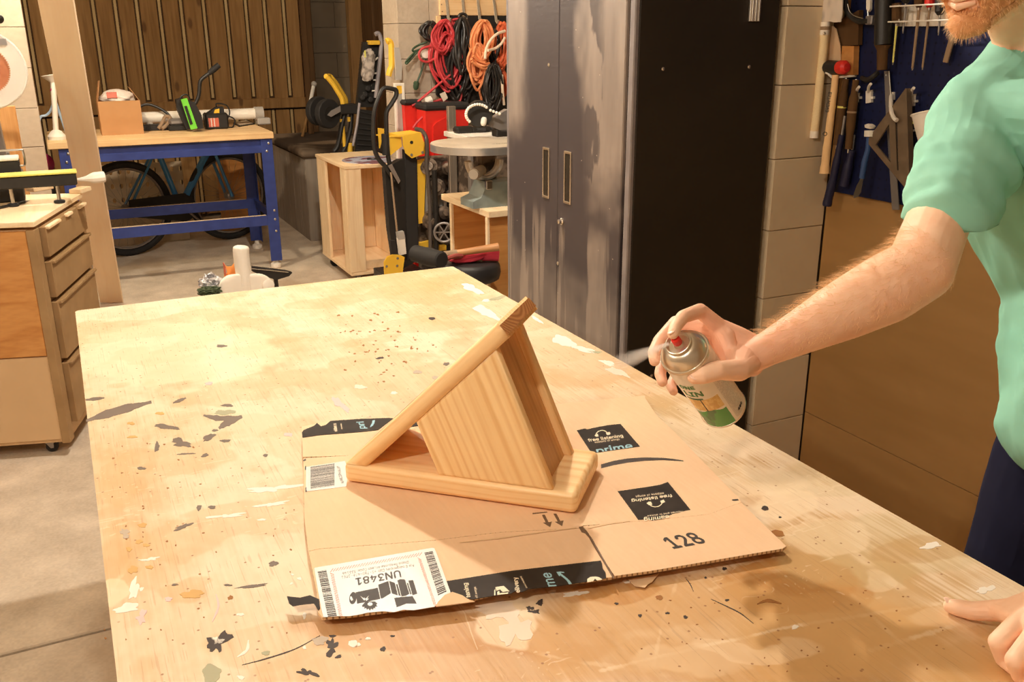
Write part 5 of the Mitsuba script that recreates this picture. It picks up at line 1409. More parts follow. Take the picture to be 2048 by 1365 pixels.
add('bent_tube', tube(curve([S(832, 258, YS + .1), S(844, 262, YS + .05), S(852, 276, YS), S(854, 300, YS), S(853, 330, YS), S(856, 360, YS), S(860, 420, YS), S(861, 500, YS)], 6), 0.012, 10), 'm_dark_tube', ss)
add('frame_post', tube([S(868, 340, YS), S(871, 420, YS), S(872, 500, YS), (S(874, 560, YS)[0], YS, 0.0)], 0.016, 10), 'm_black', ss)
add('frame_post', tube([S(861, 500, YS), (S(864, 560, YS)[0], YS, 0.0)], 0.014, 10), 'm_black', ss)
add('motor_body', PL([(770, 338), (800, 320), (834, 318), (838, 520), (792, 545), (779, 460)], YS + .03, 0.06), 'm_black', ss)
add('side_column', PL([(810, 300), (832, 310), (836, 510), (815, 520)], YS + .02, 0.05), 'm_rubber', ss)
add('yellow_column', PL([(831, 322), (852, 318), (848, 400), (848, 446), (837, 448)], YS + .04, 0.02), 'm_yellow', ss)
dc_ = S(858, 395, YS + .085)
add('grey_disc', moved(lathe([(.03, 0), (.115, 0), (.115, .006), (.03, .008)], 36), axis_frame(dc_, dc_ + (0.15, -1, 0))), 'm_grey_plastic', ss)
add('copper_rod', rod(S(782, 345, YS - .02), S(794, 462, YS - .02), 0.006, 8), 'm_strap', ss, label='thin copper coloured rod')
add('lower_post', PL([(781, 482), (790, 482), (798, 528), (786, 530)], YS - .04, 0.03), 'm_rubber', ss)
add('pale_sleeve', PL([(796, 478), (810, 476), (813, 508), (800, 511)], YS - .01, 0.03), 'm_cream_plastic', ss)
add('grey_cuff', PL([(795, 466), (808, 463), (811, 478), (797, 480)], YS - .012, 0.034), 'm_grey_plastic', ss)
ft = Polygon([(S(x, y, YS - .05)[0], S(x, y, YS - .05)[2]) for x, y in ((768, 553), (767, 524), (774, 513), (784, 509), (800, 510), (808, 514), (804, 545), (790, 552))])
add('yellow_foot', panel((0, YS - .05, 0), (1, 0, 0), (0, 0, 1), ft, 0.012), 'm_yellow', ss)
z_ = S(785, 553, YS - .05)[2]
add('foot_base', box(S(768, 553)[0], S(850, 553)[0], YS - .06, YS + .2, 0, z_, 0.004), 'm_black', ss)
for x, y in ((773, 533), (794, 532), (823, 310), (845, 305), (795, 517)):
    p = S(x, y, YS - .06 if y > 400 else YS - .021)
    add('bolt', moved(lathe([(0.008, 0), (0.007, 0.005)], 8), axis_frame(p, p + (0, -1, 0))), 'm_grey_metal', ss)
add('yellow_plate', PL([(840, 487), (860, 482), (861, 498), (840, 500)], YS + .08, 0.04), 'm_yellow', ss)
add('yellow_block', PL([(879, 492), (893, 491), (893, 501), (879, 502)], YS + .02, 0.04), 'm_yellow', ss)
# clear plastic guard hanging under the handle
mat('smoke_guard', (0.20, 0.165, 0.14), 0.15, spec=0.8)
add('guard_flap', hull([S(x, y, YS - .03) + np.array([0, d, 0]) for x, y in ((776, 332), (784, 328), (801, 362), (797, 368)) for d in (0, .004)]), 'm_smoke_guard', ss)
# dark machine parts stacked behind the stand
mat('dark_iron', mikit.proc(lambda p, n, uv: mix((0.05, 0.035, 0.025), (0.20, 0.15, 0.11), smoothstep(.4, .65, fbm(p.x * 25, p.y * 25, p.z * 25, 4)))), 0.5, metallic=0.3)
mp = thing('engine_parts', 'dark cluttered machine with pipes behind the saw stand and the scroll saw', 'machine')
ym_ = 5.0
Q = lambda x, y, Y=ym_: at(x, y, Y=Y)
add('housing', box(Q(845, 500)[0], Q(1000, 500)[0], ym_ + .06, ym_ + .095, 0.0, Q(880, 314)[2], 0.02), 'm_dark_iron', mp)
for x, y, r, dz in ((866, 340, .05, .06), (900, 335, .035, .08), (930, 345, .045, .05), (880, 375, .05, .05), (905, 395, .04, .06), (862, 440, .05, .06), (872, 470, .045, .05), (885, 430, .04, .06), (905, 455, .03, .04)):
    p = Q(x, y, ym_ - .03)
    add('cylinder', moved(lathe([(r * .4, 0), (r, .004), (r, dz), (r * .6, dz + .008), (r * .5, dz + .02)], 18), axis_frame(p + (0, .05, 0), p + unit((rng.uniform(-.6, .4), -1, rng.uniform(-.3, .5))))), 'm_dark_iron', mp)
add('pipe', tube(curve([Q(858, 340), Q(890, 334), Q(915, 337), Q(945, 330)], 5), 0.018, 10), 'm_dark_iron', mp)
add('pipe', tube(curve([Q(880, 480), Q(878, 440), Q(890, 410), Q(880, 360)], 5), 0.014, 10), 'm_dark_iron', mp)
hw = Q(888, 465, ym_ - .1)
wf = add('handwheel', moved(ring(0.055, 0.008, 28, 8), axis_frame(hw, hw + (-.4, -1, 0))), 'm_grey_metal', mp)
for t in (0, 1.05, 2.1):
    add('handwheel_spoke', moved(rod((-.055 * math.cos(t), -.055 * math.sin(t), 0), (.055 * math.cos(t), .055 * math.sin(t), 0), .005, 6), axis_frame(hw, hw + (-.4, -1, 0))), 'm_grey_metal', wf)

# ---------------------------------------------------------------- red tool bins
mat('red', mikit.proc(lambda p, n, uv: mix((0.62, 0.022, 0.016), (0.74, 0.035, 0.022), fbm(p.x * 20, p.y * 20, p.z * 20))), 0.4, spec=0.4)
YR = 5.12
for i, (x0, x1, yt_, yl_, zb_, Y, lab) in enumerate(((852, 938, 208, 222, 345, YR, 'larger red bin with a thick black rim, behind the aluminium upright'), (811, 842, 200, 211, 320, 5.285, 'narrow red bin with a black rim, left of the larger red bin'))):
    rb_ = thing('red_bin', lab, 'bin', 'red bins')
    a, b = at(x0, 250, Y=Y), at(x1, 250, Y=Y)
    zt_, zl = at(x0, yt_, Y=Y)[2], at(x0, yl_, Y=Y)[2]
    dpt = 0.15 if i == 0 else 0.07
    lo, hi = 0.015, 0.0
    add('body', hull([(a[0] + (lo if z < .5 else 0) * 2, y, z) for z, in ((0.0,), (zl,)) for y in (Y + .005, Y + dpt)] + [(b[0] - (lo if z < .5 else 0) * 2, y, z) for z, in ((0.0,), (zl,)) for y in (Y + .005, Y + dpt)]), 'm_red', rb_)
    add('rim', box(a[0] - .01, b[0] + .008, Y - .012, Y + dpt + .01, zl, zt_, 0.012), 'm_rubber', rb_)
    if i == 0:
        # pressed panel with a slanting top edge
        zz = [at(*q, Y=Y) for q in ((866, 345), (866, 252), (872, 245), (897, 232), (897, 345))]
        add('raised_panel', panel((0, Y + .006, 0), (1, 0, 0), (0, 0, 1), [(p[0], p[2]) for p in zz], 0.012), 'm_red', rb_)
a, b = at(896, 213, Y=4.9), at(910, 276, Y=4.9)
single('aluminium_post', box(a[0], b[0] + .01, 4.9, 4.93, 0.0, a[2], 0.003), 'm_brushed', 'flat aluminium upright standing in front of the large red bin', 'metal bar')

# ---------------------------------------------------------------- scroll saw with round table on a box stand
YW = 3.6
WX, WZ = at(975, 423, Y=YW)[0], at(975, 423, Y=YW)[2]
wl = at(882, 388, Z=WZ)
WXL, WYB = wl[0], wl[1]
mat('inner_brown', (0.50, 0.27, 0.10), 0.6)
bs = thing('saw_pedestal', 'open plywood box pedestal carrying the round grey saw table beside the steel cabinet', 'stand')
# plan: corner (WX,YW) front right edge, running back-left to (wl) and right behind the cabinet
e1 = unit(np.array([wl[0] - WX, wl[1] - YW, 0]))
L1 = np.linalg.norm(np.array([wl[0] - WX, wl[1] - YW]))
e2 = np.array([-e1[1], e1[0], 0]) * -1
e2 = e2 if e2[0] > 0 else -e2
BM = frame((WX, YW, 0), e1, e2, (0, 0, 1))
bput = lambda m: (lambda q: (q.invert() or q) if np.linalg.det(BM[:3, :3]) < 0 else q)(moved(m, BM))
add('top', bput(box(-.012, L1, 0, 0.46, WZ - 0.028, WZ, 0.002)), 'm_pale_ply', bs)
add('front_panel', bput(box(0.006, 0.024, 0.012, 0.45, 0, WZ - 0.029, 0.002)), 'm_orange_ply', bs)
add('edge_strip', bput(box(0.004, 0.026, 0.0, 0.012, 0, WZ - 0.029, 0.001)), 'm_pale_ply', bs)
add('rear_panel', bput(box(L1 - 0.12, L1 - 0.10, 0.012, 0.45, 0, WZ - 0.029, 0.002)), 'm_orange_ply', bs)
add('edge_strip', bput(box(L1 - 0.122, L1 - 0.098, 0.0, 0.012, 0, WZ - 0.029, 0.001)), 'm_pale_ply', bs)
add('shelf', bput(box(0.026, L1 - 0.122, 0.012, 0.45, 0.12, 0.138, 0.002)), 'm_pale_ply', bs)
YT = 3.78
tc = at(958, 291, Y=YT)
rt = abs(at(860, 291, Y=YT)[0] - tc[0]) * 0.93
zt1, zt0 = at(958, 297, Y=YT - rt)[2], at(958, 315, Y=YT - rt)[2]
rs_ = thing('scroll_saw', 'old grey green saw with a large round cast table on the plywood pedestal', 'saw')
mat('cast', mikit.proc(lambda p, n, uv: mix((0.42, 0.34, 0.24), (0.62, 0.53, 0.41), fbm(p.x * 14, p.y * 14, p.z * 14, 4))), 0.45, metallic=0.35)
mat('cast_rim', (0.72, 0.70, 0.66), 0.3, metallic=0.85)
mat('cast_green', mikit.proc(lambda p, n, uv: mix((0.13, 0.16, 0.15), (0.28, 0.31, 0.28), fbm(p.x * 20, p.y * 20, p.z * 20))), 0.5, spec=0.4)
add('round_table', moved(lathe([(rt * .97, zt0 + .001), (rt, zt0 + .004), (rt, zt1 - .004), (rt * .992, zt1)], 64), frame((tc[0], YT, 0), (1, 0, 0), (0, 1, 0), (0, 0, 1))), 'm_cast', rs_)
add('rim', moved(trimesh.creation.annulus(rt * .995, rt * 1.006, zt1 - zt0 - .006, sections=64), frame((tc[0], YT, (zt0 + zt1) / 2), (1, 0, 0), (0, 1, 0), (0, 0, 1))), 'm_cast_rim', rs_)
add('table_slot', box(tc[0] + .02, tc[0] + rt * .98, YT - .1, YT - .096, zt1, zt1 + .0006), 'm_black', rs_)
Wq = lambda x, y, Y=YT - .05: at(x, y, Y=Y)
tq = Wq(972, 322)
arcp = [tq + np.array([.075 * math.cos(t), 0, .075 * math.sin(t)]) for t in np.linspace(math.pi, 2 * math.pi, 18)]
add('trunnion', tube(arcp, 0.010, 8), 'm_cast_rim', rs_)
add('trunnion_plate', tube([p * np.array([1, 1, 1]) + (0, .03, 0) for p in arcp], 0.016, 8), 'm_cast', rs_)
kq = Wq(942, 347)
add('tilt_knob', moved(lathe([(.012, 0), (.024, .004), (.026, .02), (.024, .1)], 18), axis_frame(kq + (0, -.03, 0), kq + (.5, .5, 0.03))), 'm_cast', rs_)
add('knob_face', moved(lathe([(.012, 0), (.022, .0), (.022, .004)], 18), axis_frame(kq + (-.002, -.034, 0), kq + (-.5, -.55, 0))), 'm_cast_rim', rs_)
bq = Wq(978, 395)
prof = [(-.10, 0), (-.10, .03), (-.06, .045), (-.045, .075), (-.03, .11), (.12, .11), (.12, 0)]
add('base', moved(prism(prof, 0.14), frame((bq[0], YT + .04, WZ), (1, 0, 0), (0, 0, 1), (0, -1, 0))), 'm_cast_green', rs_)
add('column', box(tc[0] + .0, tc[0] + .09, YT + .0, YT + .08, WZ + 0.10, zt0, 0.012), 'm_dark_iron', rs_)
add('clamp_block', box(Wq(962, 368)[0], Wq(974, 368)[0], YT - .11, YT - .09, Wq(968, 376)[2], Wq(968, 358)[2], 0.003), 'm_steel', rs_)
# overarm with dark ribbed hose
A_ = lambda x, y, Y=3.95: at(x, y, Y=Y)
ap = [A_(975, 240), A_(1012, 218), A_(1030, 222), A_(1030, 262), A_(1000, 262), A_(975, 250)]
add('overarm', hull([(p[0], y, p[2]) for p in ap for y in (3.93, 3.97)]), 'm_grey_metal', rs_)
add('arm_post', box(A_(990, 260)[0], A_(1030, 260)[0], 3.93, 3.99, zt1, A_(990, 258)[2], .004), 'm_black', rs_)
hc = A_(958, 228)
hm = axis_frame(hc, hc + (-.25, -1, .1))
add('hose_core', moved(lathe([(.02, -.02), (.058, -.02), (.062, 0), (.058, .03), (.02, .03)], 24), hm), 'm_black', rs_)
for i in range(16):
    t = math.radians(225 - i * 12.0)
    b = trimesh.creation.icosphere(2, .0072)
    p = A_(956 + 24 * math.cos(t), 229 - 20 * math.sin(t), 3.9)
    add('hose_segment', moved(b, frame(p, (1, 0, 0), (0, 1, 0), (0, 0, 1))), 'm_cream_plastic', rs_, smooth=True)
for i in range(4):
    b = trimesh.creation.icosphere(2, .0072)
    add('hose_segment', moved(b, frame(A_(981 + 6 * i, 221 + 2.3 * i, 3.9), (1, 0, 0), (0, 1, 0), (0, 0, 1))), 'm_cream_plastic', rs_, smooth=True)
add('nozzle', moved(lathe([(.008, 0), (.014, .01), (.014, .03), (.008, .04)], 14), axis_frame(A_(966, 252, 3.9), A_(968, 240, 3.9))), 'm_white_plastic', rs_)
# a grey bench behind with dark tools on it
gz = at(960, 262, Y=4.85)[2]
gb = thing('grey_side_table', 'pale grey table top behind the round saw table, covered in dark tools', 'table')
add('top', box(at(914, 262, Y=4.75)[0], at(1060, 262, Y=4.75)[0], 4.62, 4.95, gz - .03, gz, .004), 'm_white_plastic', gb)
for x in (at(914, 262, Y=4.75)[0] + .02, at(1060, 262, Y=4.75)[0] - .06):
    add('leg', box(x, x + .04, 4.62, 4.66, 0, gz - .031, .002), 'm_grey_metal', gb)
add('cabinet', box(at(914, 262, Y=4.75)[0] + .065, at(1060, 262, Y=4.75)[0] - .065, 4.67, 4.94, 0.0, gz - .031, .004), 'm_dark_iron', gb)
for i, (x, y, w, h, lab) in enumerate(((925, 250, .10, .035, 'dark hand tool lying at the left end of the grey table'), (958, 258, .12, .03, 'dark hand tool lying at the middle of the grey table'))):
    p = at(x, y, Y=4.8)
    tl = thing('hand_tool', lab, 'tool')
    add('body', box(p[0] - w / 2, p[0] + w / 2, 4.76, 4.83, gz, gz + h, .01), 'm_black', tl)
    add('handle', rod((p[0] + w / 2 - .01, 4.79, gz + .018), (p[0] + w / 2 + .07, 4.75, gz + .015), .013, 10), 'm_rubber', tl)

# ---------------------------------------------------------------- stool with mallet
ZS = 0.60
so = at(941, 522, Z=ZS)
rs2 = 0.125
mat('vinyl', (0.02, 0.018, 0.018), 0.5, spec=0.4)
sl_ = thing('shop_stool', 'round black padded stool behind the far corner of the workbench', 'stool')
add('seat', moved(lathe([(rs2 * .8, -.085), (rs2 * .97, -.075), (rs2 * 1.03, -.045), (rs2 * 1.0, -.018), (rs2 * .93, -.004), (rs2 * .8, 0), (0, .001)], 40), frame((so[0], so[1], ZS), (1, 0, 0), (0, 1, 0), (0, 0, 1))), 'm_vinyl', sl_, smooth=True)
add('column', rod((so[0], so[1], 0.16), (so[0], so[1], ZS - .08), 0.025, 14), 'm_chrome', sl_)
for i in range(5):
    t = i * 2 * math.pi / 5 + .3
    e = np.array([math.cos(t), math.sin(t), 0])
    f = add('foot', hull([p + q for p, s in ((np.array([so[0], so[1], .15]), .025), (np.array([so[0], so[1], .075]) + e * .24, .014)) for q in (np.array([0, 0, s]), np.array([0, 0, -s]), s * np.cross(e, (0, 0, 1)), -s * np.cross(e, (0, 0, 1)))]), 'm_black', sl_)
    w = moved(lathe([(.012, -.012), (.03, -.012), (.03, .012), (.012, .012)], 16), frame(np.array([so[0], so[1], .03]) + e * .235, e, (0, 0, 1), np.cross(e, (0, 0, 1))))
    add('caster_wheel', w, 'm_rubber', f)
ml = thing('rubber_mallet', 'black rubber mallet with a wooden handle lying on the stool', 'mallet')
mh = ZS + 0.04
m0, m1 = at(832, 505, Z=mh + .0), at(884, 522, Z=mh + .0)
hd = unit(np.array([m1[0] - m0[0], m1[1] - m0[1], 0]))
mc = np.array([so[0] - .065, so[1] - .06, ZS + .039])
m0, m1 = at(829, 507, Z=mc[2]), at(884, 521, Z=mc[2])
hd = unit(np.array([m1[0] - m0[0], m1[1] - m0[1], 0]))
hl = np.linalg.norm(m1 - m0)
add('head', moved(lathe([(.030, 0), (.036, .006), (.037, hl * .4), (.039, hl * .45), (.039, hl * .62), (.037, hl * .68), (.036, hl - .006), (.030, hl)], 32), axis_frame(m0, m0 + hd)), 'm_rubber', ml)
mm = m0 + hd * hl * .55
h1 = at(997, 494, Z=mc[2] + .03)
wood((0.55, 0.27, 0.11), (0.36, 0.15, 0.05), tuple(unit(h1 - mm)), name='handle', ringf=2)
hdv = unit(h1 - mm)
hL = np.linalg.norm(h1 - mm)
add('handle', tube([mm, mm + hdv * hL * .5, mm + hdv * hL * .8, h1], [.013, .014, .016, .018], 12), 'm_handle', ml)
add('collar', tube([mm + hdv * .03, mm + hdv * hL * .40], .0155, 12), 'm_white_plastic' if 0 else 'm_strap', ml)
mat('rag_red', (0.72, 0.06, 0.10), 0.85, sheen=0.4)
gl = trimesh.creation.icosphere(4, 1.0)
v = gl.vertices
gc = at(932, 513, Z=ZS + .022)
s = 1 + .5 * (meshkit.fbm(v * 2.3, 4, 3)[:, None] - .5)
gl.vertices = (v * s) * np.array([.085, .035, .022])
gl = moved(gl, frame((gc[0] + .012, gc[1] - .02, ZS + .022), (math.cos(-.2), math.sin(-.2), .12), (-math.sin(-.2), math.cos(-.2), 0), (-.12, 0, 1)))
gl.vertices[:, 2] = np.maximum(gl.vertices[:, 2], ZS + .001)
rg = thing('red_glove', 'crumpled red cloth glove lying over the mallet handle on the stool', 'glove')
add('palm', gl, 'm_rag_red', rg, smooth=True)
mat('rag_brown', (0.30, 0.06, 0.045), 0.8)
for i in range(4):
    a = np.array([gc[0] - .04, gc[1] - .015 - .012 * i, ZS + .028 + .004 * i])
    add('finger', tube([a, a + (-.035, -.008, .004), a + (-.075, -.012, -.008 + .002 * i)], [.011, .010, .008], 8), 'm_rag_brown', rg)
cuff = tube(curve([gc + (.06, -.03, .0), gc + (.10, -.05, .004), gc + (.125, -.06, .002)], 4), [.02, .021, .022, .023, .024, .024, .024, .024, .024], 14)
cuff.vertices[:, 2] = np.maximum(cuff.vertices[:, 2], ZS + .001)
add('cuff', cuff, 'm_rag_red', rg)

# ---------------------------------------------------------------- white jug and odds and ends beyond the workbench
YJ0 = 4.35
J = lambda x, y, Y=YJ0: at(x, y, Y=Y)
jz = ZT - .02
jug = thing('white_plastic_jug', 'white plastic jug with a tall rounded spout beyond the far edge of the workbench', 'jug')
jb = J(492, 600)
bl_ = [(J(x, y, Y=YJ0 + d)[0], YJ0 + d, J(x, y, Y=YJ0 + d)[2]) for x, y in ((437, 588), (438, 568), (446, 556), (460, 549), (520, 547), (535, 553), (546, 566), (549, 590)) for d in (-.03, .11)]
bot = J(492, 680)[2]
bl_ += [(p[0], p[1], bot) for p in bl_[:2] + bl_[-2:]]
bm_ = hull(bl_)
bman = tri2man(bm_).refine_to_length(0.02)
bm_ = man2tri(bman)
trimesh.smoothing.filter_taubin(bm_, iterations=25)
add('body', bm_, 'm_cream_plastic', jug, smooth=True)
add('spout', tube(curve([J(492, 590), J(489, 560), J(484, 525), J(482, 508), J(482, 497), J(482, 491)], 5), [.037] * 21 + [.036, .034, .030, .024, .008], 24), 'm_cream_plastic', jug, smooth=True)
nz = J(536, 572, YJ0 - .03)
add('neck', moved(lathe([(.03, 0), (.03, .012), (.022, .016)], 24), axis_frame(nz + (0, .008, 0), nz + (.3, -1, .1))), 'm_cream_plastic', jug)
# the bench it stands on
sh_z = bot
st2 = thing('low_cart', 'dark low cart beyond the workbench that holds the white jug', 'cart')
add('deck', box(J(395, 640)[0], J(560, 640)[0], YJ0 - .12, YJ0 + .3, sh_z - .03, sh_z, .004), 'm_black', st2)
for x in (J(395, 640)[0] + .01, J(560, 640)[0] - .04):
    for y in (YJ0 - .11, YJ0 + .26):
        add('leg', box(x, x + .03, y, y + .03, 0, sh_z - .031, .002), 'm_grey_metal', st2)
og = thing('orange_clip', 'small orange plastic clip standing behind the white jug', 'clip')
mat('orange', (0.80, 0.30, 0.08), 0.45, spec=0.4)
oy = YJ0 + .13
op = [J(x, y, oy) for x, y in ((450, 531), (455, 534), (463, 533), (468, 527), (473, 527), (473, 550), (456, 552), (454, 542))]
add('front', panel((0, oy, 0), (1, 0, 0), (0, 0, 1), Polygon([(p[0], p[2]) for p in op]).buffer(0.001), .006), 'm_orange', og)
q = J(449, 530, oy)
add('side', hull([(q[0], oy + d, z) for d in (0, .05) for z in (J(449, 553, oy)[2], q[2])] + [(q[0] + .004, oy + d, z) for d in (0, .05) for z in (J(449, 553, oy)[2], q[2])]), 'm_print_red', og)
add('base', box(q[0], q[0] + .09, oy - .02, oy + .06, sh_z, J(449, 552, oy)[2], .003), 'm_orange', og)
foil = trimesh.creation.icosphere(4, 1.0)
v = foil.vertices
fc_ = J(424, 572, YJ0 + .02)
foil.vertices = v * (1 + .9 * (meshkit.fbm(v * 3, 4, 21)[:, None] - .5)) * np.array([.05, .04, .06])
foil = moved(foil, frame(fc_, unit((1, 0, .8)), (0, 1, 0), unit((-.8, 0, 1))))
mat('foil', mikit.proc(lambda p, n, uv: mix((0.25, 0.25, 0.27), (0.85, 0.84, 0.84), smoothstep(.35, .65, fbm(p.x * 60, p.y * 60, p.z * 60, 3)))), 0.22, metallic=0.5)
single('foil_wrapper', foil, 'm_foil', 'crumpled silver wrapper left of the white jug', 'wrapper', smooth=False)
ev = trimesh.creation.icosphere(3, 1.0)
v = ev.vertices
ev.vertices = v * (1 + 1.1 * (meshkit.fbm(v * 4, 3, 4)[:, None] - .5)) * np.array([.05, .03, .022]) + J(419, 583, YJ0 - .05)
mat('dark_green', (0.035, 0.05, 0.02), 0.7)
single('green_rag', ev, 'm_dark_green', 'dark green scrap of cloth below the silver wrapper', 'cloth', smooth=False)
pd = thing('black_pedal_stand', 'black foot rest with a silver edge beyond the right side of the white jug', 'stand')
yq = YJ0 + .36
pq = [J(x, y, yq) for x, y in ((503, 532), (570, 540), (582, 543), (576, 550), (550, 558), (520, 548), (503, 541))]
add('plate', panel((0, yq + .0, 0), (1, 0, 0), (0, 0, 1), [(p[0], p[2]) for p in pq], .03), 'm_black', pd)
add('edge', tube([J(503, 538, yq - .034), J(540, 541, yq - .034), J(577, 545, yq - .034)], .003, 6), 'm_chrome', pd)
a = J(551, 556, yq - .015)
add('leg', rod(a, (a[0] + .01, a[1], 0), .011, 8), 'm_black', pd)
add('base', moved(lathe([(.12, 0), (.12, .01), (.03, .02)], 24), frame((a[0] + .01, a[1], 0), (1, 0, 0), (0, 1, 0), (0, 0, 1))), 'm_black', pd)
# ---------------------------------------------------------------- cord rack
YC = YK - 0.02
CZ = lambda x, y, d=0.0: at(x, y, Y=YC - d)
wood((0.80, 0.55, 0.29), (0.70, 0.44, 0.2), (1, 0, 0), name='rack', ringf=1.2)
rk = thing('cord_rack', 'pale board with slanting metal hooks on the block wall, holding coils of cord', 'rack')
a, b = CZ(880, 31), CZ(1040, 31)
zt = a[2] + 0.24
add('board', box(a[0], b[0], YC, YC + .02, a[2], zt, .003), 'm_rack', rk)
add('lower_board', box(a[0] + .006, b[0], YC + .008, YC + .02, a[2] - .085, a[2] - .002, .002), 'm_black', rk)
pz_ = CZ(877, 80)
add('upright', box(pz_[0] - .006, pz_[0] + .022, YC + .004, YC + .02, CZ(880, 200)[2], a[2] - .002, .002), 'm_rack', rk)
for i, (x0, x1, y1) in enumerate(((893, 897, 40), (925, 929, 40), (955, 960, 42), (987, 993, 44))):
    p0, p1 = CZ(x0, -6, .01), CZ(x1, y1, .085)
    h = add('hook', beam(p0, p1, .017, .004), 'm_brushed', rk)
    add('hook_tip', tube(curve([p1, p1 + (0, -.02, -.012), p1 + (0, -.03, .01)], 4), .006, 6), 'm_brushed', h)
for x, y in ((883, 9), (884.5, 23)):
    p = CZ(x, y, .001)
    add('screw', moved(lathe([(.004, 0), (.004, .002)], 8), axis_frame(p, p + (0, -1, 0))), 'm_strap', rk)
mat('cord_red', (0.52, 0.045, 0.05), 0.45, spec=0.4)
mat('cord_black', (0.02, 0.017, 0.015), 0.4, spec=0.5)
mat('cord_orange', (0.78, 0.28, 0.11), 0.45, spec=0.4)
mat('cord_deep', (0.70, 0.14, 0.05), 0.45, spec=0.4)
mat('cord_white', (0.80, 0.62, 0.45), 0.45, spec=0.4)
mat('cord_green', (0.03, 0.06, 0.03), 0.45, spec=0.4)
crg = np.random.default_rng(12)


def coil(loops, r, m, parent, name='loop', yoff=0.05, join=8):
    """Hanging loops, each a little different."""
    for pts, d in loops:
        p = [CZ(x, y, d + .012 * math.sin(i * 1.7 + x)) for i, (x, y) in enumerate(pts)]
        add(name, tube(curve(p, 5), r, join), m, parent)


def hank(cx, y0, y1, w, n, d0, seed, lean=0.0, waist=None):
    """n loops hung from (cx, y0) down to about y1."""
    g = np.random.default_rng(seed)
    out = []
    for i in range(n):
        c = cx + g.uniform(-.35, .35) * w
        h = y0 + g.uniform(-2, 3)
        b = y1 - g.uniform(0, .28) * (y1 - y0)
        ww = w * g.uniform(.45, 1.0)
        L = []
        for t in np.linspace(0, 1, 13):
            a = 2 * math.pi * t
            yy = h + (b - h) * (.5 - .5 * math.cos(a))
            k = math.sin(a)
            f = yy - y0
            wd = ww * (.35 + .65 * math.sin(math.pi * min(1, (f / (y1 - y0)) * .8 + .12)))
            if waist is not None:
                wd *= 1 - .6 * math.exp(-((yy - waist) / 9.0) ** 2)
            L.append((c * (1 - .0) + wd * k + lean * f, yy))
        out.append((L, d0 + g.uniform(-.03, .045)))
    return out


def cordset(name, label, mt, r, loops, cat='cord', extra=()):
    t = thing(name, label, cat, None)
    coil(loops, r, mt, t)
    for pts, d in extra:
        add('loose_end', tube(curve([CZ(x, y, d) for x, y in pts], 6), r, 8), mt, t)
    return t


g1 = cordset('cable_hank', 'black cable hank hanging leftmost, against the pale block wall', 'm_cord_black', .007, hank(860, 45, 84, 17, 16, .05, 1))
cordset('cable_coil', 'thin dark green extension cord with its plug hanging loose left of the red cord', 'm_cord_green', .006, [([(855, 84), (838, 90), (826, 98), (828, 103), (842, 98), (858, 92)], .05), ([(834, 102), (822, 112), (812, 124), (814, 127), (822, 118), (834, 104)], .055)], extra=[([(850, 110), (848, 125), (842, 145), (836, 160), (832, 168)], .05)])
gp_ = list(scene)[-1].rsplit('__', 1)[0]
pq = CZ(831, 172, .05)
add('plug', moved(lathe([(.008, 0), (.016, .012), (.018, .04), (.012, .05)], 10), axis_frame(CZ(831, 180, .05), CZ(833, 165, .05))), 'm_cord_green', gp_, label='dark green plug')
g2 = cordset('cable_coil', 'bright red extension cord looped over the left hooks', 'm_cord_red', .0072, hank(893, 41, 112, 24, 18, .08, 3, -.05) + hank(886, 66, 190, 29, 14, .07, 4, .1) + [([(905, 40), (918, 38), (930, 40)], .07)],
             extra=[([(862, 92), (845, 97), (838, 108), (842, 120), (856, 124), (868, 118)], .09), ([(905, 170), (920, 172), (922, 195), (914, 204), (880, 204)], .08), ([(900, 150), (870, 175), (840, 200), (824, 212)], .10), ([(852, 228), (836, 243), (826, 256)], .2), ([(885, 198), (868, 204), (856, 206)], .1)])
mat('paper_tag', (0.72, 0.60, 0.48), 0.7)
add('tag', hull([CZ(x, y, .13 + e) for x, y in ((879, 188), (890, 183), (896, 196), (887, 204)) for e in (0, .002)]), 'm_paper_tag', g2, label='pale paper tag')
add('plug_end', moved(lathe([(.01, 0), (.022, .008), (.022, .04), (.012, .045)], 12), axis_frame(CZ(851, 204, .11), CZ(862, 199, .11))), 'm_white_plastic', g2)
dd = CZ(850, 108, .05)
add('cord_reel', moved(lathe([(.01, 0), (.026, .004), (.026, .012), (.01, .016)], 16), axis_frame(dd, dd + (0, -1, 0.1))), 'm_white_plastic', g2)
cordset('cable_hank', 'thick black cable hank tied at its waist between the red and orange cords', 'm_cord_black', .008, hank(924, 36, 150, 17, 22, .10, 5, 0.0, 96) + hank(917, 84, 200, 22, 14, .05, 6) + hank(933, 84, 205, 22, 12, .02, 7), extra=[([(917, 34), (920, 29), (928, 28), (934, 33), (933, 40)], .1)])
cordset('cable_coil', 'pale orange extension cord in a fat coil tied with its own end', 'm_cord_orange', .008, hank(966, 42, 128, 22, 26, .12, 8, -.06) + hank(955, 88, 181, 18, 9, .12, 9, 0.0) + [([(943, 118), (952, 126), (966, 132), (978, 131)], .19), ([(944, 123), (954, 131), (967, 137), (978, 135)], .19), ([(946, 112), (958, 122), (970, 126), (979, 127)], .19)], extra=[([(958, 178), (962, 195), (966, 212)], .1)])
cordset('cable_coil', 'deep orange extension cord at the right end of the rack beside the cabinet', 'm_cord_deep', .0085, hank(1004, 46, 150, 14, 12, .08, 10, -.02) + hank(1000, 140, 200, 12, 6, .05, 11))
cordset('cable_hank', 'dark tangled cable hanging in front of the deep orange cord', 'm_cord_black', .006, hank(985, 128, 225, 17, 16, .17, 13, -.02) + hank(989, 60, 130, 9, 8, .10, 14))
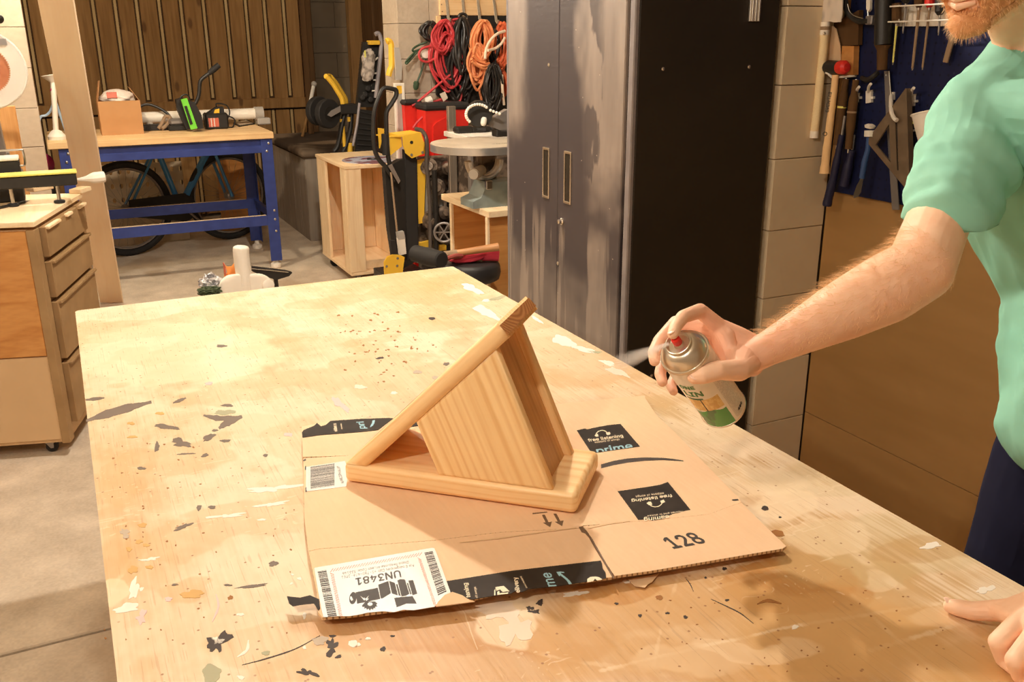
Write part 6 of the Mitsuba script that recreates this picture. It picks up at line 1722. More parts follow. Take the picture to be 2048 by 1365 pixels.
cordset('cable_coil', 'single cream cord draped across the orange coils', 'm_cord_white', .0085, [([(970, 118), (972, 100), (980, 82), (994, 68), (1010, 62)], .22), ([(976, 101), (990, 97), (1002, 88), (1010, 75)], .22), ([(1004, 150), (1005, 180), (1008, 210)], .2)])
# something dark filling the rack behind the hanks: a black garment cover
single('black_tarp', hull([(p[0], YC + dy, p[2]) for p in (CZ(868, 120), CZ(884, 46), CZ(1030, 46), CZ(1030, 245), CZ(928, 238), CZ(872, 190)) for dy in (-.012, .004)]), 'm_black', 'black tarp hanging on the block wall behind the coiled cords', 'tarp')
# ---------------------------------------------------------------- pegboard and the tools on it
def _peg(p, n, uv):
    fx, fz = p.y / 0.0254, p.z / 0.0254
    dx, dz = fx - dr.floor(fx) - 0.5, fz - dr.floor(fz) - 0.5
    hole = smoothstep(0.15, 0.11, dr.sqrt(dx * dx + dz * dz))
    c = mix((0.0028, 0.005, 0.034), (0.005, 0.010, 0.056), fbm(p.x * 6, p.y * 6, p.z * 6))
    return mix(c, (0.003, 0.004, 0.012), hole * 0.7)


mat('pegboard', mikit.proc(_peg), 0.5, spec=0.35)
XP = XW - 0.018


def R(x, y, off=0.0):
    return at(x, y, X=XP - off)


pbl, pbr = R(1662, 382), R(1785, 407)
zpb = (pbl[2] + pbr[2]) / 2
pg = thing('pegboard', 'dark blue pegboard of tools on the wall behind the man', 'pegboard')
add('sheet', box(XP, XP + 0.006, 0.55, pbl[1], zpb, CEIL - 0.25, 0.001), 'm_pegboard', pg)
for y in (0.7, 1.2, pbl[1] - 0.06):
    add('spacer', box(XP + 0.006, XW - 0.0005, y, y + 0.03, zpb + 0.02, CEIL - 0.27, 0), 'm_black', pg)


def flat(pts, off, t=0.004):
    """A flat piece parallel to the wall, off metres in front of the board."""
    q = [R(x, y, off) for x, y in pts]
    return panel((XP - off, 0, 0), (0, 1, 0), (0, 0, 1), [(p[1], p[2]) for p in q], t)


def trod(a, b, r, off=0.03, off2=None, n=10, r2=None):
    return rod(R(*a, off), R(*b, off if off2 is None else off2), r, n, r2)


def peg_hook(parent, x, y, off):
    """A plain steel peg from the board out to the thing it carries."""
    add('peg', rod(R(x, y, 0.0), R(x, y, off), 0.003, 6), 'm_steel', parent)


mat('rattan', mikit.proc(lambda p, n, uv: mix((0.92, 0.76, 0.47), (0.82, 0.62, 0.35), smoothstep(0.4, 0.9, dr.abs(dr.sin(p.z * 900 + p.y * 160))))), 0.6, spec=0.25, bump=(mikit.proc(lambda p, n, uv: dr.abs(dr.sin(p.z * 900 + p.y * 160))), 0.0008))
ps_ = thing('pull_saw', 'pull saw with a long cream wrapped handle, leftmost on the tool wall', 'saw')
o_ = 0.06
hp2 = [R(1650, 50, o_), R(1646, 100, o_), R(1640, 160, o_), R(1634, 220, o_), R(1629, 262, o_)]
add('handle', tube(curve(hp2, 4), 0.0118, 12), 'm_rattan', ps_)
add('butt', rod(R(1629, 262, o_), R(1628, 276, o_), 0.0122, 14), 'm_cream_plastic', ps_)
add('head', rod(R(1651, 44, o_), R(1648.5, 70, o_), 0.0125, 14), 'm_cream_plastic', ps_)
add('band', rod(R(1650.4, 53, o_), R(1649.8, 60, o_), 0.0132, 14), 'm_strap', ps_)
c = R(1648, 67, o_ + 0.012)
add('screw', moved(lathe([(0.0045, 0), (0.004, 0.002), (0.002, 0.003)], 12), axis_frame(c, c + (-.7, -1, 0.1))), 'm_chrome', ps_)
add('blade', flat([(1636, -40), (1668, -40), (1660, 20), (1654, 46), (1646, 46), (1640, 25)], o_, 0.002), 'm_steel', ps_)
mat('sleeve', mikit.proc(lambda p, n, uv: mix((0.28, 0.24, 0.20), (0.72, 0.62, 0.52), smoothstep(.4, .6, fbm(p.x * 9, p.y * 18, p.z * 9, 3)))), 0.25, spec=0.6)
add('blade_sleeve', flat([(1628, -40), (1687, -40), (1684, 28), (1681, 44), (1668, 45), (1661, 43), (1626, 46)], o_ + 0.006, 0.003), 'm_sleeve', ps_, label='cloudy plastic sleeve over the blade')
peg_hook(ps_, 1646, 40, o_)
hm_ = thing('mallet', 'wooden handled mallet with a red face resting on a white bracket', 'mallet')
c0, c1 = R(1630, 134, .05), R(1690, 135, .05)
v_ = unit(c0 - c1)
L_ = np.linalg.norm(c0 - c1)
add('head', rod(c1 + v_ * 0.02, c1 + v_ * (L_ - .014), 0.0165, 20), 'm_black', hm_)
add('red_face', moved(lathe([(0.0, -.010), (0.012, -.008), (0.0185, 0), (0.019, .016), (0.0165, .024)], 24), axis_frame(c1, c1 + v_)), 'm_red', hm_, label='round red face')
add('yellow_face', moved(lathe([(0.0165, 0), (0.018, .006), (0.018, .02), (0.012, .028)], 24), axis_frame(c1 + v_ * (L_ - .016), c1 + v_ * L_)), 'm_lime', hm_, label='yellow green face')
wood((0.88, 0.58, 0.29), (0.78, 0.46, 0.2), (0, 0, 1), name='hickory', ringf=1.5)
hd2 = [R(1671, 150, .05), R(1669, 175, .05), R(1664, 215, .05), R(1658, 265, .05), R(1653, 305, .05), R(1650, 335, .05), R(1649, 347, .05)]
add('handle', tube(curve(hd2, 4), [.0095] * 5 + [.0100] * 5 + [.0108] * 5 + [.0118] * 5 + [.0138] * 4 + [.0155], 14), 'm_hickory', hm_)
# lettering burnt into the handle, reading down
ta, tb_ = R(1660.5, 184, .0625), R(1654.5, 224, .0625)
ey_ = unit(np.cross(unit(tb_ - ta), (-0.75, -0.66, 0)))
add('lettering', text_at('ESTWING', ta - ey_ * .0035, unit(tb_ - ta), ey_, 0.0085, .0006, True), 'm_ink', hm_, smooth=False, label='dark lettering ESTWING down the handle')
add('brand_mark', moved(ring(.005, .0009, 16, 5), axis_frame(R(1650, 268, .064), R(1650, 268, .064) + (-.75, -.66, 0))), 'm_ink', hm_)
br = thing('white_bracket', 'white bracket on the tool wall under the red faced mallet', 'bracket')
add('arm', tube(curve([R(1654, 145, .055), R(1661, 152, .05), R(1668, 154.5, .045), R(1704, 152, .02), R(1712, 152, .0)], 5), 0.0035, 8), 'm_white_plastic', br)
add('tip', moved(trimesh.creation.icosphere(2, .0055), frame(R(1654, 145, .055), (1, 0, 0), (0, 1, 0), (0, 0, 1))), 'm_white_plastic', br)
# trowel-like plate, brown block, dark handled tools
sq = thing('try_square', 'beige triangular blade with a brown wooden stock above the red faced mallet', 'square')
add('blade', flat([(1663, 50), (1672, 58), (1680, 92), (1681, 122), (1654, 120)], .03, .003), 'm_card_inner', sq)
add('stock', flat([(1684, 92), (1708, 92), (1706, 150), (1680, 150)], .025, .02), 'm_orange_ply', sq)
add('dark_stock', flat([(1664, 48), (1718, 20), (1716, 90), (1684, 92), (1676, 110), (1666, 96)], .02, .016), 'm_fence_dark', sq)
for i, (a, b, c, lab, r) in enumerate((((1692, 158), (1684, 215), (1674, 290), 'dark brown file handle hanging just right of the mallet handle', .012), ((1712, 160), (1704, 225), (1697, 298), 'dark brown file handle hanging second right of the mallet handle', .013))):
    t_k = thing('file', lab, 'file')
    add('handle', tube(curve([R(*a, .03), R(*b, .03), R(*c, .03)], 5), [r * .7] * 3 + [r] * 5 + [r * .8] * 3, 12), 'm_fence_dark', t_k)
    add('tip', rod(R(*c, .03), R(c[0] - 1, c[1] + 8, .03), .003, 8), 'm_steel', t_k)
    mid = ((a[0] + b[0]) / 2, (a[1] + b[1]) / 2)
    add('ring', rod(R(b[0], b[1] - 3, .03), R(b[0] - .5, b[1] + 1, .03), r * 1.06, 12), 'm_lime' if i == 0 else 'm_strap', t_k)
    peg_hook(t_k, a[0], a[1], .03)
nv = thing('navy_handle_tool', 'tool with a long navy handle hanging below the wooden mallet handle', 'tool')
mat('navy', (0.012, 0.012, 0.04), 0.45, spec=0.4)
add('handle', tube(curve([R(1684, 270, .03), R(1676, 310, .03), R(1666, 360, .03), R(1656, 400, .03), R(1654, 412, .03)], 4), [.009] * 5 + [.011] * 4 + [.0125] * 4 + [.0135] * 3 + [.012], 14), 'm_navy', nv)
add('shank', rod(R(1684, 270, .03), R(1690, 232, .03), .004, 8), 'm_grey_metal', nv)
peg_hook(nv, 1688, 245, .03)
n2 = thing('navy_handle_tool', 'second navy handled tool, further right below the two dark file handles', 'tool')
add('handle', tube(curve([R(1704, 300, .02), R(1697, 330, .02), R(1688, 372, .02)], 4), [.010] * 4 + [.013] * 5, 12), 'm_navy', n2)
add('shank', rod(R(1704, 300, .02), R(1708, 270, .02), .004, 8), 'm_grey_metal', n2)
peg_hook(n2, 1706, 285, .02)
# hacksaw at the top
hk = thing('coping_saw', 'curved frame saw hanging at the top of the pegboard left of the black tube', 'saw')
add('frame', tube(curve([R(1690, -60, .04), R(1690, 0, .04), R(1694, 20, .04), R(1706, 36, .04), R(1722, 43, .04), R(1737, 42, .04)], 6), .008, 8), 'm_black', hk)
add('edge', tube(curve([R(1695, 8, .052), R(1700, 24, .052), R(1710, 32, .052), R(1726, 37, .052)], 5), .0015, 6), 'm_steel', hk)
add('clamp', box(0, .02, -.012, .012, -.012, .012, .003).apply_transform(frame(R(1736, 40, .045), (1, 0, 0), (0, 1, 0), (0, 0, 1))), 'm_grey_metal', hk)
add('pale_grip', flat([(1733, -50), (1741, -50), (1740, 18), (1736, 24), (1732, 18)], .045, .008), 'm_cream_plastic', hk)
add('screw', rod(R(1736, 22, .041), R(1737, 36, .041), .003, 8), 'm_steel', hk)
peg_hook(hk, 1690, -30, .04)
# black tube and steel rule
tbk = thing('black_tube', 'long black tube hanging beside the wire rack of screwdrivers', 'tube')
add('barrel', tube([R(1768, -60, .045), R(1766, 90, .045)], .022, 16), 'm_black', tbk)
add('barrel', tube([R(1766, 90, .045), R(1765, 100, .045), R(1764, 140, .045)], [.022, .014, .013], 14), 'm_fence_dark', tbk)
add('clip', tube(curve([R(1755, 145, .02), R(1748, 152, .03), R(1735, 160, .03), R(1724, 156, .02)], 4), .007, 8), 'm_black', tbk)
peg_hook(tbk, 1764, 135, .045)
rl = thing('steel_rule', 'long brownish straight rule hanging behind the triangular square', 'ruler')
add('strip', flat([(1768, 142), (1778, 142), (1784, 225), (1798, 420), (1784, 420), (1772, 235)], .012, .003), 'm_inner_brown' if 0 else 'm_grey_metal', rl)
add('edge', trod((1778, 142), (1784, 228), .0012, .016, n=6), 'm_white_plastic', rl)
peg_hook(rl, 1773, 150, .012)
# wire rack with screwdrivers
wk = thing('screwdriver_rack', 'white wire rack with a pale back plate at the top of the pegboard', 'rack')
add('back_plate', flat([(1794, 12), (1930, 8), (1930, 52), (1795, 53)], .006, .004), 'm_cream_plastic', wk)
for a, b, off in (((1780, 13), (1925, 6), .055), ((1776, 44), (1925, 39), .055)):
    add('wire', trod(a, b, .0022, off), 'm_white_plastic', wk)
for x in (1798, 1850, 1918):
    add('stay', tube([R(x, 30, .004), R(x, 44 - (x - 1780) * .03, .055)], .002, 6), 'm_white_plastic', wk)
    add('stay', tube([R(x, 14, .004), R(x, 12 - (x - 1780) * .045, .055)], .002, 6), 'm_white_plastic', wk)
SD = [((1793, 52), (1786, 125), .0030, 'm_lime', 'm_fence_dark', 'screwdriver with a yellowish shaft, leftmost in the wire rack'), ((1812, 12), (1806, 62), .0028, 'm_grey_metal', 'm_black', 'short black handled screwdriver, second from the left in the wire rack'), ((1838, 20), (1825, 136), .0040, 'm_strap', 'm_fence_dark', 'screwdriver with a long brown shaft, third from the left in the wire rack'), ((1859, 20), (1845, 135), .0032, 'm_strap', 'm_red', 'screwdriver with a long slim brown shaft and red handle in the wire rack'), ((1880, 35), (1877, 66), .0028, 'm_grey_metal', 'm_black', 'short screwdriver with a silver tip just left of the beard')]
for a, b, r, ms1, mh1, lab in SD:
    sd = thing('screwdriver', lab, 'screwdriver')
    add('shaft', rod(R(*a, .035), R(*b, .035), r, 8, r * .8), ms1, sd)
    d = unit(np.array(a, float) - b) if 0 else None
    k = (a[0] - (b[0] - a[0]) * .08, a[1] - 45)
    add('handle', tube([R(*k, .036), R(a[0], a[1] - 12, .036), R(a[0], a[1] - 5, .036)], [.012, .012, .006], 10), mh1, sd)
    add('ferrule', rod(R(a[0], a[1] - 5, .036), R(*a, .0355), r * 1.3, 8), 'm_steel', sd)
    add('bit', rod(R(*b, .035), R(b[0] - .5, b[1] + 5, .035), r * .7, 6, r * .5), 'm_steel', sd)
fl_ = thing('flat_file', 'flat brown file hanging slanted just below the beard', 'file')
add('blade', flat([(1902, 62), (1911, 66), (1894, 126), (1885, 124)], .02, .004), 'm_strap', fl_)
add('tang', rod(R(1906, 64, .022), R(1913, 38, .022), .005, 8), 'm_fence_dark', fl_)
peg_hook(fl_, 1909, 52, .022)
# triangular square
tri_o = Polygon([(R(x, y, .045)[1], R(x, y, .045)[2]) for x, y in ((1811, 177), (1817, 374), (1808, 374), (1735, 286), (1736, 278), (1770, 232))])
tri_h = [Polygon([(R(x, y, .045)[1], R(x, y, .045)[2]) for x, y in q]) for q in (((1778, 248), (1781, 325), (1751, 290), (1755, 284)), ((1790, 246), (1794, 244), (1797, 342), (1794, 340)))]
tq_ = tri_o
for h in tri_h:
    tq_ = tq_.difference(h)
mat('dark_alu', mikit.proc(lambda p, n, uv: mix((0.13, 0.09, 0.055), (0.23, 0.165, 0.105), fbm(p.x * 40, p.y * 40, p.z * 40, 3))), 0.5, metallic=0.3)
sp2 = thing('speed_square', 'grey brown triangular rafter square hanging from a white hook', 'square')
add('plate', panel((XP - .045, 0, 0), (0, 1, 0), (0, 0, 1), tq_, .005), 'm_dark_alu', sp2)
add('fence', flat([(1810, 177), (1813, 177), (1819, 374), (1815, 374)], .052, .018), 'm_dark_alu', sp2)
hkq = thing('white_hook', 'white curved hook that carries the triangular square', 'hook')
add('arm', tube(curve([R(1783, 190, .006), R(1782, 205, .03), R(1783, 224, .052), R(1788, 236, .06), R(1794, 241, .062)], 5), .0055, 10), 'm_white_plastic', hkq)
add('plate', flat([(1780, 184), (1787, 184), (1787, 200), (1780, 200)], .006, .006), 'm_white_plastic', hkq)
WH = (((1731, 182), (1742, 180), (1742, 205), (1731, 207), 'white clip hook on the pegboard, left of the triangular square near its top'), ((1710, 188), (1716, 186), (1713, 205), (1708, 205), 'small white clip hook beside the second dark file handle'), ((1817, 190), (1828, 188), (1826, 212), (1814, 214), 'white clip hook on the pegboard, right of the triangular square'))
for *q, lab in WH:
    w_h = thing('white_clip', lab, 'hook')
    add('plate', flat(q, .008, .008), 'm_white_plastic', w_h)
    add('tab', flat([(q[1][0] - 1, q[2][1] - 12), (q[1][0] + 4, q[2][1] - 12), (q[1][0] + 4, q[2][1] - 7), (q[1][0] - 1, q[2][1] - 7)], .008, .008), 'm_white_plastic', w_h)
    add('finger', tube(curve([R((q[0][0] + q[1][0]) / 2, q[0][1] + 2, .008), R((q[0][0] + q[1][0]) / 2 + 1, q[0][1] - 8, .03), R((q[0][0] + q[1][0]) / 2 + 5, q[0][1] - 14, .045)], 4), .004, 8), 'm_white_plastic', w_h)
# blue chisel in its white holder
chs = thing('blue_chisel', 'small blue handled pry tool hanging blade down from a white holder', 'chisel')
add('head', moved(lathe([(.004, 0), (.013, .003), (.015, .009), (.008, .013)], 14), axis_frame(R(1739, 258, .04), R(1741, 248, .04))), 'm_cream_plastic', chs)
mat('handle_blue', (0.03, 0.07, 0.19), 0.4, spec=0.4)
add('handle', tube([R(1738, 272, .04), R(1736, 300, .04), R(1729, 325, .04), R(1724, 357, .04)], [.007, .0075, .0085, .008], 12), 'm_handle_blue', chs)
add('blade', hull([R(x, y, .04 + d) for x, y in ((1721, 357), (1727, 357), (1722, 385), (1716, 394), (1708, 397), (1706, 392), (1713, 372)) for d in (0, .004)]), 'm_steel', chs)
hld = thing('white_holder', 'white ring holder around the neck of the blue pry tool', 'holder')
add('band', moved(trimesh.creation.annulus(.011, .015, .016, sections=24), axis_frame(R(1740, 267, .04), R(1741, 250, .04))), 'm_white_plastic', hld)
add('stem', rod(R(1742, 266, .026), R(1743, 266, .0), .005, 8), 'm_white_plastic', hld)
# white paper cone and green-black tool behind the sleeve
pc_ = thing('white_paper_cone', 'white cone shaped paper shade half hidden behind the green sleeve', 'shade')
a, b = R(1862, 225, .08), R(1872, 340, .08)
add('shade', moved(lathe([(.046, 0), (.044, .004), (.02, .16), (.016, .16)], 28), axis_frame(a, b)), 'm_paper_tag' if 0 else 'm_white_plastic', pc_)
add('rim', moved(ring(.045, .0025, 28, 6), axis_frame(a, b)), 'm_cream_plastic', pc_)
peg_hook(pc_, 1868, 240, .05)
gk = thing('black_spirit_level', 'black tool with a yellow green edge between the triangular square and the paper cone', 'tool')
add('body', flat([(1815, 228), (1832, 226), (1834, 262), (1816, 268)], .03, .03), 'm_black', gk)
add('edge', flat([(1818, 245), (1833, 243), (1833, 247), (1819, 249)], .034, .005), 'm_lime', gk)
add('foot', rod(R(1814, 264, .03), R(1834, 260, .03), .003, 8), 'm_grey_metal', gk)
# ---------------------------------------------------------------- spray can
CT, CBm = atd(1365, 699, 1.215), atd(1446, 815, 1.330)
caz = unit(CT - CBm)
CL = np.linalg.norm(CT - CBm)
CR = 0.0335
# turn the can so that the nozzle points to the stand
spray_to = atd(1120, 790, 1.26)
cax = unit((spray_to - CT) - ((spray_to - CT) @ caz) * caz)
CANM = frame(CBm, cax, np.cross(caz, cax), caz)


def _canlabel(p, n, uv):
    q = [p.x - float(CBm[0]), p.y - float(CBm[1]), p.z - float(CBm[2])]
    h = q[0] * float(caz[0]) + q[1] * float(caz[1]) + q[2] * float(caz[2])
    cy_ = np.cross(caz, cax)
    x = q[0] * float(cax[0]) + q[1] * float(cax[1]) + q[2] * float(cax[2])
    y = q[0] * float(cy_[0]) + q[1] * float(cy_[1]) + q[2] * float(cy_[2])
    a = dr.atan2(y, x)          # 0 faces the stand
    white, green, gold, silver, dk = (0.80, 0.74, 0.65), (0.07, 0.30, 0.06), (0.66, 0.42, 0.13), (0.56, 0.51, 0.45), (0.06, 0.12, 0.05)
    c = mix(white, white, 0.0)
    front = dr.select((a > A0) & (a < A1), 1.0, 0.0)
    c = mix(c, green, front * dr.select(h < 0.050 + 0.004 * dr.sin(a * 6), 1.0, 0.0))
    c = mix(c, dk, front * smoothstep(0.4, 0.7, fbm(h * 60, a * 5, 2.0)) * dr.select((h < 0.052) & (a < A0 + 0.9), 1.0, 0.0) * 0.8)
    c = mix(c, gold, front * dr.select((h >= 0.052) & (h < 0.083), 1.0, 0.0))
    c = mix(c, mi.Color3f(0.85, 0.66, 0.3), front * dr.select((h >= 0.052) & (h < 0.083), 1.0, 0.0) * smoothstep(0.45, 0.65, fbm(h * 120, a * 9, 1.0)) * 0.5)
    c = mix(c, dk, front * dr.select((h >= 0.083) & (h < 0.088) & (a < A0 + 0.75), 1.0, 0.0))
    # back of the label: small grey lines of print
    backp = dr.select(a >= A1 + 0.13, 1.0, 0.0) + dr.select(a < A0 - 0.3, 1.0, 0.0)
    lines = dr.select(dr.abs(dr.sin(h * 900)) > 0.55, 1.0, 0.0) * smoothstep(0.3, 0.45, noise(a * 30, h * 280, 4.0))
    c = mix(c, silver, backp * dr.select((h > 0.008) & (h < 0.13), 1.0, 0.0) * (0.35 + 0.45 * lines))
    return c


# the label's front edge angles, seen from the camera
_vc = unit(CAM - (CBm + CT) / 2)
_ang = math.atan2(_vc @ np.cross(caz, cax), _vc @ cax)
A0, A1 = _ang - 1.25 if _ang > 0 else _ang - 0.12, _ang + 0.12 if _ang > 0 else _ang + 1.25
mat('can_label', mikit.proc(_canlabel), 0.3, spec=0.5)
mat('can_metal', (0.68, 0.60, 0.49), 0.27, metallic=0.9)
can = thing('spray_can', 'white and green aerosol can tilted in the right hand of the man', 'spray can')
put = lambda m: moved(m, CANM)
add('body', put(lathe([(CR * .93, 0), (CR, 0.003), (CR, CL - 0.014), (CR * .985, CL - 0.011), (CR * .985, CL - 0.009)], 64)), 'm_can_label', can)
add('base_rim', put(moved(ring(CR * .97, 0.0022, 48, 8), frame((0, 0, 0.002), (1, 0, 0), (0, 1, 0), (0, 0, 1)))), 'm_can_metal', can)
add('shoulder', put(lathe([(CR * .95, CL - .013), (CR * 1.02, CL - .011), (CR * 1.03, CL - .0085), (CR * 1.0, CL - .006), (CR * .94, CL - .006), (CR * .93, CL - .004), (CR * .86, CL + .002), (CR * .74, CL + .0075), (CR * .62, CL + .0105), (CR * .50, CL + .012), (0, CL + .012)], 64)), 'm_can_metal', can, smooth=40)
add('valve_cup', put(lathe([(CR * .52, CL + .011), (CR * .54, CL + .014), (CR * .53, CL + .017), (CR * .49, CL + .0175), (CR * .45, CL + .015), (CR * .42, CL + .0125), (CR * .22, CL + .0125), (CR * .16, CL + .016), (CR * .12, CL + .0175), (0, CL + .0175)], 40)), 'm_can_metal', can, smooth=40)
nz0, nz1 = CL + .0165, CL + .028
nm = add('nozzle', put(lathe([(.0058, nz0), (.0062, nz0 + .001), (.006, nz1 - .002), (.0045, nz1)], 24)), 'm_red', can, label='red spray nozzle')
add('orifice', put(rod((.0055, 0, nz0 + .006), (.0072, 0, nz0 + .006), .0016, 10)), 'm_label_white', nm)

# lettering round the label
_la = A0 + 0.35 if _ang > 0 else A1 - 0.35


def can_text(txt, a0, h0, size, m, vertical=False):
    """Lettering wrapped round the can at angle a0 and height h0."""
    t = meshkit.text_mesh(txt, size, 0.0006, True)
    x, y, z = t.vertices.T
    if vertical:
        a, h = a0 - y / CR, h0 - x
    else:
        a, h = a0 + x / CR, h0 + y
    t.vertices = np.c_[(CR + z - .0001) * np.cos(a), (CR + z - .0001) * np.sin(a), h]
    add('lettering', put(t), m, can, smooth=False, label='dark green lettering ' + txt)


mat('green_ink', (0.05, 0.16, 0.04), 0.4)
can_text('LIN', A0 + 0.05, 0.094, 0.012, 'm_green_ink')
can_text('ONE', A0 + 0.05, 0.114, 0.008, 'm_green_ink')
can_text('480', A1 + 0.35, 0.016, 0.005, 'm_ink')
add('picture_line', put(tube([(CR * 1.004 * math.cos(A0 + .62), CR * 1.004 * math.sin(A0 + .62), h) for h in (.052, .083)], .0005, 5)), 'm_ink', can)

# spray: a thin cone of mist leaving the nozzle
N0 = (CANM @ np.array([.009, 0, nz0 + .006, 1]))[:3]
N1 = atd(1205, 742, 1.225)
ndv, nL = unit(N1 - N0), np.linalg.norm(N1 - N0)
cone = moved(lathe([(.0025, 0), (.0035, .01), (.020, nL), (.012, nL * 1.02)], 24), axis_frame(N0, N1))
lo_, hi_ = cone.bounds
gr = np.stack(np.meshgrid(*[np.linspace(lo_[i], hi_[i], 40) for i in range(3)], indexing='ij'), -1)
ax_ = (gr - N0) @ ndv
rad = np.linalg.norm(gr - N0 - ax_[..., None] * ndv, axis=-1)
rr_ = .003 + .0155 * np.clip(ax_ / nL, 0, 1)
dens = np.clip(1 - (rad / rr_) ** 2, 0, 1) * np.clip(1.05 - ax_ / nL, 0, 1) ** 1.2 * (.0045 / (rr_ + .0015))
dens = (dens * (ax_ > 0)).astype(np.float32)
single_k = key('spray_mist')
scene[single_k] = {**mikit.ply(cone, {'type': 'null'}, smooth=30), 'interior': {'type': 'heterogeneous', 'scale': 340.0, 'albedo': {'type': 'constvolume', 'value': {'type': 'rgb', 'value': [0.97, 0.95, 0.92]}},
                   'sigma_t': {'type': 'gridvolume', 'grid': mi.VolumeGrid(np.ascontiguousarray(dens.transpose(2, 1, 0)[..., None])), 'to_world': T().translate(lo_.tolist()).scale((hi_ - lo_).tolist())}}}
labels[single_k] = {'label': 'white jet of spray mist from the red nozzle towards the wooden stand', 'category': 'spray mist', 'kind': 'stuff'}

# ---------------------------------------------------------------- the man
def ball(c, r):
    b = trimesh.creation.icosphere(2, 1.0)
    return np.asarray(b.vertices) * r + np.asarray(c)


def limb(chain):
    """Tapered limb through (point, radius)."""
    out = []
    for (p, r), (q, s) in zip(chain, chain[1:]):
        out.append(m3.Manifold.hull_points(np.vstack([ball(p, r), ball(q, s)])))
    return out


def dense(man, step, it=10):
    t = man2tri(man.refine_to_length(step))
    t.merge_vertices()
    trimesh.smoothing.filter_taubin(t, iterations=it)
    return t


W_ = atd(1507, 712, 1.272)
E_ = atd(1838, 545, 1.305)
SR = atd(1955, 240, 1.46)
MA = atd(1878, 438, 1.372)
neck0, neck1 = atd(2085, 60, 1.50), None
# right hand closed round the can
def fingerchain(pts, r0, r1):
    rs = np.linspace(r0, r1, len(pts))
    return limb([(p, r) for p, r in zip(pts, rs)])


cc = lambda t: CBm + caz * t             # a point on the can's axis
thumb = [atd(1496, 728, 1.258), atd(1478, 741, 1.230), atd(1437, 741, 1.207), atd(1408, 749, 1.2045), atd(1390, 753, 1.2085)]
index = [atd(1440, 655, 1.285), atd(1400, 622, 1.262), atd(1366, 634, 1.226), atd(1352, 652, 1.203), atd(1346, 668, 1.193)]
middle = [atd(1436, 664, 1.312), atd(1352, 646, 1.318), atd(1319, 682, 1.300), atd(1308, 705, 1.283), atd(1309, 722, 1.272)]
ring_ = [atd(1440, 684, 1.330), atd(1366, 682, 1.352), atd(1326, 724, 1.334), atd(1320, 748, 1.316), atd(1325, 764, 1.303)]
pinky = [atd(1450, 712, 1.340), atd(1390, 722, 1.372), atd(1350, 755, 1.362), atd(1342, 772, 1.348), atd(1347, 783, 1.338)]
hand = []
hand += limb(list(zip(thumb, (.0170, .0152, .0130, .0128, .0106))))
hand += limb(list(zip(index, (.0118, .0105, .0092, .0086, .0074))))
hand += limb(list(zip(middle, (.0118, .0105, .0094, .0088, .0078))))
hand += limb(list(zip(ring_, (.0112, .0100, .0090, .0084, .0074))))
hand += limb(list(zip(pinky, (.0104, .0088, .0080, .0075, .0066))))
palm_pts = np.vstack([ball(index[0], .0125), ball(middle[0], .0125), ball(ring_[0], .0125), ball(pinky[0], .012), ball(atd(1500, 690, 1.285), .017), ball(atd(1503, 730, 1.285), .017), ball(atd(1478, 672, 1.282), .013)])
hand.append(m3.Manifold.hull_points(palm_pts))
hand.append(m3.Manifold.hull_points(np.vstack([ball(thumb[0], .0165), ball(thumb[1], .0135), ball(atd(1500, 700, 1.280), .016), ball(atd(1462, 698, 1.275), .010)])))
hand.append(m3.Manifold.hull_points(np.vstack([ball(index[0], .0118), ball(atd(1462, 700, 1.268), .0095), ball(atd(1455, 672, 1.272), .010)])))
hand += limb([(atd(1488, 705, 1.280), .021), (W_, .0225), (W_ + (E_ - W_) * .12, .0235)])
# left hand, knuckles on the bench, thumb pointing to the can
Zt_ = ZT
lthumb = [at(2022, 1222, Z=Zt_ + .034), at(1995, 1222, Z=Zt_ + .024), at(1945, 1223, Z=Zt_ + .0145), at(1918, 1217, Z=Zt_ + .0125), at(1901, 1213, Z=Zt_ + .011)]
LF = []
for (mx, my), (px, py), (dx, dy), (tx, ty), r in (((2045, 1240), (1998, 1285), (2008, 1318), (2030, 1338), .0112), ((2078, 1262), (2032, 1322), (2042, 1352), (2066, 1368), .0112), ((2108, 1290), (2072, 1358), (2080, 1384), (2100, 1396), .0105), ((2135, 1320), (2112, 1388), (2120, 1408), (2136, 1416), .0095)):
    ch = [at(mx, my, Z=Zt_ + .052), at(px, py, Z=Zt_ + .036), at(dx, dy, Z=Zt_ + .0125), at(tx, ty, Z=Zt_ + .0105)]
    LF.append((ch, r))
WL = at(2135, 1195, Z=Zt_ + .075)
lhand = limb(list(zip(lthumb, (.015, .0135, .0115, .0108, .0088))))
for ch, r in LF:
    lhand += limb(list(zip(ch, (r * 1.12, r * 1.05, r * .92, r * .8))))
lhand.append(m3.Manifold.hull_points(np.vstack([ball(ch[0], r * 1.12) for ch, r in LF] + [ball(lthumb[0], .015), ball(WL, .022), ball(at(2100, 1215, Z=Zt_ + .055), .018)])))
lhand.append(m3.Manifold.hull_points(np.vstack([ball(lthumb[0], .015), ball(lthumb[1], .0125), ball(LF[0][0][0], .012)])))
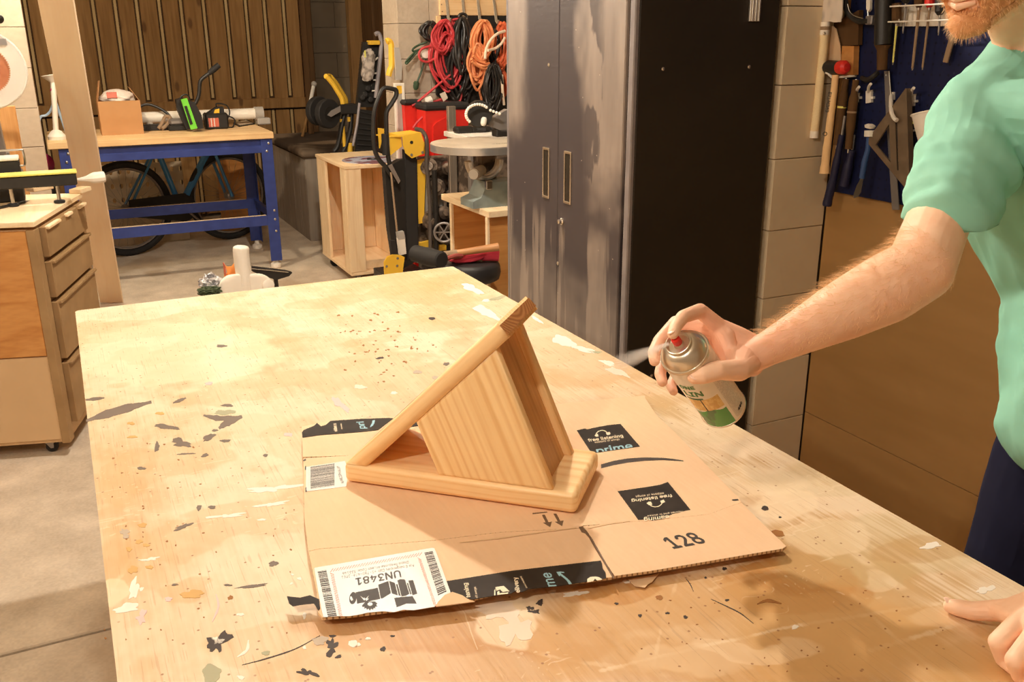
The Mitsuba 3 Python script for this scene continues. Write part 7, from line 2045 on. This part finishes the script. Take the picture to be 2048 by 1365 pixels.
# body joints
CH = atd(2095, 300, 1.50)
WAI = atd(2225, 590, 1.50)
PEL = atd(2205, 880, 1.49)
left = unit(np.array([0.12, -1, 0]))
SL = SR + left * .40 + np.array([.05, 0, .0])
NB = atd(2080, 98, 1.475)
ELb = (WL + SL) / 2 + np.array([.16, -.07, .0])
fw = unit(np.array([-.87, -.06, -.40]))
CHIN = atd(1930, 76, 1.365)
hu = unit(np.cross(np.cross(fw, (0, 0, 1)), fw))
hl_ = np.cross(hu, fw)      # the man's left
HC = CHIN - fw * .078 + hu * .112
hip_r = atd(2142, 905, 1.53)
hip_l = hip_r + np.array([.03, -.18, 0])
knee_r, ank_r = np.array([hip_r[0] - .085, hip_r[1] + .01, .46]), np.array([hip_r[0] + .0, hip_r[1] + .03, .09])
knee_l, ank_l = np.array([hip_l[0] - .03, hip_l[1] - .03, .47]), np.array([hip_l[0] + .06, hip_l[1] - .04, .09])
fore = unit(E_ - W_)
bones = limb([(W_ - fore * .01, .0225), (W_ + (E_ - W_) * .10, .0245), (W_ + (E_ - W_) * .28, .0315), (W_ + (E_ - W_) * .55, .0430), (W_ + (E_ - W_) * .80, .0500), (E_ + (0, 0, .004), .0475), (MA, .0455), (MA + (SR - MA) * .5, .050), (SR, .060)])
bones += limb([(WL, .023), (WL + (ELb - WL) * .5, .034), (ELb, .042), (ELb + (SL - ELb) * .5, .048), (SL, .060)])
bones += limb([(SR, .060), (NB, .062), (SL, .060)])
bones.append(m3.Manifold.hull_points(np.vstack([ball(SR, .055), ball(SL, .055), ball(CH + left * .07 + (0, 0, -.03), .11), ball(CH - left * .02 + (0, 0, -.03), .11)])))
bones.append(m3.Manifold.hull_points(np.vstack([ball(CH + left * .07 + (0, 0, -.03), .108), ball(CH + (0, 0, -.03), .108), ball(WAI + left * .05, .105), ball(WAI - left * .04, .105)])))
bones.append(m3.Manifold.hull_points(np.vstack([ball(WAI + left * .05, .105), ball(WAI - left * .04, .105), ball(hip_r, .098), ball(hip_l, .098)])))
bones += limb([(NB, .060), (NB + (HC - NB) * .45, .052), (HC - fw * .035 - hu * .03, .056)])
for h_p, k_n, a_n in ((hip_r, knee_r, ank_r), (hip_l, knee_l, ank_l)):
    bones += limb([(h_p, .092), (h_p + (k_n - h_p) * .5, .074), (k_n, .056), (k_n + (a_n - k_n) * .3, .054), (a_n, .038)])
    bones.append(m3.Manifold.hull_points(np.vstack([ball(a_n + (.02, 0, -.04), .035), ball(a_n + (-.14, 0, -.06), .024), ball(a_n + (-.07, 0, -.045), .034)])))
hd = lambda f, u, l=0.0: HC + fw * f + hu * u + hl_ * l
# head: cranium, face, jaw, nose, lips, brows, ears
def ellip(c, rf, ru, rl):
    b = np.asarray(trimesh.creation.icosphere(3, 1.0).vertices)
    return c + b[:, :1] * fw * rf + b[:, 1:2] * hu * ru + b[:, 2:] * hl_ * rl


head = [m3.Manifold.hull_points(ellip(hd(-.015, .035), .098, .088, .076)),
        m3.Manifold.hull_points(np.vstack([ellip(hd(.045, .02), .035, .06, .055), ellip(hd(.052, -.085), .026, .026, .028), ball(hd(-.01, -.06, .052), .014), ball(hd(-.01, -.06, -.052), .014), ball(hd(.02, .0, .056), .012), ball(hd(.02, .0, -.056), .012)])),
        m3.Manifold.hull_points(np.vstack([ball(hd(.083, .03), .008), ball(hd(.107, -.018), .0095), ball(hd(.085, -.022, .014), .008), ball(hd(.085, -.022, -.014), .008)])),
        m3.Manifold.hull_points(np.vstack([ball(hd(.084, -.049), .006), ball(hd(.074, -.05, .022), .004), ball(hd(.074, -.05, -.022), .004)])),
        m3.Manifold.hull_points(np.vstack([ball(hd(.083, -.061), .0065), ball(hd(.074, -.060, .019), .004), ball(hd(.074, -.060, -.019), .004)])),
        m3.Manifold.hull_points(np.vstack([ball(hd(.072, -.092), .017), ball(hd(.064, -.094, .014), .013), ball(hd(.064, -.094, -.014), .013)])),
        m3.Manifold.hull_points(np.vstack([ball(hd(.074, .048, .028), .009), ball(hd(.062, .046, .046), .008), ball(hd(.078, .042, .010), .007)])),
        m3.Manifold.hull_points(np.vstack([ball(hd(.074, .048, -.028), .009), ball(hd(.062, .046, -.046), .008), ball(hd(.078, .042, -.010), .007)]))]
for s in (-1, 1):
    head.append(m3.Manifold.hull_points(np.vstack([ball(hd(-.012, .028, s * .078), .009), ball(hd(-.02, .03, s * .086), .007), ball(hd(-.006, -.022, s * .076), .007), ball(hd(-.018, .0, s * .084), .007)])))
bones += limb([(hd(-.01, -.075), .046), (hd(.03, -.09), .028)])
body = m3.Manifold.batch_boolean(bones, m3.OpType.Add)
bt = dense(body, .010, 14)
ht_ = dense(m3.Manifold.batch_boolean(head, m3.OpType.Add), .0045, 6)
rh = dense(m3.Manifold.batch_boolean(hand, m3.OpType.Add), .0030, 9)
lh = dense(m3.Manifold.batch_boolean(lhand, m3.OpType.Add), .0032, 9)
lh.vertices[:, 2] = np.maximum(lh.vertices[:, 2], ZT + .0008)
rhm = tri2man(rh)
canm = tri2man(put(lathe([(CR + .0006, 0), (CR + .0006, CL - .012), (CR * .86, CL + .002), (CR * .5, CL + .012)], 48)))
rhm = rhm - canm     # the flesh gives way to the can
whole = m3.Manifold.batch_boolean([tri2man(bt), tri2man(ht_), rhm, tri2man(lh)], m3.OpType.Add)
skin_mesh = man2tri(whole)
parts_ = skin_mesh.split(only_watertight=False)
skin_mesh = max(parts_, key=lambda m: len(m.faces)) if len(parts_) > 1 else skin_mesh


def _skin(p, n, uv):
    a = fbm(p.x * 18, p.y * 18, p.z * 18, 4)
    b = fbm(p.x * 70, p.y * 70, p.z * 70, 3)
    c = mix((0.86, 0.575, 0.395), (0.77, 0.44, 0.28), dr.clip(0.4 + 1.3 * (a - 0.5) + 0.6 * (b - 0.5), 0, 1))
    hx, hy, hz = p.x - float(middle[0][0]), p.y - float(middle[0][1]), p.z - float(middle[0][2])
    d = dr.sqrt(hx * hx + hy * hy + hz * hz)
    return mix(c, (0.78, 0.385, 0.26), smoothstep(0.15, 0.06, d) * 0.6)


mat('skin', mikit.proc(_skin), 0.48, spec=0.35, bump=(mikit.proc(lambda p, n, uv: fbm(p.x * 220, p.y * 220, p.z * 220, 2)), 0.0006))
man = thing('person', 'man in a mint green T-shirt and navy trousers spraying the wooden stand from a can', 'person')
add('body', skin_mesh, 'm_skin', man, smooth=True)


def nail(tip, base, out, w, l):
    """A fingernail near the tip, facing out."""
    d = unit(tip - base)
    o = unit(out - (out @ d) * d)
    e = np.asarray(trimesh.creation.icosphere(2, 1.0).vertices)
    return hull(tip + o * .0 + e[:, :1] * d * l + e[:, 1:2] * np.cross(d, o) * w + e[:, 2:] * o * .0016)


mat('nail', (0.86, 0.58, 0.44), 0.28, spec=0.5)
vw = unit(CAM - thumb[-1])
add('nail', nail(thumb[-1] + vw * .0068 + (unit(thumb[-1] - thumb[-2])) * -.001, thumb[-2], vw + np.array([-.2, .2, .5]), .0062, .0075), 'm_nail', man)
iv = unit(unit(CAM - index[-1]) * .6 + np.array([-.8, 0, .45]))
add('nail', nail(index[-1] + iv * .0058 + unit(index[-2] - index[-1]) * .002, index[-2], iv, .0052, .0068), 'm_nail', man)
lv = np.array([-.15, .35, 1.0])
add('nail', nail(lthumb[-1] + unit(lv) * .0066, lthumb[-2], lv, .0058, .0075), 'm_nail', man)

# eyes and hair
mat('eye_white', (0.80, 0.76, 0.70), 0.2, spec=0.6)
mat('iris', (0.08, 0.14, 0.20), 0.15, spec=0.7)
for s in (-1, 1):
    e = trimesh.creation.icosphere(3, .0118)
    e.apply_translation(hd(.066, .018, s * .031))
    ek = add('eye', e, 'm_eye_white', man, smooth=True)
    add('iris', moved(lathe([(.0055, 0), (.004, .0012), (0, .0016)], 16), axis_frame(hd(.0770, .016, s * .031), hd(.2, -.02, s * .031))), 'm_iris', ek)
    lid = trimesh.creation.icosphere(3, .0129)
    lid.apply_translation(hd(.066, .018, s * .031))
    add('eyelid', [lid.slice_plane(hd(.066, .0195, s * .031), hu + fw * .30), lid.slice_plane(hd(.066, .0105, s * .031), -hu + fw * .2)], 'm_skin', ek, smooth=True)
mat('hair', mikit.proc(lambda p, n, uv: mix((0.30, 0.12, 0.04), (0.55, 0.27, 0.11), fbm(p.x * 160, p.y * 160, p.z * 160, 3))), 0.55, spec=0.4)
hv = ht_.copy()
loc = hv.vertices - HC
lf, lu, ll = loc @ fw, loc @ hu, loc @ hl_
nrm_ = hv.vertex_normals
# beard
lf2 = lf
inb = ((lu < -.038) & (lf > -.012) | (lu < -.015) & (lf < .02) & (lf > -.03) & (np.abs(ll) > .045)) & (lf < .115) & (lu > -.14)
lip = (np.abs(ll) < .024) & (lf > .066) & (lu > -.069) & (lu < -.041)
amt = np.where(inb & ~lip, .0052, -.003)
amt = amt + np.where(inb & ~lip, .0035 * (meshkit.noise(hv.vertices * 190) - .4), 0)
bv = hv.vertices + nrm_ * amt[:, None]
keep = (inb & ~lip)[hv.faces].any(axis=1)
bd_ = trimesh.Trimesh(bv, hv.faces[keep], process=False)
mat('beard', mikit.proc(lambda p, n, uv: mix((0.46, 0.17, 0.055), (0.70, 0.36, 0.16), fbm(p.x * 220, p.y * 220, p.z * 220, 3))), 0.6, spec=0.35)
bk_ = add('beard', bd_, 'm_beard', man, smooth=True, label='short ginger beard')
hrg = np.random.default_rng(4)


def strands(mesh, faces, n, length, r, droop, rnd=.5):
    """Short hairs standing on the given faces of a mesh."""
    tri = mesh.triangles[faces]
    ar = trimesh.triangles.area(tri)
    pick = hrg.choice(len(tri), n, p=ar / ar.sum())
    w = hrg.dirichlet((1, 1, 1), n)
    p = (tri[pick] * w[:, :, None]).sum(1)
    nn = np.cross(tri[pick, 1] - tri[pick, 0], tri[pick, 2] - tri[pick, 0])
    nn /= np.linalg.norm(nn, axis=1, keepdims=True) + 1e-12
    V, F = [], []
    for i in range(n):
        d = nn[i] + rnd * hrg.normal(size=3) + droop
        d /= np.linalg.norm(d)
        L = length * hrg.uniform(.5, 1.3)
        q = [p[i] - nn[i] * .001, p[i] + d * L * .5, p[i] + (d + .5 * droop) * L]
        u = np.cross(d, (0.3, 0.5, 0.8))
        u = u / np.linalg.norm(u) * r
        v = np.cross(d, u)
        b = len(V)
        for c, k in zip(q, (1, .8, .3)):
            V += [c + u * k, c + (-.5 * u + .87 * v) * k, c + (-.5 * u - .87 * v) * k]
        for s in (0, 3):
            for j in range(3):
                a, c2 = b + s + j, b + s + (j + 1) % 3
                F += [[a, c2, c2 + 3], [a, c2 + 3, a + 3]]
    return trimesh.Trimesh(np.array(V), np.array(F), process=False)


mat('beard_hair', (0.86, 0.55, 0.30), 0.4, spec=0.5)
okf = np.where((amt[bd_.faces] > 0).all(axis=1))[0]
add('whiskers', strands(bd_, okf, 2200, .008, .00022, -hu * .5 + fw * .1, .35), 'm_beard_hair', bk_, smooth=True, label='light ginger whiskers', kind='stuff')
hr_ = (lu > .055) | ((lf < -.03) & (lu > -.045))
hb = trimesh.Trimesh(hv.vertices + nrm_ * (np.where(hr_, .010, -.004) + .004 * meshkit.noise(hv.vertices * 120))[:, None], hv.faces[hr_[hv.faces].any(axis=1)], process=False)
add('hair', hb, 'm_hair', man, smooth=True)
# golden hair on the forearm
cen = skin_mesh.triangles_center
tt = ((cen - W_) @ (E_ - W_)) / ((E_ - W_) @ (E_ - W_))
dd_ = np.linalg.norm(cen - W_ - np.clip(tt, 0, 1)[:, None] * (E_ - W_), axis=1)
fa = np.where((tt > .06) & (tt < 1.1) & (dd_ < .07) & (skin_mesh.face_normals[:, 2] > -.25))[0]
mat('arm_hair', (0.80, 0.53, 0.28), 0.4, spec=0.5)
add('arm_hair', strands(skin_mesh, fa, 2600, .013, .00017, -fore * .9, .4), 'm_arm_hair', man, smooth=True, label='fine golden hair on the forearm', kind='stuff')

# shirt
mat('shirt', mikit.proc(lambda p, n, uv: mix((0.205, 0.475, 0.36), (0.26, 0.53, 0.41), fbm(p.x * 14, p.y * 14, p.z * 14, 3))), 0.75, spec=0.2, sheen=0.3)
HEM = atd(1903, 436, 1.372)
sdir = unit(HEM - SR)
sh_b = []
sh_b += limb([(SR + (0, 0, -.002), .072), (SR + (HEM - SR) * .5, .070), (HEM, .0685)])
SLH = SL + (ELb - SL) * .55
sh_b += limb([(SL, .072), (SL + (SLH - SL) * .5, .070), (SLH, .068)])
sh_b += limb([(SR, .072), (NB + (0.005, 0, -.008), .072), (SL, .072)])
sh_b.append(m3.Manifold.hull_points(np.vstack([ball(SR, .066), ball(SL, .066), ball(CH + left * .07 + (0, 0, -.03), .124), ball(CH - left * .02 + (0, 0, -.03), .124)])))
sh_b.append(m3.Manifold.hull_points(np.vstack([ball(CH + left * .07 + (0, 0, -.03), .122), ball(CH - left * .02 + (0, 0, -.03), .122), ball(WAI + left * .05, .125), ball(WAI - left * .045, .125)])))
HF = atd(2140, 842, 1.475)
sh_b.append(m3.Manifold.hull_points(np.vstack([ball(WAI + left * .05, .125), ball(WAI - left * .045, .125), ball(HF + left * .10, .124), ball(HF + left * .02, .124)])))
shm = m3.Manifold.batch_boolean(sh_b, m3.OpType.Add)
sm_ = dense(shm, .008, 12)
# folds
sn = sm_.vertex_normals
fo = meshkit.fbm(np.c_[sm_.vertices[:, 0] * 10 + sm_.vertices[:, 2] * 7, sm_.vertices[:, 1] * 10 - sm_.vertices[:, 2] * 4, sm_.vertices[:, 2] * 5], 3, 8) - .5
axd = (sm_.vertices - HEM) @ sdir
near = np.exp(-np.maximum(-axd, 0) / .09) * (np.linalg.norm(sm_.vertices - HEM, axis=1) < .17)
wr_ = np.sin(axd * 230 + 5 * (sm_.vertices @ np.array([8, 6, 3]))) * .0022 * near
pull = np.exp(-(np.linalg.norm(sm_.vertices - (SR + (HEM - SR) * .35 + np.array([0, -.05, -.03])), axis=1) / .09) ** 2) * np.sin((sm_.vertices @ np.array([60.0, 25, 45]))) * .006
sm_.vertices = sm_.vertices + sn * (fo * .045 + wr_ + pull)[:, None]
smm = tri2man(sm_)


def trim(m, p, n):
    """Keeps the side of the plane through p that n points away from."""
    n = unit(n)
    return m.trim_by_plane((-n).tolist(), float(-(n @ p)))


# cut the sleeve hems, the neck opening and the bottom hem, leaving a hollow shell
big = smm
NBc, NBd = atd(2102, 34, 1.48), unit((HC - NB) * np.array([.5, .5, 1]))
inner = tri2man(dense(shm, .012, 12))


def cutter(p, d, r, L=.3):
    d = unit(d)
    c = m3.Manifold.cylinder(L, r, r, 24).translate((0, 0, 0))
    return c.transform(axis_frame(p, p + d)[:3])


for p, d, r in ((HEM, np.array([.10, .05, -1.0]), .125), (SLH, SLH - SL, .095)):
    big = big - cutter(p + unit(d) * .002, d, r, .12)
big = big - cutter(NBc, NBd, .066, .2)
hem_pt = atd(2048, 985, 1.40)
big = big.trim_by_plane((0.16, .10, 1.0), float(np.array([0.16, .10, 1.0]) @ hem_pt / np.linalg.norm([0.16, .10, 1.0])))
shirt = man2tri(big)
add('t_shirt', shirt, 'm_shirt', man, smooth=50, label='mint green T-shirt')
# trousers
mat('trousers', mikit.proc(lambda p, n, uv: mix((0.0045, 0.005, 0.018), (0.010, 0.011, 0.032), fbm(p.x * 9, p.y * 9, p.z * 9, 3))), 0.85, spec=0.15, sheen=0.3)
tr_b = [m3.Manifold.hull_points(np.vstack([ball(PEL + left * .05, .105), ball(PEL - left * .03, .105), ball(hip_r, .112), ball(hip_l, .112)]))]
for h_p, k_n, a_n in ((hip_r, knee_r, ank_r), (hip_l, knee_l, ank_l)):
    tr_b += limb([(h_p, .112), (h_p + (k_n - h_p) * .5, .102), (k_n, .085), (a_n + (0, 0, .02), .07)])
tm = dense(m3.Manifold.batch_boolean(tr_b, m3.OpType.Add), .012, 10)
tn = tm.vertex_normals
tm.vertices += tn * (.016 * (meshkit.fbm(tm.vertices * np.array([12, 12, 5]), 3, 3) - .5))[:, None]
tm.vertices[:, 2] = np.maximum(tm.vertices[:, 2], .035)
add('trousers', tm, 'm_trousers', man, smooth=True, label='navy trousers')
for a_n in (ank_r, ank_l):
    s = m3.Manifold.hull_points(np.vstack([ball(a_n + (.03, 0, -.045), .043), ball(a_n + (-.155, 0, -.062), .032), ball(a_n + (-.07, 0, -.045), .045), ball(a_n, .048)]))
    s = dense(s, .012, 4)
    s.vertices[:, 2] = np.maximum(s.vertices[:, 2], .001)
    add('shoe', s, 'm_black', man, smooth=True)
